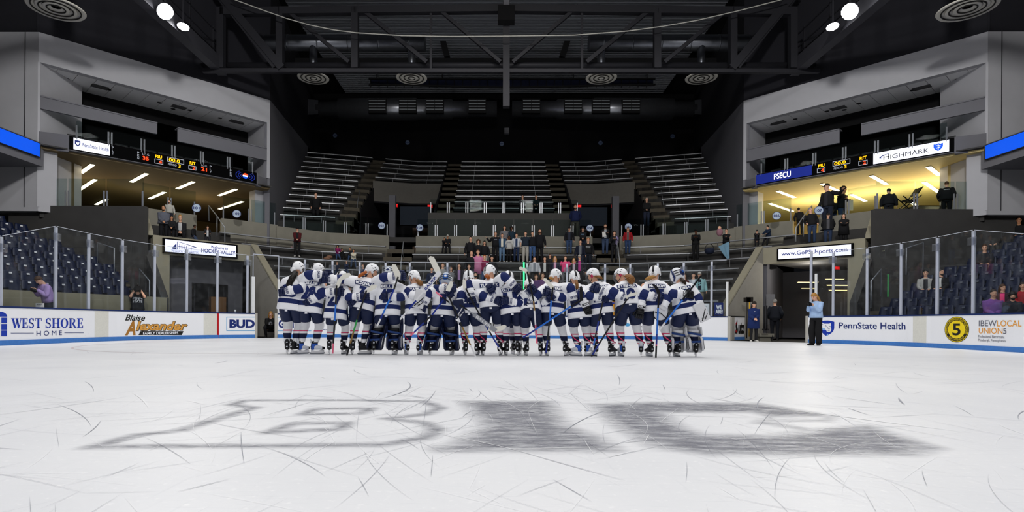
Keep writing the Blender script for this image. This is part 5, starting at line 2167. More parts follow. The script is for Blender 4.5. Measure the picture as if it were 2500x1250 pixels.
def civil(name, label, P, group=None, cat='person'):
    """a spectator or staff member in ordinary clothes"""
    body, I = make_figure(name, P)
    tag(body, label, cat, group)
    s, at_, rt, fw = I['s'], I['at'], I['rt'], I['fw']
    T, B = P['top'], P['bottom']
    k = P.get('bulk', 1.0) * 1.13
    mb = MB()
    low = -P.get('coat', .04)
    tab = [(low, .19, .135), (.06, .178, .128), (.2, .168, .124), (.33, .18, .128), (.42, .172, .112), (.465, .13, .088), (.495, .075, .075), (.51, .062, .068)]
    rings = [ering(at_(t), rt, fw, a * s * k, b * s * k, 16) for t, a, b in tab]
    o = len(mb.v)
    mb.loft(rings, 0)
    for kk in 'lr':
        sh, el, wr = I['arms'][kk]
        e = sh.lerp(el, .55) if P.get('tee') else wr + (wr - el) * .02
        if P.get('tee'):
            mb.tube([sh + (I['neck'] - sh) * .15, sh.lerp(el, .3), e], [.085 * s * k, .078 * s * k, .07 * s * k], 12)
        else:
            limb(mb, sh + (I['neck'] - sh) * .12, el, e, [(0, .078 * s * k), (.25, .07 * s * k), (.5, .06 * s * k), (.8, .052 * s * k), (1, .044 * s * k)], 12, 12)
    if P.get('hood'):
        mb.loft([ering(at_(t, 0, y), rt, fw, a * s, b * s, 14) for t, a, b, y in ((.43, .11, .07, -.06), (.48, .12, .08, -.05), (.53, .1, .07, -.05), (.55, .07, .05, -.04))])
    wrinkle(mb, o, .008, 9, s * 31 + I['hip'].x)
    top = mb.obj(P.get('topname', 'jacket'), T, body)
    if P.get('inner'):                           # open jacket: the shirt shows down the front
        mb = MB()
        vs = []
        for t in (-.02, .1, .2, .3, .4, .47):
            a, b = interp(tab, t)
            for x in (-.065, -.02, .02, .065):
                vs.append(at_(t, x, (b * k + .012) * math.sqrt(max(0, 1 - (x / (a * k)) ** 2))))
        mb.add(vs, [(r * 4 + c, r * 4 + c + 1, r * 4 + c + 5, r * 4 + c + 4) for r in range(5) for c in range(3)], 0, True)
        mb.obj('shirt', P['inner'], body)
    if P.get('print'):
        txt, pm, t0, t1, w = P['print']
        y = P.get('printside', 1)
        fn = lambda u, v: at_(v, u, y * (interp(tab, v)[1] * k + .016) * math.sqrt(max(.2, 1 - (u / .2) ** 2)))
        for i, ln in enumerate(txt.split('|')):
            n = len(txt.split('|'))
            h = (t1 - t0) / n
            vs, fs, a = text_poly(ln, .02)
            shape2d('chest_lettering', [((.5 - x) * w * y, t1 - h * (i + 1) + .01 + yy * (h - .02)) for x, yy in vs], fs, fn, pm, top, 5)
    mb = MB()
    o = len(mb.v)
    mb.loft([ering(at_(t), rt, fw, a * s, b * s, 14) for t, a, b in ((-.13, .12, .115), (-.1, .16, .13), (-.03, .182, .135), (.05, .172, .125), (.09, .163, .118))])
    for kk in 'lr':
        hj, kn, an = I['legs'][kk]
        wd = P.get('wide', 1.0)
        limb(mb, hj + V((0, 0, .03)) * s, kn, an - V((0, 0, .03 if not P.get('sit') else .0)) * s, [(0, .105 * s), (.25, .094 * s), (.5, .072 * s * wd), (.75, .062 * s * wd), (1, .055 * s * wd)], 12, 10)
    wrinkle(mb, o, .006, 10, s * 17)
    mb.obj(P.get('bottomname', 'trousers'), B, body)
    for kk, sx in (('l', -1), ('r', 1)):
        hj, kn, an = I['legs'][kk]
        toe = V(P.get(kk + 't', (sx * .25, 1, 0))).normalized()
        sd = V((toe.y, -toe.x, 0))
        b = V((an.x, an.y, an.z - .085 * s))
        mb = MB()
        mb.loft([ering(b + toe * y * s + V((0, 0, h / 2 * s)), sd, V((0, 0, 1)), a * s, h / 2 * s, 10, 3) for y, a, h in ((-.075, .02, .05), (-.06, .036, .085), (.0, .04, .1), (.07, .046, .075), (.14, .044, .055), (.185, .025, .035))])
        mb.obj('shoe', P['shoes'], body)
    if P.get('hair'):
        hair(I, P['hair'][0], P['hair'][1], body)
    if P.get('cap'):
        mb = MB()
        R, hc = I['R'], I['hc']
        shell(mb, hc + R @ V((0, -.005, .025)) * s, R, .088, .108, .11, lambda az: .46 if math.cos(az) > -.2 else .52, 18, 6, 0, s)
        if P.get('brim', 1):
            mb.loft([[hc + R @ V((x * w, y, .03 + z)) * s for x, z in ((-1, -.01), (0, 0), (1, -.01), (1, -.018), (0, -.012), (-1, -.018))] for w, y in ((.075, .08), (.07, .12), (.045, .165))], 0)
        mb.obj('cap', P['cap'], body)
    if P.get('beard'):
        mb = MB()
        R, hc = I['R'], I['hc']
        mb.loft([ering(hc + R @ V((0, y, z)) * s, R @ V((1, 0, 0)), R @ V((0, 1, 0)), a * s, b * s, 12) for z, a, b, y in ((-.14, .03, .03, .06), (-.115, .052, .045, .052), (-.09, .062, .05, .045), (-.07, .064, .046, .04))])
        mb.obj('beard', HAIRM[P['beard']], body)
    return body, I
# ================================================================== THE TEAM
JW = mk('jersey_white', 'f4f5fa', .75, .03, bump=.25)
JN = mk('jersey_navy', '14245c', .75, .05, bump=.2)
PANT = mk('pants_navy', '0f1d42', .55, .08)
SOCKW = mk('sock_white', 'ecedf1', .85, .05, bump=.3)
SOCKN = mk('sock_navy', '10193c', .85, .05)
TAPE = mk('tape_pink', 'd8386a', .5, .05)
GLN = mk('glove_navy', '101c44', .5, .12)
GLB = mk('glove_black', '101116', .5, .12)
GLW = mk('glove_cuff_white', 'f0f1f5', .6, .05)
BOOTK = mk('boot_black', '131317', .4, .15)
BOOTB = mk('boot_blue', '2a58b8', .4, .1)
BOOTW = mk('boot_white', 'd5d9e2', .4, .05)
HOLD = mk('blade_holder', 'e6e6ea', .4, .03)
BLADE = mk('steel_blade', '8b8f96', .3, .05, metal=.9)
HELW = mk('helmet_white', 'f6f7fa', .28, .02)
HELK = mk('helmet_black', '101014', .35, .05)
EARR = mk('ear_guard_pink', 'b8325a', .5)
CAGE = mk('cage_wire', '6d7076', .4, .05, metal=.7)
PADN = mk('pad_navy', '111c40', .5, .1)
PADW = mk('pad_white', 'd9dade', .5, .05)
STRAP = mk('strap_blue', '1f3d78', .6, .08)
PALM = mk('glove_palm', '8d7a5c', .7)


def helmet(I, parent, num=None, ear=False, cage=True, kind='player', art=None):
    s, R, hc = I['s'], I['R'], I['hc']
    f = lambda x, y, z: hc + R @ V((x, y, z)) * s
    if kind == 'goalie':
        mb = MB()
        lo = lambda az: lerp(.66, .84, max(0, math.cos(az)) ** 1.2) if math.cos(az) > 0 else lerp(.66, .7, -math.cos(az))
        shell(mb, f(0, .005, .012), R, .122, .15, .165, lo, 24, 10, 0, s)
        root = mb.obj('goalie_mask', art[0], parent)
        mb = MB()
        lo2 = lambda az: .60
        for z in (-.02, .03, .08):
            mb.tube([f(math.sin(a) * .128 * math.sqrt(max(.05, 1 - (z / .17) ** 2)), math.cos(a) * .156 * math.sqrt(max(.05, 1 - (z / .17) ** 2)), z + .01) for a in [PI * (.45 + 1.1 * i / 16) for i in range(17)]], .007 * s, 6)
        mb.obj('strap', HELK, root)
        mb = MB()
        mb.ell(f(0, -.128, .03), (.062 * s, .03 * s, .075 * s), R, 14, 9)
        mb.obj('back_plate', art[1], root)
        mb = MB()
        mb.ell(f(0, -.146, .045), (.035 * s, .018 * s, .03 * s), R, 12, 7)
        mb.obj('emblem', art[2], root)
        for sx in (-1, 1):
            mb = MB()
            mb.tube([f(sx * .075, .04, .14), f(sx * .118, .0, .06), f(sx * .12, -.01, -.04), f(sx * .1, .05, -.1)], [.012 * s, .022 * s, .022 * s, .012 * s], 7)
            mb.obj('painted_flash', art[1 + (sx > 0)], root)
        mb = MB()
        for i in range(7):
            x = -.07 + .14 * i / 6
            mb.tube([f(x, .155 - x * x * 3, .05), f(x, .172 - x * x * 3, -.02), f(x, .15 - x * x * 3, -.1)], .0035 * s, 5)
        for z in (.05, .0, -.05, -.1):
            mb.tube([f(x, .166 - x * x * 3 - abs(z + .02) * .15, z) for x in (-.075, -.04, 0, .04, .075)], .0035 * s, 5)
        mb.obj('cage', CAGE, root)
        return root
    mb = MB()
    low = lambda az: lerp(.40, .64, .5 - .5 * math.cos(az)) if math.cos(az) > .3 else lerp(.565, .665, max(0, -math.cos(az)) ** .5)
    shell(mb, f(0, -.012, .018), R, .112, .138, .138, low, 28, 11, 0, s)
    mb.ell(f(0, -.10, -.035), (.078 * s, .05 * s, .06 * s), R, 14, 8)
    root = mb.obj('helmet', HELW, parent)
    P = lambda a, x, k=1.012: (lambda th: f(x, -.012 - math.sin(th) * .138 * k * math.sqrt(max(0, 1 - (x / .112) ** 2)), .018 + math.cos(th) * .138 * k * math.sqrt(max(0, 1 - (x / .112) ** 2))))(a)
    mb = MB()
    A = [PI * (-.12 + .70 * i / 14) for i in range(15)]
    mb.add([P(a, x, 1.02 + .02 * math.sin(PI * i / 14)) for i, a in enumerate(A) for x in (-.019, .019)], [(2 * i, 2 * i + 1, 2 * i + 3, 2 * i + 2) for i in range(14)], 0, True)
    mb.obj('ridge_stripe', HELK, root)
    mb = MB()
    for sx in (-1, 1):
        mb.tube([f(sx * .098, .055, .05), f(sx * .116, .02, .0), f(sx * .112, -.005, -.045), f(sx * .095, .03, -.09), f(sx * .05, .08, -.125)], .0065 * s, 6)
    mb.obj('chin_strap', HELK, root)
    for sx in (-1, 1):
        mb = MB()
        mb.ell(f(sx * .108, -.0, -.025), (.012 * s, .03 * s, .036 * s), R, 10, 7)
        mb.obj('ear_guard', EARR if ear else mk('ear_guard_white', 'd8dade', .4), root)
        mb = MB()
        for q, (y, z) in enumerate(((.02, .075), (-.05, .085), (-.02, .045))):
            k = 1.0
            x = .112 * math.sqrt(max(.1, 1 - ((y + .012) / .138) ** 2 - ((z - .018) / .138) ** 2)) + .001
            mb.ell(f(sx * x, y, z), (.004 * s, .02 * s, .006 * s), R, 8, 5)
        mb.obj('vent_slot', HELK, root)
    if num:
        fn = lambda u, v: f(u, -.012 - .142 * math.sqrt(max(.1, 1 - ((v - .018) / .138) ** 2 - (u / .112) ** 2)) - .012, v)
        lettering('helmet_number', num, lambda u, v: f(u, -.158, v), -.026, -.06, .052, .034, HELK, root, .02)
    if cage:
        mb = MB()
        for i in range(9):
            x = -.085 + .17 * i / 8
            y = math.sqrt(max(0, 1 - (x / .12) ** 2)) * .14
            mb.tube([f(x, y * .86, .05), f(x, y + .015, -.02), f(x, y + .012, -.07), f(x * .8, y * .9, -.118)], .0028 * s, 5)
        for z in (.045, .01, -.025, -.06, -.095, -.118):
            mb.tube([f(x * (1 if z > -.1 else .85), math.sqrt(1 - (x / .12) ** 2) * .14 + (.012 if -.08 < z < .03 else -.008), z) for x in (-.1, -.08, -.04, 0, .04, .08, .1)], .0028 * s, 5)
        mb.obj('cage', CAGE, root)
    return root


def glove(el, wr, parent, s, m=GLN, word='BAUER', cuffm=GLW, bend=.5, side=1, nrm=(0, -1, 0), curl=1.0, d2=None):
    """padded hockey glove on the wrist: flared cuff, hand box, four finger rolls and a thumb"""
    d = (wr - el).normalized()
    nrm = V(nrm)
    nrm = (nrm - d * nrm.dot(d)).normalized()
    x = d.cross(nrm) * side
    mb = MB()
    mb.loft([ering(wr + d * t * s, x, nrm, a * s, b * s, 14, 2.6) for t, a, b in ((.0, .058, .05), (.04, .066, .048), (.085, .066, .042), (.105, .06, .036))], 0)
    for i in range(4):
        o = (.046 - .031 * i)
        p = wr + d * .1 * s + x * o * s
        q = [p]
        a = 0
        for k in range(3):
            a += curl * (.55 if k == 0 else .75)
            p = p + (d * math.cos(a) - nrm * math.sin(a)) * .033 * s
            q.append(p)
        mb.tube(q, [.021 * s, .021 * s, .019 * s, .015 * s], 8)
    p = wr + d * .03 * s + x * .055 * s
    mb.tube([p, p + (d * .7 + x * .6 - nrm * .2) * .045 * s, p + (d * 1.25 + x * .55 - nrm * .7) * .07 * s], [.024 * s, .022 * s, .015 * s], 8)
    for k in (.03, .065):                        # padded rolls on the back of the hand
        mb.tube([wr + d * k * s + x * o * s + nrm * .044 * s for o in (-.05, 0, .05)], .015 * s, 7)
    g = mb.obj('glove', m, parent)
    mb = MB()
    mb.loft([ering(wr + d * t * s, x, nrm, a * s, b * s, 16, 2.4) for t, a, b in ((-.085, .08, .076), (-.075, .083, .079), (-.02, .072, .066), (.012, .062, .054))], 0)
    c = mb.obj('cuff', cuffm, g)
    dd = V((d.x, 0, d.z))                        # reads along the hand direction's cross line, upright as seen from behind
    dd = dd.normalized() if dd.length > .2 else V((1, 0, 0))
    u = V((-dd.z, 0, dd.x))                      # letter direction, across the cuff
    v = -dd
    if u.z > 0:
        u, v = -u, dd
    c0 = wr - d * .035 * s + V((0, -.084, 0)) * s
    lettering('cuff_lettering', word, lambda a, b: c0 + u * a + v * b, -.06 * s, -.021 * s, .12 * s, .042 * s, JN if m is not GLB else GLB, g, .03)
    return g


def skate(an, toe, parent, s, m=(BOOTK, BOOTK, BOOTK), lift=.09):
    """boot, blade holder and steel; an = ankle joint"""
    toe = V(toe).normalized()
    sd = V((toe.y, -toe.x, 0))
    up = V((0, 0, 1))
    g0 = V((an.x, an.y, 0))
    mb = MB()
    mb.loft([ering(g0 + toe * y * s + up * ((z0 + z1) / 2), sd, up, a * s, (z1 - z0) / 2, 12, 2.8) for y, a, z0, z1 in ((-.085, .028, .10, .2), (-.075, .042, .09, .215), (-.02, .046, .09, .21), (.06, .05, .09, .185), (.13, .047, .09, .16), (.18, .03, .095, .145))], [0, 2, 1, 1, 0])
    mb.loft([ering(g0 + toe * y * s + up * z, sd, toe, a * s, b * s, 14, 2.4) for z, a, b, y in ((.14, .045, .07, -.01), (.18, .046, .062, -.016), (.22, .05, .06, -.014), (.255, .054, .062, -.006), (.268, .048, .056, -.006))], [2, 2, 0, 0])
    mb.loft([ering(g0 + toe * y * s + up * z, sd, toe, a * s, b * s, 10, 3) for z, a, b, y in ((.21, .03, .012, -.074), (.275, .032, .014, -.084), (.31, .022, .01, -.092))], 1)   # tendon guard
    b = mb.obj('skate', list(m), parent)
    mb = MB()
    mb.loft([ering(g0 + toe * y * s + up * (.06 + dz), sd, up, a * s, h, 10, 3) for y, a, h, dz in ((-.085, .016, .03, 0), (-.06, .02, .032, 0), (-.02, .012, .022, -.008), (.06, .012, .022, -.008), (.12, .02, .032, 0), (.165, .014, .026, 0))], 0)
    mb.obj('blade_holder', HOLD, b)
    mb = MB()
    q = [g0 + toe * y * s + up * z for y, z in ((-.11, .014), (-.09, .002), (.15, .002), (.185, .022), (.175, .04), (-.1, .04))]
    mb.prism([p - sd * .002 for p in q], sd * .004)
    mb.obj('blade', BLADE, b)
    t = MB()
    for k in (-1, 1):
        t.box(tuple(g0 + toe * -.09 * s + sd * k * .0 + up * (.2 + k * .045)), (.03, .012, .022))
    t.obj('heel_mark', BOOTW, b)
    return b


def make_player(P):
    Y = P.get('Y', 11.75)
    hem = at(*P['hem'], Y)
    top = at(P['h'][0], P['h'][1], Y)
    s = (top.z + .01) / 1.80 * P.get('sc', 1.0)
    O = V((hem.x, Y, 0))
    L = lambda px, py, dy=0: at(px, py, Y + dy) - O
    lean = P.get('lean', .12)
    hipz = min(.95 * s + .02, hem.z + .30)
    th = max(-.24, min(.02, (hem.z - hipz) / s))     # where the jersey hem falls along the spine
    feet = [at(x, P.get('fy', 864), Y) - O for x in P['feet']]
    side = (top.x - hem.x) / (.78 * s) * .8
    goalie = P.get('goalie')
    F = dict(s=s, M=Matrix.Translation(O), hip=(0, P.get('hipy', -.05 - lean * .35), hipz), lean=lean, side=side, lift=.085,
             lf=V((feet[0].x, P.get('fdy', (0, 0))[0], 0)), rf=V((feet[1].x, P.get('fdy', (0, 0))[1], 0)), gloves=True, voxel=.016,
             headR=Matrix.Rotation(math.radians(P.get('yaw', 0)), 3, 'Z') @ Matrix.Rotation(math.radians(P.get('pitch', -8)), 3, 'X') @ Matrix.Rotation(math.radians(P.get('tilt', 0)), 3, 'Y'),
             w=1.18, skin=P.get('skin', 'fair'), lk=(-.12, 1, 0), rk=(.12, 1, 0))
    for k in 'lr':
        h = P[k + 'h']
        F[k + 'h'] = L(h[0], h[1], h[2] if len(h) > 2 else -.27)
        F[k + 'p'] = P.get(k + 'p', (-.5 if k == 'l' else .5, -.7, -.6))
    body, I = make_figure('person', F)
    tag(body, P['label'], 'person', 'hockey team standing arm in arm')
    at_, rt, fw, up = I['at'], I['rt'], I['fw'], I['up']
    # trousers, socks, skates
    mb = MB()
    o = len(mb.v)
    g = 1.1 if goalie else 1.0
    mb.loft([ering(at_(t, 0, dy), rt, fw, a * s * g, b * s * g, 18) for t, a, b, dy in ((-.13, .12, .12, -.01), (-.08, .19, .165, -.02), (.0, .215, .175, -.02), (.1, .2, .165, -.01), (.16, .19, .15, 0))])
    for k in 'lr':
        hj, kn, an = I['legs'][k]
        e = hj.lerp(kn, .76)
        mb.tube(curve_pts([hj + V((0, -.01, .07)) * s, hj.lerp(kn, .25) + V((0, -.012, 0)), hj.lerp(kn, .5), e], 4), [lerp(.128, .118, i / 12) * s * g for i in range(13)], 16)
    wrinkle(mb, o, .010, 7, s * 13 + hem.x)
    mb.obj('hockey_pants', PANT, body)
    for i, k in enumerate('lr'):
        hj, kn, an = I['legs'][k]
        tp = P.get('tape', 1)

        def sm(t):
            if .53 < t < .76:
                return 1
            if tp and .42 < t < .47:
                return 2
            if tp == 2 and .87 < t < .92:
                return 2
            return 0
        mb = MB()
        a0 = hj.lerp(kn, .48)
        e = an + V((0, 0, .065)) * s
        pts = curve_pts([a0, kn + V((0, .02, 0)), kn.lerp(an, .35) + V((0, -.012, 0)) * s, kn.lerp(an, .65), e], 6)
        tab = [(0, .098), (.2, .096), (.36, .086), (.5, .08), (.75, .066), (1, .06)]
        N = len(pts)
        prev, rings = None, []
        for q, p in enumerate(pts):
            rings.append(ering(p, V((1, 0, 0)), V((0, 1, 0)), interp(tab, q / (N - 1))[0] * s, interp(tab, q / (N - 1))[0] * s * 1.1, 14, 2))
        mb.loft(rings, [sm((q + .5) / (N - 1)) for q in range(N - 1)])
        if tp == 2 and not goalie:                # crossing spiral of tape
            mb.tube([pts[int(N * t)] + V((math.sin(a) * .088, -math.cos(a) * .094, 0)) * s for t, a in ((.47, -1.2), (.6, -.4), (.74, .4), (.87, 1.2))], .012 * s, 6, 2, flat=.3)
        wrinkle(mb, 0, .004, 16, s * 7 + i)
        mb.obj('sock', [SOCKW, SOCKN, TAPE], body)
        tt = P.get('toes', ((-.25, 1), (.25, 1)))[i]
        sk = P.get('skates', 'k')
        skate(an, (tt[0], tt[1], 0), body, s, (BOOTK, BOOTK, BOOTK) if sk == 'k' else (BOOTK, BOOTW, BOOTB))
    # jersey
    gk = 1.08 if goalie else 1.0
    tab = [(th, .238, .2), (th + .01, .242, .204), (th + .105, .24, .2), (th + .11, .24, .2), (th + .195, .234, .193), (th + .2, .234, .193), (max(.2, th + .21), .228, .182), (.3, .238, .182), (.38, .245, .178), (.44, .225, .158), (.485, .165, .125), (.515, .10, .09), (.53, .082, .082)]
    mats = [0, 0, 0, 1, 1, 0, 0, 0, 0, 0, 0, 0]
    mb = MB()
    fine = []
    fm = []
    for i in range(len(tab) - 1):
        n = 1 if tab[i + 1][0] - tab[i][0] < .02 else 3
        for q in range(n):
            k = q / n
            fine.append([lerp(a, b, k) for a, b in zip(tab[i], tab[i + 1])])
            fm.append(0 if P.get('ridden') else mats[i])
    fine.append(list(tab[-1]))
    rings = []
    for t, a, b in fine:
        dy = -.012
        rings.append(ering(at_(t, 0, dy), rt, fw, a * s * gk, b * s * gk, 28, 2.2))
    mb.loft(rings, fm)
    wrinkle(mb, 0, .012, 6.5, s * 23 + hem.x)
    wrinkle(mb, 0, .005, 17, s * 5 + hem.x)
    mt = MB()
    mt.v, mt.f, mt.m, mt.sm = list(mb.v), list(mb.f), list(mb.m), list(mb.sm)
    for k, sgn in (('l', -1), ('r', 1)):
        sh, el, wr = I['arms'][k]
        a0 = at_(.41, sgn * .11)
        mt.tube([a0, a0.lerp(el, .3), a0.lerp(el, .62)], [.122 * s * gk, .116 * s * gk, .104 * s * gk], 16)
    bvh = BVHTree.FromPolygons([V(v) for v in mt.v], mt.f)
    for k in 'lr':
        sh, el, wr = I['arms'][k]
        sgn = -1 if k == 'l' else 1
        o = len(mb.v)
        limb(mb, at_(.41, sgn * .10 * 1.1), el, wr - (wr - el).normalized() * .03 * s, [(0, .115 * s * gk), (.2, .112 * s * gk), (.4, .097 * s * gk), (.6, .088 * s * gk), (.85, .082 * s * gk), (1, .078 * s * gk)], 18, 24,
             mats=lambda t: 1 if .47 < t < .74 else 0)
        wrinkle(mb, o, .009, 11, s * 3 + sgn)
    jersey = mb.obj('jersey', [JW, JN], body)

    def fn(u, v):
        o = at_(v, u / s, -.8)
        h = bvh.ray_cast(o, fw)[0]
        return (h if h is not None else at_(v, u / s, -.2)) - fw * .008
    nu = P.get('num')
    if nu:
        w = (.14 if len(nu) == 1 else .29) * s
        n0 = .10 if P.get('ridden') else th + .225
        lettering('number', nu, fn, -w / 2 + P.get('nx', 0), n0, w, .332 - n0, JN, jersey, .075, 9, 0, 1, 9)
    nm = P.get('n')
    if nm:
        w = min(.35, .05 * len(nm)) * s
        x = P.get('nx', 0)
        shape2d('name_bar', [(x - w / 2 - .014, .345), (x + w / 2 + .014, .345), (x + w / 2 + .014, .427), (x - w / 2 - .014, .427)], [(0, 1, 2, 3)], fn, JN, jersey, 14, None, 5)
        fn2 = lambda u, v: fn(u, v) - fw * .005
        lettering('name_lettering', nm, fn2, x - w / 2, .355, w, .062, JW, jersey, .045, 14, 0, 1, 5)
    MB().box(tuple(at_(th - .03, .0, -.19)), (.05, .008, .035)).obj('hem_tag', JW, jersey)
    # helmet, hair
    if goalie:
        helmet(I, body, kind='goalie', art=P['art'])
    else:
        helmet(I, body, P.get('hnum') or nu, P.get('ear', False))
    if P.get('hairpx'):
        pts, rad, col = P['hairpx']
        mb = MB()
        q = [at(x, y, Y + dy) - O for x, y, dy in pts]
        cp = curve_pts(q, 5)
        N = len(cp)
        rr = [interp([(i / (len(rad) - 1), r) for i, r in enumerate(rad)], i / (N - 1))[0] * s for i in range(N)]
        rn = random.Random(len(rad) + int(hem.x * 50))
        mb.tube(cp, [r * .8 for r in rr], 10)
        for st in range(P.get('strands', 26)):
            a = rn.uniform(0, 2 * PI)
            mb.tube([c + V((math.cos(a + .25 * math.sin(i * .9 + st)), .7 * math.sin(a), .15 * math.sin(i + st))) * rr[i] * (.85 + .28 * math.sin(i * 1.3 + st * 2)) for i, c in enumerate(cp)], [max(.0025, r * .17) for r in rr], 5)
        mb.obj('hair', HAIRM[col], body)
    # gloves or goalie gear
    for k in 'lr':
        sh, el, wr = I['arms'][k]
        gk_ = P.get('g' + k)
        sgn = 1 if k == 'l' else -1
        if gk_ == 'none':
            continue
        if gk_ == 'blocker':
            d = (wr - el).normalized()
            M3 = Matrix.Rotation(P.get('brot', .2), 3, 'Y')
            mb = MB()
            c = wr + d * .06 + V((0, -.03, 0))
            mb.loft([[c + M3 @ V((x * a, y, z * b)) for x, z in ((-1, -.9), (-.9, -1), (.9, -1), (1, -.9), (1, .9), (.9, 1), (-.9, 1), (-1, .9))] for y, a, b in ((.0, .1, .18), (-.012, .108, .19), (-.045, .108, .19), (-.055, .098, .18))], 0, False)
            b_ = mb.obj('blocker_pad', P['bm'][0], body)
            mb = MB()
            mb.add([c + M3 @ V((x, -.057, z)) for x, z in ((-.085, -.16), (-.06, -.16), (.085, .02), (.085, .05))], [(0, 1, 2, 3)])
            mb.add([c + M3 @ V((x, -.057, z)) for x, z in ((-.02, -.16), (.0, -.16), (.085, -.07), (.085, -.05))], [(0, 1, 2, 3)])
            mb.obj('blocker_stripe', P['bm'][1], b_)
            lettering('blocker_lettering', 'BAUER', lambda u, v: c + M3 @ V((u, -.059, v)), -.06, -.13, .1, .028, P['bm'][1], b_, .01)
            glove(el, wr + V((0, .05, -.02)), body, s * 1.05, GLN, 'BAUER', GLW, side=sgn)
        elif gk_ == 'catcher':
            d = (wr - el).normalized()
            mb = MB()
            c = wr + d * .09
            X = V((0, -1, 0)).cross(d).normalized()
            mb.loft([ering(c + V((0, y, 0)), d, X, a, b, 20, 2.3) for y, a, b in ((.05, .1, .09), (.03, .16, .13), (-.01, .165, .135), (-.04, .15, .12), (-.05, .1, .08))])
            b_ = mb.obj('catching_glove', P['bm'][0], body)
            mb = MB()
            mb.tube([c + d * .17 * math.cos(t) + X * .138 * math.sin(t) + V((0, -.012, 0)) for t in [2 * PI * i / 28 for i in range(29)]], .009, 6)
            mb.tube([c + d * .05 - X * .12 + V((0, -.05, 0)), c + d * .02 + V((0, -.058, 0)), c + d * .06 + X * .12 + V((0, -.05, 0))], .009, 6)
            mb.obj('glove_piping', GLB, b_)
            mb = MB()
            mb.loft([ering(wr - d * t, X, V((0, 1, 0)), .085, .07, 14, 2.6) for t in (-.03, .0, .1)])
            mb.obj('cuff', P['bm'][0], b_)
        else:
            m, word = (GLB, 'CCM') if gk_ == 'ccm' else (GLN, 'BAUER')
            glove(el, wr, body, s * 1.18, m, word, GLW, side=sgn, nrm=(0, -1, .2))
    if goalie:                                    # leg pads seen from behind: face at the front, wings and straps round the calf
        pm, wm = P['pads']
        for i, k in enumerate('lr'):
            hj, kn, an = I['legs'][k]
            sx = -1 if k == 'l' else 1
            mb = MB()
            b0 = V((an.x, an.y, .10))
            axis = (hj.lerp(kn, .55) - b0)
            A = lambda t, x, y: b0 + axis * t + V((x, y, 0))
            mb.loft([[A(t, x * w, y0 + .075 + (0 if abs(x) < .9 else -.015)) for x in (-1, -.5, 0, .5, 1)] + [A(t, x * w, y0 + .15) for x in (1, .5, 0, -.5, -1)] for t, w, y0 in ((-.02, .14, .03), (.06, .165, .0), (.35, .155, -.01), (.6, .16, -.01), (.85, .16, .0), (1, .15, .02), (1.04, .12, .04))], 0, True)
            root = mb.obj('leg_pad', pm, body)
            for q in (-1, 1):
                mb = MB()
                mb.loft([[A(t, q * x + 0, y) for x, y in ((.15, .08), (.155, -.02 - bulge), (.115, -.07 - bulge), (.10, -.05 - bulge), (.13, .06))] for t, bulge in ((.04, .0), (.12, .05), (.38, .055), (.46, .0))], 0, True)
                mb.obj('calf_wing', wm, root)
                mb = MB()
                mb.loft([[A(t, q * x, y) for x, y in ((.15, .08), (.17, -.03), (.14, -.05), (.12, .05))] for t in (.52, .58, .74, .78)], 0, True)
                mb.obj('knee_wing', wm, root)
                mb = MB()
                mb.tube([A(.05, q * .148, -.02), A(.12, q * .152, -.075), A(.38, q * .15, -.08), A(.45, q * .148, -.02)], .007, 6)
                mb.obj('wing_piping', PADW if pm is PADN else GLB, root)
            for t0, t1, y in ((.30, .34, -.09), (.62, .5, -.10)):
                mb = MB()
                mb.tube([A(t0, -.15, -.0), A(lerp(t0, t1, .3), -.1, y), A(lerp(t0, t1, .7), .1, y), A(t1, .15, -.0)], .022, 8, flat=.35, up=(0, 0, 1))
                mb.obj('strap', STRAP, root)
            mb = MB()
            for t in (.5, .6):
                mb.loft([ering(A(t, 0, -.01), V((1, 0, 0)), V((0, 1, 0)), .1, .085, 14), ering(A(t + .09, 0, -.01), V((1, 0, 0)), V((0, 1, 0)), .1, .085, 14)])
            mb.obj('knee_guard', GLB if pm is PADN else PADW, root)
            if pm is PADN and i == 1:
                lettering('pad_lettering', 'BAUER', lambda u, v: A(.22 + u, .165, -.0 - v), 0, -.015, .3, .03, PADW, root)
    P['I'] = I
    return body


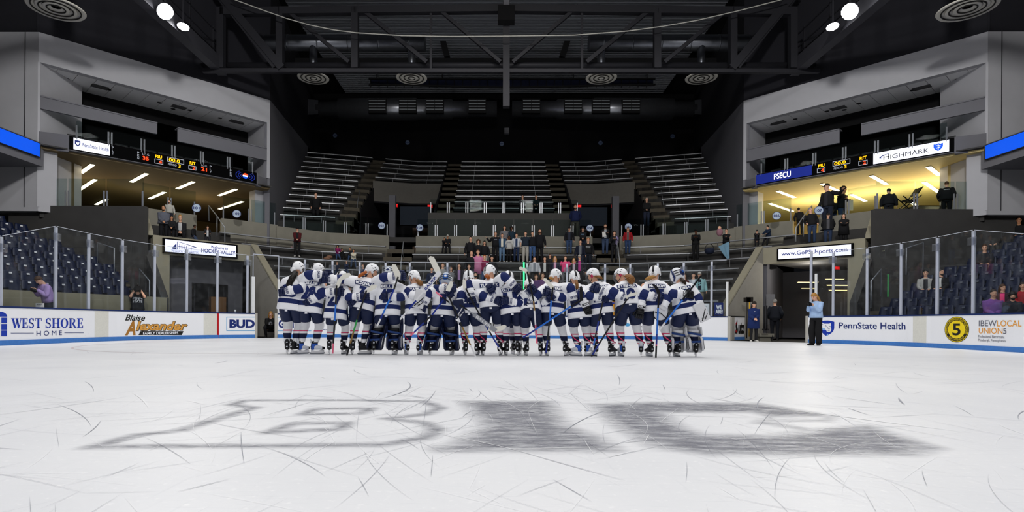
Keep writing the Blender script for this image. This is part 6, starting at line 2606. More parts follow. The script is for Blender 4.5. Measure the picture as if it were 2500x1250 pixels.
ART = {'grey': (mk('mask_silver', 'aab2bf', .3), mk('mask_pale', 'dfe4ec', .3), mk('mask_navy', '1a2a5c', .3)),
       'blue': (mk('mask_pale_blue', 'b7c2d2', .3), mk('mask_blue', '2f62b0', .3), mk('mask_white', 'e8ebf0', .3)),
       'multi': (mk('mask_white', 'e8ebf0', .3), mk('mask_navy', '1a2a5c', .3), mk('mask_blue', '2f62b0', .3))}
TEAM = [
    dict(n='S', num='25', nx=.0, h=(727, 637), hem=(714, 758), feet=(701, 719), lh=(722, 715, .25), rh=(787, 672), rp=(.2, -.8, .5), yaw=-38, tape=1, toes=((-.3, 1), (.5, 1)),
         hairpx=([(721, 664, -.1), (716, 675, -.19), (708, 690, -.24), (702, 706, -.25)], [.05, .06, .055, .03], 'black'), label='player with a thick black braid at the window-firm end of the line'),
    dict(n='KELLER', num='28', h=(776, 641), hem=(762, 764), feet=(736, 770), lh=(700, 711), rh=(817, 713), yaw=-35, skates='w', toes=((.6, .8), (1, .25)), tape=1,
         hairpx=([(770, 664, -.1), (768, 668, -.13), (766, 671, -.13)], [.04, .045, .03], 'dark'), label='player number 28 with blue and white skates, beside the black braid'),
    dict(n=None, num='27', h=(834, 660), hem=(824, 779), feet=(804, 839), lh=(756, 735), rh=(880, 724), yaw=-22, pitch=-14, tape=1, label='short player number 27 beside the tall player number 7'),
    dict(n='MCDONALD', num='7', h=(912, 641), hem=(886, 755), feet=(860, 886), lh=(801, 682), lp=(-.2, -.8, .5), rh=(968, 675), rp=(.2, -.8, .5), yaw=-72, tape=1, toes=((-.4, 1), (.9, .4)),
         hairpx=([(893, 664, -.1), (888, 667, -.16), (881, 672, -.19), (876, 677, -.19)], [.035, .04, .04, .02], 'red'), label='tall player number 7 with auburn hair'),
    dict(n='BELL', num='45', goalie=1, art=ART['grey'], pads=(PADN, PADN), h=(948, 651), hem=(949, 771), feet=(912, 962), lh=(862, 738), rh=(1022, 728), gr='blocker', bm=(PADW, GLB), yaw=0, tape=0, label='goalie in navy pads with a silver mask beside player number 7'),
    dict(n='KATE', num=None, h=(1013, 660), hem=(1018, 768), feet=(993, 1024), lh=(950, 724), rh=(1093, 703), yaw=75, skates='w', tape=2, toes=((-.5, 1), (.3, 1)),
         hairpx=([(1019, 684, -.12), (1025, 690, -.19), (1028, 697, -.2)], [.045, .06, .035], 'curl'), label='player with curly brown hair between the two goalies in navy pads'),
    dict(n=None, num='1', goalie=1, art=ART['blue'], pads=(PADN, PADN), h=(1090, 667), hem=(1083, 771), feet=(1050, 1102), lh=(1036, 742), rh=(1122, 748), gr='blocker', bm=(PADN, PADW), brot=-.15, yaw=0, tape=0,
         hairpx=([(1082, 692, -.12), (1081, 696, -.15), (1081, 699, -.15)], [.02, .03, .015], 'red'), label='goalie in navy pads with a blue and white mask'),
    dict(n=None, num='24', h=(1143, 660), hem=(1146, 767), feet=(1136, 1165), lh=(1101, 722), rh=(1206, 732), yaw=0, pitch=-5, tape=2,
         hairpx=([(1146, 682, -.12), (1149, 690, -.2), (1153, 700, -.22), (1157, 708, -.21)], [.035, .045, .04, .015], 'dark'), label='player number 24 with a dark ponytail beside the blue-masked goalie'),
    dict(n='TULLOCK', num='2', h=(1191, 646), hem=(1198, 752), feet=(1179, 1221), lh=(1151, 724), rh=(1254, 697), rp=(.2, -.8, .5), yaw=-45, hemlift=.02, tape=2,
         hairpx=([(1188, 672, -.12), (1190, 676, -.16), (1193, 681, -.18)], [.045, .05, .02], 'red'), label='tall player number 2 with auburn hair in the middle of the line'),
    dict(n='GUTTER', num='11', h=(1234, 660), hem=(1248, 767), feet=(1236, 1265), lh=(1201, 714), rh=(1290, 713), yaw=15, tilt=12, tape=1, label='player number 11 with head tilted, beside tall number 2'),
    dict(n=None, num=None, h=(1257, 672), hem=(1258, 760), feet=(1253, 1269), lh=(1245, 735, .3), rh=(1275, 735, .3), Y=12.25, yaw=10, pitch=-45, lean=.35, sc=.97, tape=1, skin='tan', label='bowed player half hidden behind number 11'),
    dict(n=None, num='12', h=(1292, 673), hem=(1294, 748), feet=(1285, 1320), lh=(1243, 736), rh=(1338, 732), yaw=12, lean=.42, ridden=1, tape=1, label='player leaning forward beside the glowing green tube'),
    dict(n='OUTTERER', num='8', h=(1355, 656), hem=(1347, 766), feet=(1336, 1382), lh=(1293, 741), rh=(1400, 731), yaw=-65, tape=0, toes=((-.2, 1), (.6, 1)),
         hairpx=([(1344, 677, -.11), (1346, 680, -.13), (1349, 681, -.13)], [.03, .04, .03], 'blond'), label='player number 8 holding a stick with a white blade up'),
    dict(n='BUTZ', num='17', h=(1400, 660), hem=(1411, 777), feet=(1410, 1436), lh=(1345, 718), rh=(1467, 727), yaw=8, pitch=-6, skates='w', tape=2, toes=((-1, .5), (.9, .5)),
         hairpx=([(1406, 684, -.12), (1408, 692, -.19), (1409, 702, -.22), (1409, 712, -.21)], [.025, .03, .026, .012], 'curl'), label='player number 17 with a light brown braid'),
    dict(n='CHRISTIAN', num='22', h=(1446, 653), hem=(1465, 767), feet=(1453, 1493), lh=(1430, 748), rh=(1522, 728), yaw=66, ear=True, tape=2, gl='ccm', toes=((-.2, 1), (.7, .8)),
         hairpx=([(1455, 676, -.1), (1463, 676, -.16), (1470, 681, -.17)], [.03, .04, .015], 'curl'), label='player in profile with a pink ear guard beside number 17'),
    dict(n='STEINER', num='10', h=(1518, 650), hem=(1529, 742), feet=(1518, 1565), lh=(1464, 709), rh=(1601, 727), yaw=72, ear=True, lean=.30, ridden=1, skates='w', tape=2,
         hairpx=([(1528, 674, -.1), (1537, 676, -.18), (1541, 685, -.21), (1541, 693, -.2)], [.045, .07, .065, .03], 'curl'), label='player number 10 with bushy brown hair'),
    dict(n='MORROW', num='25', h=(1598, 648), hem=(1596, 763), feet=(1587, 1635), lh=(1563, 755), rh=(1672, 719), yaw=-28, gl='ccm', gr='ccm', tape=2,
         hairpx=([(1596, 676, -.12), (1586, 678, -.17), (1578, 683, -.18)], [.04, .05, .03], 'blond'), label='player number 25 with blond hair beside the goalie in white pads'),
    dict(n='DEJA', num='33', nx=.0, goalie=1, art=ART['multi'], pads=(PADW, PADW), h=(1652, 654), hem=(1671, 767), feet=(1654, 1699), lh=(1617, 753), rh=(1709, 755), gl='catcher', gr='blocker', bm=(PADW, GLB), brot=-.45, yaw=35, tape=0,
         hairpx=([(1664, 680, -.1), (1668, 686, -.18), (1674, 695, -.2)], [.03, .045, .015], 'dark'), label='goalie in white pads at the end of the line nearest the open tunnel'),
]
for _p in TEAM:
    make_player(_p)

# ---- sticks (each its own thing; they are held, leaned and carried)
WT = mk('stick_tape_white', 'e4e2d8', .7)
STK = {'black': mk('stick_black', '17171b', .35), 'blue': mk('stick_blue', '2c6fd0', .35), 'navy': mk('stick_navy', '1a2f8a', .35), 'green': mk('stick_green', '2f9a4c', .35), 'gold': mk('stick_gold', '8a6a34', .4),
       'white': mk('stick_white', 'e4e4e8', .4), 'pink': mk('stick_pink', 'e86f8c', .6), 'grey': mk('stick_grey', '8d9099', .4)}
STICKN = 0


def stick(shaft, cols, blade, bladem, label, Y=11.42, butt=None, w=.03, wide=None):
    """shaft: photo points from blade end to butt end with depth; cols: (fraction, colour) runs; blade: outline points"""
    P = [at(x, y, Y + dz) for x, y, dz in shaft]
    o = P[0].copy()
    root = empty('hockey_stick', o, label, 'stick', 'hockey sticks of the team')
    P = [p - o for p in P]
    L = sum((P[i + 1] - P[i]).length for i in range(len(P) - 1))

    def along(t):
        t *= L
        for i in range(len(P) - 1):
            l = (P[i + 1] - P[i]).length
            if t <= l + 1e-6:
                return P[i].lerp(P[i + 1], t / l)
            t -= l
        return P[-1]
    mb = MB()
    ts = sorted({0.0, 1.0} | {c[0] for c in cols} | ({wide[0]} if wide else set()))
    names = []
    for a, b in zip(ts[:-1], ts[1:]):
        c = [q for q in cols if q[0] <= a + 1e-6][-1][1]
        if c not in names:
            names.append(c)
        mb.beam(along(a), along(b), wide[1] if wide and b <= wide[0] + 1e-6 else w, .021, names.index(c), up=(0, 1, 0))
    mb.obj('shaft', [STK[n] for n in names], root)
    if wide:
        a, b = along(wide[0] * .97), along(wide[0] * .1)
        if b.x < a.x:
            a, b = b, a
        u = (b - a).normalized()
        v = V((0, -1, 0)).cross(u) * -1
        if v.z < 0:
            v = -v
        n = (b - a).length
        lettering('paddle_lettering', 'BAUER', lambda p, q: a + u * p + v * q + V((0, -.013, 0)), .1 * n, -wide[1] * .3, .75 * n, wide[1] * .6, wide[2], root, .02)
    if butt:
        mb = MB()
        mb.beam(along(.93), along(1.0), w * 1.2, .03, 0, up=(0, 1, 0))
        mb.obj('grip_tape', butt, root)
    if blade:
        q = [at(x, y, Y + shaft[0][2]) - o for x, y in blade]
        mb = MB()
        mb.prism(q, (0, .012, 0))
        mb.obj('blade', bladem, root)
    return root


stick([(822, 697, -.08), (820, 740, -.05), (812, 863, .0)], [(0, 'black'), (.28, 'blue'), (.52, 'black'), (.85, 'pink')], [(818, 703), (826, 703), (836, 683), (851, 677), (857, 671), (853, 666), (838, 668), (825, 682)], WT, 'stick standing on its pink butt behind number 27, white-taped blade up')
stick([(895, 709, -.06), (886, 732, -.06), (866, 800, -.02), (846, 871, -.05)], [(0, 'black'), (.45, 'green'), (.62, 'gold'), (.8, 'black')], [(890, 712), (896, 716), (916, 704), (921, 699), (917, 695), (905, 697)], WT, 'black and green stick planted on the ice behind number 7')
stick([(972, 676, -.05), (960, 712, -.12), (921, 796, -.12)], [(0, 'black'), (.25, 'navy'), (.45, 'blue'), (.75, 'navy'), (.85, 'white')], [(968, 682), (977, 682), (978, 668), (966, 646), (958, 645), (955, 652)], WT, 'blue stick held across the back of the silver-masked goalie')
stick([(1074, 664, -.16), (1037, 708, -.14), (1026, 722, -.14), (977, 780, -.14)], [(0, 'white'), (.38, 'white'), (.6, 'navy'), (.78, 'white')], [(1067, 672), (1077, 668), (1072, 652), (1059, 627), (1050, 625), (1046, 631), (1060, 660)], WT, 'goalie stick with wide white paddle raised high beside curly brown hair', wide=(.42, .09, STK['navy']))
stick([(1064, 713, -.1), (1095, 737, -.1), (1118, 756, -.1)], [(0, 'pink'), (.28, 'black'), (.6, 'grey')], None, None, 'pink-ended stick held behind the blue-masked goalie')
stick([(1084, 730, -.06), (1062, 762, -.1), (1002, 820, -.06)], [(0, 'navy'), (.4, 'black'), (.62, 'navy'), (.9, 'pink')], None, None, 'navy stick slanting down to its pink end beside curly brown hair')
stick([(1096, 724, -.12), (1122, 784, -.12), (1162, 872, -.1)], [(0, 'black'), (.35, 'white'), (.42, 'black'), (.5, 'gold'), (.8, 'white')], [(1088, 710), (1098, 712), (1106, 695), (1105, 688), (1099, 687), (1091, 700)], WT, 'black and gold stick crossing the leg of the blue-masked goalie')
stick([(1211, 808, -.1), (1152, 764, -.14), (1122, 744, -.14)], [(0, 'grey'), (.5, 'grey'), (.8, 'black')], [(1190, 808), (1212, 811), (1233, 803), (1237, 796), (1232, 793), (1204, 800), (1194, 800)], WT, 'grey goalie stick pointing down at the skates of number 2', wide=(.62, .085, STK['white']))
stick([(1137, 704, -.1), (1149, 736, -.12), (1185, 793, -.1), (1225, 860, .0)], [(0, 'black'), (.5, 'navy'), (.66, 'black'), (.74, 'navy'), (.92, 'white')], [(1131, 706), (1139, 708), (1138, 690), (1136, 682), (1130, 682), (1129, 694)], WT, 'navy stick leaning from number 24 down to the skates of number 2')
stick([(1287, 663, -.1), (1299, 690, -.12), (1303, 738, -.12), (1311, 838, -.06)], [(0, 'black'), (.42, 'gold'), (.55, 'white'), (.75, 'pink')], [(1284, 668), (1291, 667), (1286, 657), (1272, 651), (1267, 653), (1268, 658), (1278, 662)], WT, 'stick with a white blade and long pink end beside the glowing green tube')
stick([(1350, 702, -.1), (1345, 740, -.12), (1341, 790, -.08), (1333, 862, .0)], [(0, 'black'), (.2, 'blue'), (.48, 'black'), (.8, 'navy')], [(1345, 705), (1354, 703), (1348, 694), (1334, 680), (1328, 679), (1326, 684), (1336, 695)], WT, 'blue and black stick upright behind number 8')
stick([(1421, 732, -.12), (1402, 742, -.14), (1350, 778, -.14), (1269, 829, -.1)], [(0, 'black'), (.18, 'blue'), (.75, 'navy'), (.95, 'black')], [(1416, 736), (1424, 734), (1423, 708), (1420, 698), (1415, 700), (1415, 716)], STK['black'], 'long bright blue stick slanting across the backs of numbers 8 and 17')
stick([(1472, 736, -.1), (1462, 780, -.08), (1447, 855, .0)], [(0, 'black'), (.4, 'navy'), (.6, 'black'), (.75, 'blue'), (.9, 'white')], None, None, 'slim dark stick upright behind the player with the pink ear guard')
stick([(1531, 730, -.12), (1500, 778, -.12), (1444, 870, .0)], [(0, 'black'), (.78, 'navy'), (.97, 'black')], [(1530, 734), (1534, 726), (1556, 720), (1558, 715), (1555, 713), (1538, 716), (1527, 725)], WT, 'thick black stick slanting to the ice behind number 10')
stick([(1609, 716, -.12), (1607, 745, -.14), (1604, 805, -.1), (1601, 876, -.05)], [(0, 'black'), (.22, 'blue'), (.62, 'navy'), (.78, 'pink'), (.8, 'black')], [(1605, 718), (1613, 716), (1607, 702), (1597, 693), (1592, 694), (1599, 704)], STK['black'], 'blue stick with a black blade, upright on the ice behind number 25')
stick([(1712, 673, -.1), (1668, 730, -.15), (1630, 780, -.12), (1609, 806, -.1)], [(0, 'black'), (.3, 'black'), (.45, 'blue'), (.86, 'white')], None, None, 'blue stick slung across the back of the white-padded goalie')
# ================================================================== CROWD AND STAFF
CL = {}


def cloth(h):
    if h not in CL:
        CL[h] = mk('cloth_' + h, h, .85, .12, bump=.2)
    return CL[h]


BLK, DNV, JEAN, GRYT, WHT, PNK, MAG = '15151a', '1a2236', '33486b', 'a9a69e', 'd2d0cc', 'd98fb0', '8c2050'
SHOE = cloth('1b1a1a')
SHOEW = cloth('c9c7c2')


def person_at(label, hx, hy, Y, zf, top, bottom, face=0.0, H=None, sit=False, group=None, arms='down', **k):
    """spectator whose top of head shows at photo (hx, hy), at depth Y, standing on height zf (or sitting when sit)"""
    tp = at(hx, hy, Y)
    h = tp.z - zf
    if sit:
        s = (h - .44) / .86 if H is None else H / 1.70
        s = max(.55, min(1.15, s))
    else:
        s = max(.55, min(1.22, h / 1.695)) if H is None else H / 1.70
    z0 = k.pop('z0', None) if k.get('z0') is not None else tp.z - (.44 * 1.0 + .86 * s if sit else 1.695 * s)
    ang = math.atan2(tp.x, tp.y) + face          # facing the camera when face = 0
    M = Matrix.Translation((tp.x, Y, z0)) @ Matrix.Rotation(PI - ang, 4, 'Z')
    lean = k.pop('lean', .04 if not sit else .12)
    P = dict(s=s, M=M, lean=lean, side=k.pop('side', 0), twist=k.pop('twist', 0), top=cloth(top), bottom=cloth(bottom), shoes=k.pop('shoes', SHOE))
    if sit:
        P.update(hip=(0, -.02, .44 + .08 * s), lf=(-.12, .42 * s, 0), rf=(.12, .42 * s, 0), sit=1)
    else:
        P.update(hip=(0, 0, .945 * s), lf=(-.10 * s, .0, 0), rf=(.11 * s, .03, 0))
    hz = P['hip'][2]
    A = {'down': ((-.29, .04, hz - .07 * s), (.29, .04, hz - .07 * s)), 'folded': ((.06, .24, hz + .28 * s), (-.08, .25, hz + .25 * s)), 'lap': ((-.1, .3, hz + .08), (.1, .3, hz + .08)),
         'pockets': ((-.24, .12, hz + .02), (.24, .12, hz + .02)), 'phone': ((-.07, .32, hz + .30 * s), (.07, .33, hz + .31 * s)), 'round': ((-.5, .03, hz + .42 * s), (.5, .03, hz + .42 * s)),
         'chest': ((-.08, .3, hz + .36 * s), (.08, .3, hz + .36 * s)), 'camera': ((-.09, .24, hz + .62 * s), (.09, .24, hz + .62 * s)), 'out': ((-.62, .25, hz + .45 * s), (.3, .1, hz - .02)), 'behind': ((-.1, -.2, hz + .02), (.1, -.2, hz + .02)), 'clasp': ((-.03, .24, hz + .06 * s), (.03, .26, hz + .05 * s))}[arms]
    P['lh'], P['rh'] = [V((a[0] * (s if abs(a[0]) > .2 else 1), a[1], a[2])) for a in A]
    P['headR'] = Matrix.Rotation(math.radians(k.pop('yaw', 0)), 3, 'Z') @ Matrix.Rotation(math.radians(k.pop('pitch', 0)), 3, 'X') @ Matrix.Rotation(math.radians(k.pop('tilt', 0)), 3, 'Y')
    if 'inner' in k:
        k['inner'] = cloth(k['inner'])
    if 'cap' in k:
        k['cap'] = cloth(k['cap'])
    if 'print' in k:
        t = k['print']
        k['print'] = (t[0], cloth(t[1]), *t[2:])
    P.update(k)
    return civil('person', label, P, group)


def lowrow(k, x):
    """depth and floor height of lower bleacher row k under photo column x"""
    Yc, z = LOW[k]
    for _ in range(4):
        s = abs(at(x, 640, rowY(Yc, 0) if _ == 0 else Y).x - CX)
        Y = rowY(Yc, s)
    return Y - .25, z - .43


def fan(k, hx, hy, label, top, bottom, **q):
    Y, zf = lowrow(k, hx)
    if q.get('sit'):
        Y += .18
    return person_at(label, hx, hy, Y, zf, top, bottom, group='spectators in the bleachers', **q)


HB, HD, HBR, HL = ('short', 'black'), ('short', 'dark'), ('short', 'brown'), ('long', 'brown')
fan(4, 1149, 580, 'man in a black hooded jacket at the score ribbon end of the singing row', BLK, BLK, hair=HB, hood=1)
fan(4, 1168, 587, 'short curly-haired person in black beside the man in a black hooded jacket', BLK, DNV, hair=('curly', 'brown'))
fan(4, 1183, 590, 'dark-haired woman in a black jacket over a pale skirt', BLK, GRYT, hair=('long', 'black'))
fan(2, 1151, 615, 'man in a black hoodie standing behind the seated woman in lilac', BLK, DNV, hair=HBR, hood=1, pitch=12)
fan(2, 1167, 612, 'woman in a long pink coat and grey trousers', 'c77ba0', '55565a', hair=('pony', 'brown'), coat=.3, hood=1)
fan(2, 1183, 625, 'girl in a maroon sweatshirt beside the long pink coat', '7d1d44', JEAN, hair=('short', 'red'))
fan(2, 1201, 627, 'woman with black bobbed hair in a black coat beside the maroon sweatshirt', BLK, BLK, hair=('long', 'black'), coat=.25)
fan(5, 1210, 568, 'tall man in a black hoodie with small white chest print', BLK, BLK, hair=HD, hood=1, print=('STATE', 'c4ccd8', .3, .36, .16), arms='round')
fan(5, 1226, 572, 'woman in an open denim jacket, cream top and ripped blue jeans', '34506f', '5d7896', hair=('bun', 'brown'), inner='d8d4c6', shoes=SHOEW)
fan(5, 1243, 577, 'young person in a pale grey PENN STATE sweatshirt and black leggings', 'bdbcb8', BLK, hair=('long', 'black'), skin='dark', print=('PENN|STATE', '26345e', .28, .40, .2), coat=.12, shoes=SHOEW)
fan(5, 1261, 572, 'man in a white and navy V-striped zip jacket', 'c9ccd2', '1d2c4a', hair=HBR, inner='2a3a5a', arms='round')
fan(5, 1283, 567, 'young man in a dark navy T-shirt and light grey sweatpants', '1e2936', 'a7a49c', hair=HB, tee=1, arms='down', shoes=SHOEW, wide=1.3)
fan(5, 1300, 567, 'young man in a black sweater and blue jeans next to light grey sweatpants', BLK, '3e5a86', hair=HB, shoes=SHOEW)
fan(5, 1318, 561, 'bearded long-haired man in a black coat and black trousers', BLK, BLK, hair=('long', 'dark'), beard='brown', coat=.2)
fan(6, 1232, 553, 'woman in grey standing in the back row against the parapet', '77767a', BLK, hair=('long', 'dark'))
fan(6, 1249, 555, 'curly-haired person in a dark teal shirt in the back row', '1c3040', BLK, hair=('curly', 'black'), skin='dark')
fan(6, 1390, 556, 'man in a black cap, dark jacket and blue jeans below the parapet', '17181e', '34496c', cap='15151c', inner='2c3242')
fan(6, 1423, 556, 'young man in a black hoodie with pale blue chest letters and cap', BLK, DNV, cap='1a1a20', hood=1, arms='clasp', print=('STATE|HOCKEY', '8fb7da', .26, .36, .2))
fan(4, 1417, 588, 'young man in a navy jacket over a grey shirt', '191e30', '20263a', hair=HB, inner='6d7074')
fan(4, 1436, 583, 'young man in a black hoodie with bold white chest print and dark jeans', '121216', '141924', hair=('short', 'red'), hood=1, print=('PSU ICE|HOCKEY', 'd8dade', .24, .37, .24))
person_at('man in a navy quarter-zip pullover standing by the guard glass above the crowd', 1405, 502, 33.4, 5.48, '18224a', '4a4740', hair=HBR, beard='brown', arms='behind', group='spectators in the bleachers')
o_, I_ = fan(6, 1478, 549, 'man in a dark coat and jeans holding a white sheet of paper', '17181c', '40506e', hair=HD, beard='brown', arms='folded', inner='9aa0a8')
_b = person_at('girl in a dark top on the aisle steps with a lilac jacket over her arm', 1500, 566, 30.9, 3.95, '17181e', BLK, hair=('long', 'dark'), arms='phone', group='spectators in the bleachers')
fan(6, 1533, 557, 'person in a bright red jacket, grey scarf and blue jeans', '9c1420', '2b3f63', hair=('long', 'brown'), inner='5a5654')
person_at('man in black standing high on the wing bleachers, lit concourse side', 1579, 485, 32.4, 6.07, '121214', '1d2436', hair=('bald', 'grey'), arms='clasp', group='spectators in the bleachers')
person_at('person all in black standing high on the wing bleachers, score ribbon side', 771, 473, 32.4, 6.07, '131315', '101012', hair=HD, arms='pockets', group='spectators in the bleachers')
for x, c, lb in ((1276, '4e4e50', 'dim seated spectator in a pale shirt on the upper middle benches'), (1309, '16282c', 'dim seated spectator in a dark team jersey on the upper middle benches')):
    person_at(lb, x, 477, 34.95, 7.17, c, BLK, sit=True, hair=HD, arms='lap', group='spectators in the bleachers')
fan(5, 1699, 562, 'silhouette of a man in black looking at a phone on the wing benches', '0f0f11', '0e0e10', cap='0f0f11', arms='phone', skin='dark')
_bm, _bi = fan(5, 1773, 561, 'person in black rocking a baby wrapped in pink', '121214', '101012', hair=HD, arms='folded', face=-.3, yaw=-25)
fan(6, 1848, 563, 'child in a dark jacket standing beside the seated man in dark blue', '1a1b20', '141418', cap='1a1a1e', arms='phone')
fan(6, 1876, 551, 'man in a dark blue jacket sitting on the top bench near the portal', '16273f', '14141a', sit=True, hair=HB, face=.6, yaw=-30, arms='lap')
fan(5, 726, 557, 'man in a black cap and dark red jacket standing with feet apart', '4c1016', '111114', cap='121216', inner='151518', arms='clasp', shoes=SHOEW)
fan(5, 824, 599, 'woman with curly dark hair in a magenta jacket, seated', '8a1660', JEAN, sit=True, hair=('curly', 'black'), skin='tan', yaw=-45, face=-.3, arms='lap')
fan(5, 835, 606, 'person in black seated next to the magenta jacket', '121214', '141416', sit=True, hair=HB, skin='tan', yaw=15)
fan(5, 855, 604, 'dark-haired person seated behind the child in white', '232326', JEAN, sit=True, hair=HB, skin='tan', yaw=-40)
fan(4, 863, 609, 'child in a white long-sleeved shirt and black waistcoat, hands at the chest', 'cfcab8', '31435f', sit=True, hair=HB, skin='tan', arms='folded')
fan(3, 823, 639, 'man in a navy hoodie sitting below the magenta jacket', '1a2238', '22304c', sit=True, hair=HBR, arms='lap', hood=1)
fan(3, 846, 637, 'boy in a navy shirt with a small white emblem, seated', '1c2846', '22304c', sit=True, hair=HD, arms='folded', print=('PSU', 'c8ccd6', .28, .34, .1))
fan(2, 886, 645, 'child in a navy hoodie near the end glass, seated alone', '1b2a4e', '1b2440', sit=True, hair=HBR, arms='lap', hood=1)
fan(1, 1054, 655, 'spectator in a navy coat with white lettering seen beside the raised goalie stick', '1a2440', BLK, hair=HD, print=('U', 'd0d4dc', .2, .34, .1))
fan(1, 1081, 644, 'woman with long brown hair in a pale grey sweater', '8f8c88', BLK, hair=HL)
fan(1, 1101, 653, 'woman with brown hair in a long grey knit cardigan', '6f6f72', BLK, hair=HL, coat=.3)
fan(1, 1121, 646, 'dark-haired woman in a black jacket over a lilac top', '26232a', BLK, hair=('long', 'dark'), inner='9a7aa4')
fan(1, 1145, 648, 'man in a grey T-shirt standing behind number 24', '8b8a92', JEAN, hair=HBR)
fan(0, 1161, 667, 'bearded man in black close to the glass behind number 24', '1a1a1e', BLK, hair=HB, beard='black', print=('PSU', '9fb0c4', .2, .3, .12))
fan(2, 1305, 629, 'young woman in a white puffer jacket over grey', 'c4c5ca', BLK, hair=HL, inner='7d8088', bulk=1.1)
fan(2, 1330, 629, 'young woman in a black cardigan over a white top', '17171b', BLK, hair=HD, inner='c9c8c4')
fan(3, 1343, 622, 'person with light brown hair standing behind the black cardigan', '232226', BLK, hair=HL)
fan(2, 1355, 628, 'young woman in a navy jacket over a pale pink top', '1e2136', BLK, hair=('long', 'blond'), inner='cf9ab2')
fan(2, 1380, 627, 'young woman in a hot pink T-shirt and grey trousers', 'e0447c', '5c5c60', hair=('pony', 'brown'), arms='round')
fan(2, 1401, 633, 'young woman with long blond hair in a dark jacket', '26242a', BLK, hair=('long', 'blond'), inner='b9a9b4')
fan(2, 1415, 625, 'young man in a pale cap and dark jacket over a magenta shirt', '20202a', '1d1d22', cap='b5aca0', inner='a8327c')
fan(0, 1309, 672, 'girl in a dark purple sweater close to the glass', '5b3f6c', BLK, hair=HL)
fan(0, 1325, 669, 'girl in a plum sweater close to the glass, beside the dark purple one', '66446f', BLK, hair=HL)
fan(0, 1671, 670, 'person in red half hidden by the goalie in white pads', '4a1418', BLK, hair=HL)
fan(0, 1693, 668, 'woman in a black beanie with long dark hair behind the end glass', 'a9adb6', BLK, hair=('long', 'black'), cap='16161a', brim=0, inner='d4d6da')
fan(0, 1708, 667, 'person in a pale teal and black jersey with an S and khaki trousers', '8fb8ba', '7d7462', hair=HB, cap='b7b2aa', bulk=1.15, print=('S', '8fc4c8', .16, .34, .12), inner='101c2a', coat=.1)
o_, I_ = fan(6, 1093, 574, 'man in a white cap and dark jacket sitting with a child on his lap', '17181c', '131317', sit=True, cap='c4c2bc', skin='tan', arms='lap')
fan(6, 1085, 580, 'small child in dark clothes on the lap of the man in a white cap', '15161a', '15151a', sit=True, hair=HB, skin='tan', arms='folded')
# corner balconies over the tunnels
cor = lambda label, hx, hy, Y, zf, top, bottom, **q: person_at(label, hx, hy, Y, zf, top, bottom, group='spectators over the tunnels', **q)
cor('tall man in a white hoodie standing at the back over the Hockey Valley sign', 414, 490, 25.6, 4.85, 'b4b2aa', '1c2030', hair=HD, beard='dark', yaw=-35, hood=1)
cor('large man in a grey hoodie and dark trousers over the Hockey Valley sign', 400, 505, 24.5, 3.95, '5a5d68', '14151a', hair=('bald', 'dark'), beard='dark', skin='tan', bulk=1.2, arms='clasp', yaw=-20)
cor('long-haired girl in black beside the large man in a grey hoodie', 419, 529, 24.6, 3.95, '17171a', '15151a', hair=('long', 'dark'), skin='tan', arms='clasp')
cor('person in a black and white top leaning back over the Hockey Valley sign', 440, 526, 25.4, 4.0, '1d1d22', '15151a', sit=True, hair=('short', 'blond'), arms='clasp', inner='b9b9b9')
cor('dark figure in profile sitting at the middle of the Hockey Valley ledge', 473, 549, 24.9, 3.9, '121215', '33405a', sit=True, hair=HB, skin='dark', face=-1.2)
cor('woman with long dark hair sitting at the foot of the corner stairs', 507, 552, 25.2, 3.9, '1a1a1e', '24242a', sit=True, hair=('long', 'dark'), inner='c2c4c8', arms='lap')
cor('man in a black cap and black jacket standing over the web address sign', 2022, 523, 24.6, 3.95, '151619', '22304a', cap='1b1b20', bulk=1.25, inner='4a4a4e', arms='behind')
cor('person with dark hair in a long black coat over the web address sign', 2060, 524, 24.6, 3.95, '131316', '131316', hair=('long', 'black'), coat=.3, bulk=1.2, arms='folded')
cor('person in black and jeans leaning sideways beside the corner stairs, lit side', 1983, 509, 25.4, 4.2, '141417', '2a3a56', hair=('short', 'grey'), side=.15, yaw=40, arms='pockets')
cor('figure in dark clothes on the lit corner stairs, seen from behind', 1953, 508, 27.2, 4.9, '161618', '111114', hair=HB, face=PI, arms='down', side=-.1)
cor('man in a dark cap stretching out one arm in the lit concourse', 2022, 452, 26.4, 4.9, '17181c', '1b2232', cap='2a241e', face=.5, yaw=-50, arms='out', inner='2a2a30')
cor('woman with curly black hair in a black jacket in the lit concourse', 2056, 459, 26.4, 4.9, '131316', '2b3a58', hair=('curly', 'black'), skin='tan', face=-.9, yaw=30, arms='folded')
cor('girl in a dark jacket between two adults in the lit concourse', 2032, 483, 26.6, 4.9, '17181c', '1d2740', hair=('pony', 'dark'), arms='clasp')
cor('person bending over in dark clothes in the lit concourse', 2170, 459, 24.6, 4.9, '16161c', '1c1c24', hair=HB, cap='17171c', brim=0, face=PI, lean=.3, arms='down', bulk=1.2)
cor('broad officer in black seen from behind with POLICE across the shoulders', 2311, 445, 23.6, 4.9, '101013', '0f0f12', hair=('bald', 'brown'), face=PI, bulk=1.35, arms='pockets', print=('POLICE', 'd8dade', .37, .43, .24), printside=-1)
cor('person in a dark coat sitting beside the officer in the lit concourse', 2348, 475, 23.8, 4.9, '141418', '141418', sit=True, hair=('short', 'grey'), face=.7, bulk=1.2, arms='lap', H=1.75)
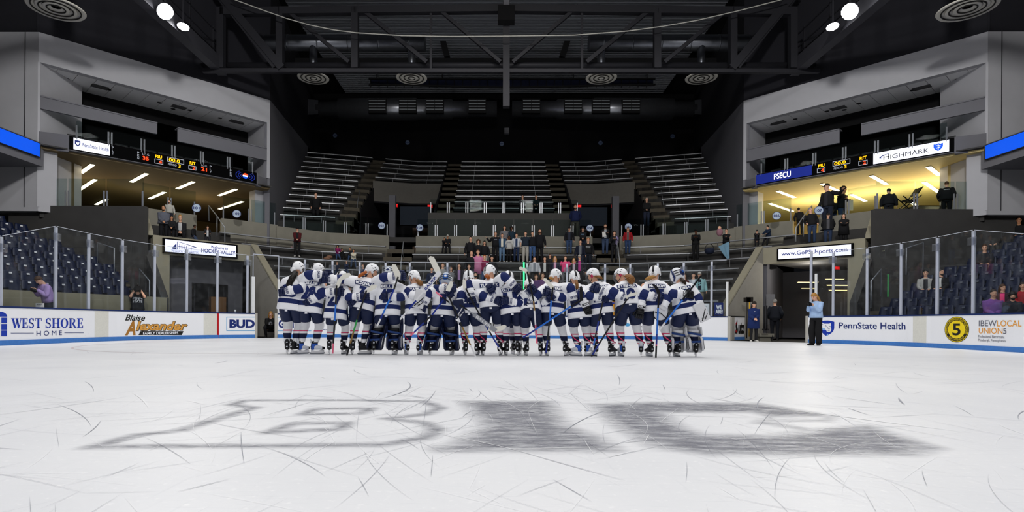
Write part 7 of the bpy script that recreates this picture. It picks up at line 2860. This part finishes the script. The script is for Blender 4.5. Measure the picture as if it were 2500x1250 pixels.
# people among the navy seats
def sea(label, hx, hy, row, top, bottom, **q):
    off, zf = .75 + .68 * row, ZSEAT[1] + .31 * row
    b0 = SA + SNv * (off - (.1 if q.get('sit') else .35))
    k = ray(hx, hy)
    k = k.x / k.y
    al = (b0.x + CX - k * b0.y) / (k * SDv.y - SDv.x)
    return person_at(label, hx, hy, b0.y + SDv.y * al, zf, top, bottom, H=q.pop('H', 1.7), z0=zf, group='spectators in the navy seats', **q)


sea('woman in a purple sweater sitting with folded hands near the union lettering', 2423, 706, 0, '7c4f9c', '4d6484', sit=True, hair=('bun', 'dark'), arms='clasp', bulk=1.12, face=-.3)
sea('girl with long light brown hair in hot pink under a dark jacket', 2447, 703, 1, '3a2630', '23232a', sit=True, hair=('long', 'brown'), inner='e8387e', arms='lap', H=1.45, yaw=35)
sea('bearded man with curly hair and a dark jacket in the front seats', 2472, 727, 0, '20242e', '20242e', sit=True, hair=('curly', 'black'), beard='black', arms='lap', yaw=10, H=1.5)
sea('dark-haired woman in a red top at the edge of the front seats', 2497, 706, 1, '9c1622', '1e1e24', sit=True, hair=('long', 'dark'), arms='lap', H=1.5)
sea('young person in an open pale grey jacket sitting low in the navy seats', 2260, 663, 3, 'a9a9a6', '181a22', sit=True, hair=HB, inner='1c1c20', arms='lap')
sea('man in a dark jacket seen in profile, whispering beside the pale grey jacket', 2297, 659, 3, '16161a', '16161a', sit=True, hair=HB, beard='dark', yaw=70, face=.3, inner='c9c9c6', arms='lap')
sea('lone dim figure sitting high in the navy seats with pale hands', 2404, 587, 6, '1d1d24', '6b5a52', sit=True, hair=HBR, arms='lap')
sea('man in a black and gold hockey jersey standing high in the side stand', 2458, 472, 11, '16161a', '2a3a52', hair=('short', 'dark'), beard='dark', H=1.8, print=('P', 'b8892c', .16, .34, .14))
sea('dim man in black sitting beside the black and gold jersey', 2488, 508, 10, '121214', '121214', sit=True, hair=('bald', 'dark'), skin='tan', arms='lap')
sea('dim head and dark shoulders above the side glass', 2424, 541, 9, '161413', '161413', sit=True, hair=HBR, arms='lap')
# ---- staff close to the ice
wom, wI = person_at('short-haired woman in a lilac sweatshirt bending over behind the window-firm boards', 119, 673, bpath(s_at(119)).y + .42, .3, 'b79ad2', '3c4048', face=1.1, hair=('short', 'brown'), lean=.25, pitch=-35, arms='phone', voxel=.012, curl=1.0)
cm, cI = person_at('cameraman in a black PENN STATE T-shirt behind the dealer boards', 336, 700, bpath(s_at(336)).y + .36, 0.12, '16181f', '22242c', hair=HD, arms='camera', tee=1, print=('PENN|STATE', 'd8dade', .2, .40, .28), voxel=.012, curl=1.1)
nv, nI = person_at('woman in a knitted hat and long navy team coat standing in the wide opening', 1840, 738, 23.0, 0, '172a5e', '17171b', face=-.25, hair=('long', 'dark'), cap='2c2520', brim=0, coat=.38, bulk=1.15, pitch=-18, arms='clasp', shoes=SHOEW, voxel=.012, skin='fair', print=('P', 'c8ccd6', .32, .38, .05))
bk, bI = person_at('person in dark clothes walking away into the tunnel on skates', 1892, 733, 24.9, 0, '12161f', '10131b', face=PI, hair=('short', 'grey'), arms='pockets', bulk=1.1, tee=0)
ph, pI = person_at('fair-haired photographer in a pale blue sweater and wide black trousers on the ice', 1993, 717, 19.15, 0, 'a3bfe4', '0e0e11', face=.5, hair=('long', 'blond'), pitch=-28, yaw=-8, arms='chest', wide=1.55, voxel=.011, curl=1.1, lean=.02)
cr, rI = None, None
_Y = 24.8
_tp = at(661, 768, _Y)
P_ = dict(s=.98, M=Matrix.Translation((_tp.x, _Y, 0)) @ Matrix.Rotation(PI - math.atan2(_tp.x, _Y), 4, 'Z'), lean=.28, hip=(0, -.12, .36), lf=(-.16, .16, 0), rf=(.18, .12, 0), lk=(-.5, 1, .3), rk=(.4, 1, .3), lh=(-.05, .34, .56), rh=(.06, .34, .56),
          headR=Matrix.Rotation(-.05, 3, 'X'), top=cloth('121214'), bottom=cloth('131318'), shoes=SHOE, hair=('long', 'blond'), sit=1, voxel=.012, curl=1.1, inner=None)
cr, rI = civil('person', 'fair-haired photographer in black crouching in the narrow gate', P_)

# ---- things people hold or that lie about
CAMB = mk('camera_black', '121214', .4)
CAMG = mk('camera_grey', '6f7278', .4)


def camera_prop(I, body, label, big=False, col=CAMB):
    M = body.matrix_world
    l, r = [M @ I['arms'][k][2] for k in 'lr']
    c = (l + r) / 2
    f = (M.to_3x3() @ V((0, 1, 0))).normalized()
    x = (M.to_3x3() @ V((1, 0, 0))).normalized()
    R = Matrix((x, f, V((0, 0, 1)))).transposed()
    root = empty('video_camera' if big else 'photo_camera', c + f * .1 + V((0, 0, .03)), label, 'camera')
    k = 1.5 if big else 1
    MB().box((0, 0, 0), (.14 * k, .07 * k, .1 * k), 0, R).box(tuple(V((0, 0, .06 * k))), (.06 * k, .06 * k, .035 * k), 0, R).obj('camera_body', col, root)
    mb = MB()
    mb.tube([f * .03 * k, f * .07 * k, f * .13 * k], [.034 * k, .037 * k, .035 * k], 16)
    mb.obj('lens', CAMB, root)
    if big:
        MB().box(tuple(-f * .2 + V((0, 0, .02))), (.16, .36, .2), 0, R).obj('battery_pack', CAMB, root)
        MB().beam(f * -.2 + V((0, 0, .14)), f * .1 + V((0, 0, .17)), .03, .03).obj('top_handle', CAMB, root)
        mb = MB()
        mb.tube([x * .09 + f * .02, x * .2 + f * .06], [.03, .036], 12)
        mb.obj('viewfinder', CAMB, root)
    else:
        mb = MB()
        hc = M @ I['neck']
        mb.tube([x * .06, (hc - root.location) * .55 + x * .09 - f * -.03, (hc - root.location) + x * .05], .006, 5)
        mb.obj('neck_strap', CAMB, root)
    return root


camera_prop(pI, ph, 'black photo camera in the hands of the woman in pale blue')
camera_prop(cI, cm, 'large black shoulder video camera held by the cameraman', True)
camera_prop(rI, cr, 'grey photo camera held by the crouching photographer', False, CAMG)
c = wom.matrix_world @ ((wI['arms']['l'][2] + wI['arms']['r'][2]) / 2 + V((0, .06, 0)))
root = empty('black_gloves_bundle', c, 'black bundle of gloves in the hands of the woman in lilac', 'gloves')
root.name = 'folded_glove'
mb = MB()
mb.ell((0, 0, 0), (.09, .07, .06), None, 12, 8).ell((.06, 0, -.03), (.06, .05, .045), None, 10, 7).ell((-.05, .02, .03), (.05, .05, .04), None, 10, 7)
wrinkle(mb, 0, .02, 14, 3)
mb.obj('leather', GLB, root)


def flat_sign(name, label, cat, px, Y, face, texts, group=None, dz=.008):
    """thin upright board given by its photo rectangle"""
    x0, y0, x1, y1 = px
    a, b, c = at(x0, y1, Y), at(x1, y1, Y), at(x0, y0, Y)
    o = a.copy()
    root = empty(name, o, label, cat, group)
    mb = MB()
    mb.prism([V((0, 0, 0)), b - o, b - o + c - o, c - o], (0, .012, 0))
    mb.obj('board', face, root)
    f0 = frame_fn(a, b, c, .006)
    for s, u, v, w, h, m, bold in texts:
        lettering('sign_lettering', s, lambda p, q: f0(p, q) - o, u, v, w, h, m, root, bold)
    return root


flat_sign('paper_notice', 'small white paper notice on the window-firm boards reading do not', 'sign', (87, 740, 107, 750), bpath(s_at(97)).y + .12, cloth('d6d6d6'), [('DO NOT', .15, .5, .7, .35, GLB, .02)])
_pY = 25.86
flat_sign('we_are_poster', 'navy WE ARE! poster on the end glass by the wide opening', 'poster', (1744, 739, 1766, 771), bpath(s_at(1744)).y + .13, INKN, [('WE', .2, .52, .58, .3, WHITE, .06), ('ARE!', .12, .15, .8, .34, WHITE, .06)])
flat_sign('red_white_poster', 'white poster with a red top strip behind the white-padded goalie', 'poster', (1716, 741, 1732, 772), bpath(s_at(1716)).y + .13, WHITE, [('M', .35, .72, .3, .2, WHITE, .04)])
o = flat_sign('orange_yellow_poster', 'orange and yellow poster behind the end glass beside number 10', 'poster', (1485, 736, 1500, 770), bpath(s_at(1485)).y + .13, ORG, [])
poly2d('blue_header', [rect(.0, .5, .26, .58)], lambda u, v: V((u, -.008, v)), INKB, o)
poly2d('yellow_patch', [[(.0, .1), (.4, .3), (.7, .15), (.9, .5), (.7, .75), (.3, .6), (.05, .4)]], lambda u, v: V((u * .25, -.008, v * .55)), YEL, o)
flat_sign('orange_poster', 'orange and black poster behind the end glass under the glove of number 10', 'poster', (1556, 758, 1571, 772), bpath(s_at(1556)).y + .13, mat('poster_ember', 'a4511f', .5, var=.5, scale=20), [])
flat_sign('white_red_poster', 'narrow white and red poster behind the glass beside number 27', 'poster', (850, 735, 858, 770), bpath(s_at(858)).y + .13, WHITE, [('MA', .1, .75, .8, .16, REDL, .03)])
# glowing green tube
mb = MB()
mb.tube([at(1279, 706, 25.62), at(1279, 640, 25.62)], .035, 10)
o = mb.obj('green_light_tube', mat('green_glow', '30ff80', .4, emit=2.2, ecol='35ff7c'))
tag(o, 'upright glowing green light tube on the end glass behind the team', 'light')
# white sheet, blankets, carrier, cup
Mw = None
for lb, px, Y, col, nm in (('white sheet of paper held by the man in the dark coat', [(1470, 566), (1478, 566), (1480, 577), (1471, 579)], 31.0, WHT, 'paper_sheet'), ('pale blue baby blanket hanging from the arms of the person in black', [(1754, 602), (1779, 590), (1782, 628), (1776, 634)], 27.8, '6f93a8', 'baby_blanket'),
                       ('lilac jacket hanging over the arm of the girl on the steps', [(1504, 575), (1510, 580), (1509, 600), (1503, 596)], 30.6, '8d83a8', 'draped_jacket')):
    q = [at(x, y, Y) for x, y in px]
    mb = MB()
    n = 6
    grid = []
    for i in range(n + 1):
        for j in range(n + 1):
            p = q[0].lerp(q[1], i / n).lerp(q[3].lerp(q[2], i / n), j / n)
            grid.append(p + V((0, .04 * math.sin(i * 1.7 + j * .6), 0)) * (nm != 'paper_sheet'))
    f = [(i * (n + 1) + j, (i + 1) * (n + 1) + j, (i + 1) * (n + 1) + j + 1, i * (n + 1) + j + 1) for i in range(n) for j in range(n)]
    mb.add(grid, f, 0, True)
    mb.add([g_ + V((0, .012, 0)) for g_ in grid], f, 0, True)
    tag(mb.obj(nm, cloth(col)), lb, 'paper' if nm == 'paper_sheet' else 'cloth')
root = empty('baby', at(1757, 567, 27.95), 'baby in a pink wrap held on the shoulder of the person in black', 'baby')
mb = MB()
mb.ell((0, 0, .0), (.15, .14, .2), None, 12, 8)
wrinkle(mb, 0, .02, 8, 2)
mb.obj('pink_wrap', cloth('8d6670'), root)
MB().ell((-.02, -.03, .2), (.08, .08, .09), None, 12, 8).obj('head', SKIN['fair'], root)
root = empty('infant_carrier', at(1732, 610, 28.35), 'dark blue infant car seat with a hoop handle on the wing bench', 'carrier')
mb = MB()
mb.loft([ering(V((0, 0, z)), V((1, 0, 0)), V((0, 1, 0)), a, b, 14) for z, a, b in ((-.2, .12, .16), (-.15, .19, .24), (.0, .22, .28), (.05, .2, .26))])
mb.obj('bucket', cloth('1a2238'), root)
mb = MB()
mb.tube([V((.21 * math.cos(t), 0, .02 + .27 * math.sin(t))) for t in [PI * i / 14 for i in range(15)]], .018, 8)
mb.obj('hoop_handle', CAMB, root)
root = empty('rolled_jacket', at(798, 631, 29.0), 'tan hand and dark rolled jacket on the bench beside the magenta jacket', 'jacket')
root['label'] = 'tan and dark rolled jacket on the bench beside the magenta jacket'
mb = MB()
mb.ell((0, 0, 0), (.17, .12, .09), None, 14, 8).ell((.1, .05, .08), (.16, .12, .1), None, 12, 8)
wrinkle(mb, 0, .03, 9, 5)
mb.obj('cloth', [cloth('7a5a48')], root)
MB().tube([at(687, 608, 29.6) + V((0, 0, -.1)), at(712, 608, 29.6) - at(712, 608, 29.6) + at(687, 608, 29.6) + V((0, 0, .13))], .035, 10)
o = MB().lathe(tuple(at(712, 609, 29.45)), [(.045, -.13), (.055, -.12), (.055, .05), (.03, .09), (.028, .14), (.0, .14)], 14).obj('drink_bottle', cloth('b98a98'))
tag(o, 'pale pink bottle on the bench beside the man in the dark red jacket', 'bottle')
o = MB().lathe(tuple(bpath(s_at(577), -.12) + V((0, 0, BH + .062))), [(.035, -.06), (.045, .06), (.04, .06), (.03, -.05)], 14).obj('paper_cup', cloth('e4e2de'))
tag(o, 'small white cup on the cap rail above the beer advert', 'cup')
# tunnel clutter: tools leaning on the flank wall, crate, folding table in the concourse
for i, (x, y0, y1, col, lb) in enumerate(((1823, 735, 826, '2a2622', 'dark handled broom leaning by the open gate door'), (1829, 734, 822, 'c79a1e', 'yellow handled shovel leaning by the open gate door'), (1866, 748, 806, '141416', 'black pole standing in the wide opening, nearer the coat'), (1872, 746, 806, '17171a', 'black pole standing in the wide opening, nearer the walker'))):
    a, b = at(x, y1, 24.6), at(x + (1 if i < 2 else 0), y0, 24.75)
    a.z = max(a.z, .02)
    root = empty('long_tool', a, lb, 'tool', 'tools by the wide opening')
    MB().tube([V((0, 0, 0)), b - a], .025 if i < 2 else .03, 8).obj('handle', cloth(col), root)
    if i < 2:
        MB().box(tuple(b - a + V((0, 0, .05))), (.28, .06, .2)).obj('tool_head', cloth('1c1714'), root)
    else:
        MB().box((0, 0, .02), (.14, .1, .06)).obj('foot', cloth('1c1c1e'), root)
root = empty('concrete_block', at(1867, 818, 25.1), 'low grey concrete block under the black poles', 'block')
MB().box((0, 0, 0), (.62, .4, .14)).box((0, .04, -.22), (.5, .3, .3)).obj('body', CONC, root)
flat_sign('white_board', 'large dim white sheet on the tunnel wall of the wide opening', 'board', (1871, 718, 1892, 792), 25.9, cloth('77777a'), [])
root = empty('folding_table', at(2272, 500, 24.4), 'folding table with chairs stacked on it in the lit concourse', 'table')
root.location.z = 5.6
MB().box((0, 0, 0), (1.7, .7, .04)).obj('table_top', CAMB, root)
for x in (-.75, .75):
    for y in (-.28, .28):
        MB().beam((x, y, 0), (x * .9, y, -.7), .035, .035).obj('leg', CAMB, root)
root = empty('folded_wheelchair', at(2218, 487, 24.2), 'dark folding chair frame tipped back in the lit concourse', 'chair')
mb = MB()
for q in (-.2, .2):
    mb.beam((-.45, q, -.5), (.4, q, .15), .03, .03).beam((.35, q, -.5), (-.35, q, .1), .03, .03).beam((.0, q, -.15), (.45, q, .5), .03, .03)
mb.beam((-.2, 0, -.05), (.2, 0, -.1), .4, .04).beam((.2, 0, .15), (.42, 0, .46), .4, .03)
root.name = 'folding_chair'
mb.obj('frame', CAMB, root)
flat_sign('notice_sheet', 'white notice sheet on the lit concourse glass beside the curly-haired woman', 'notice', (2068, 489, 2083, 514), 26.2, cloth('cfc9ba'), [])
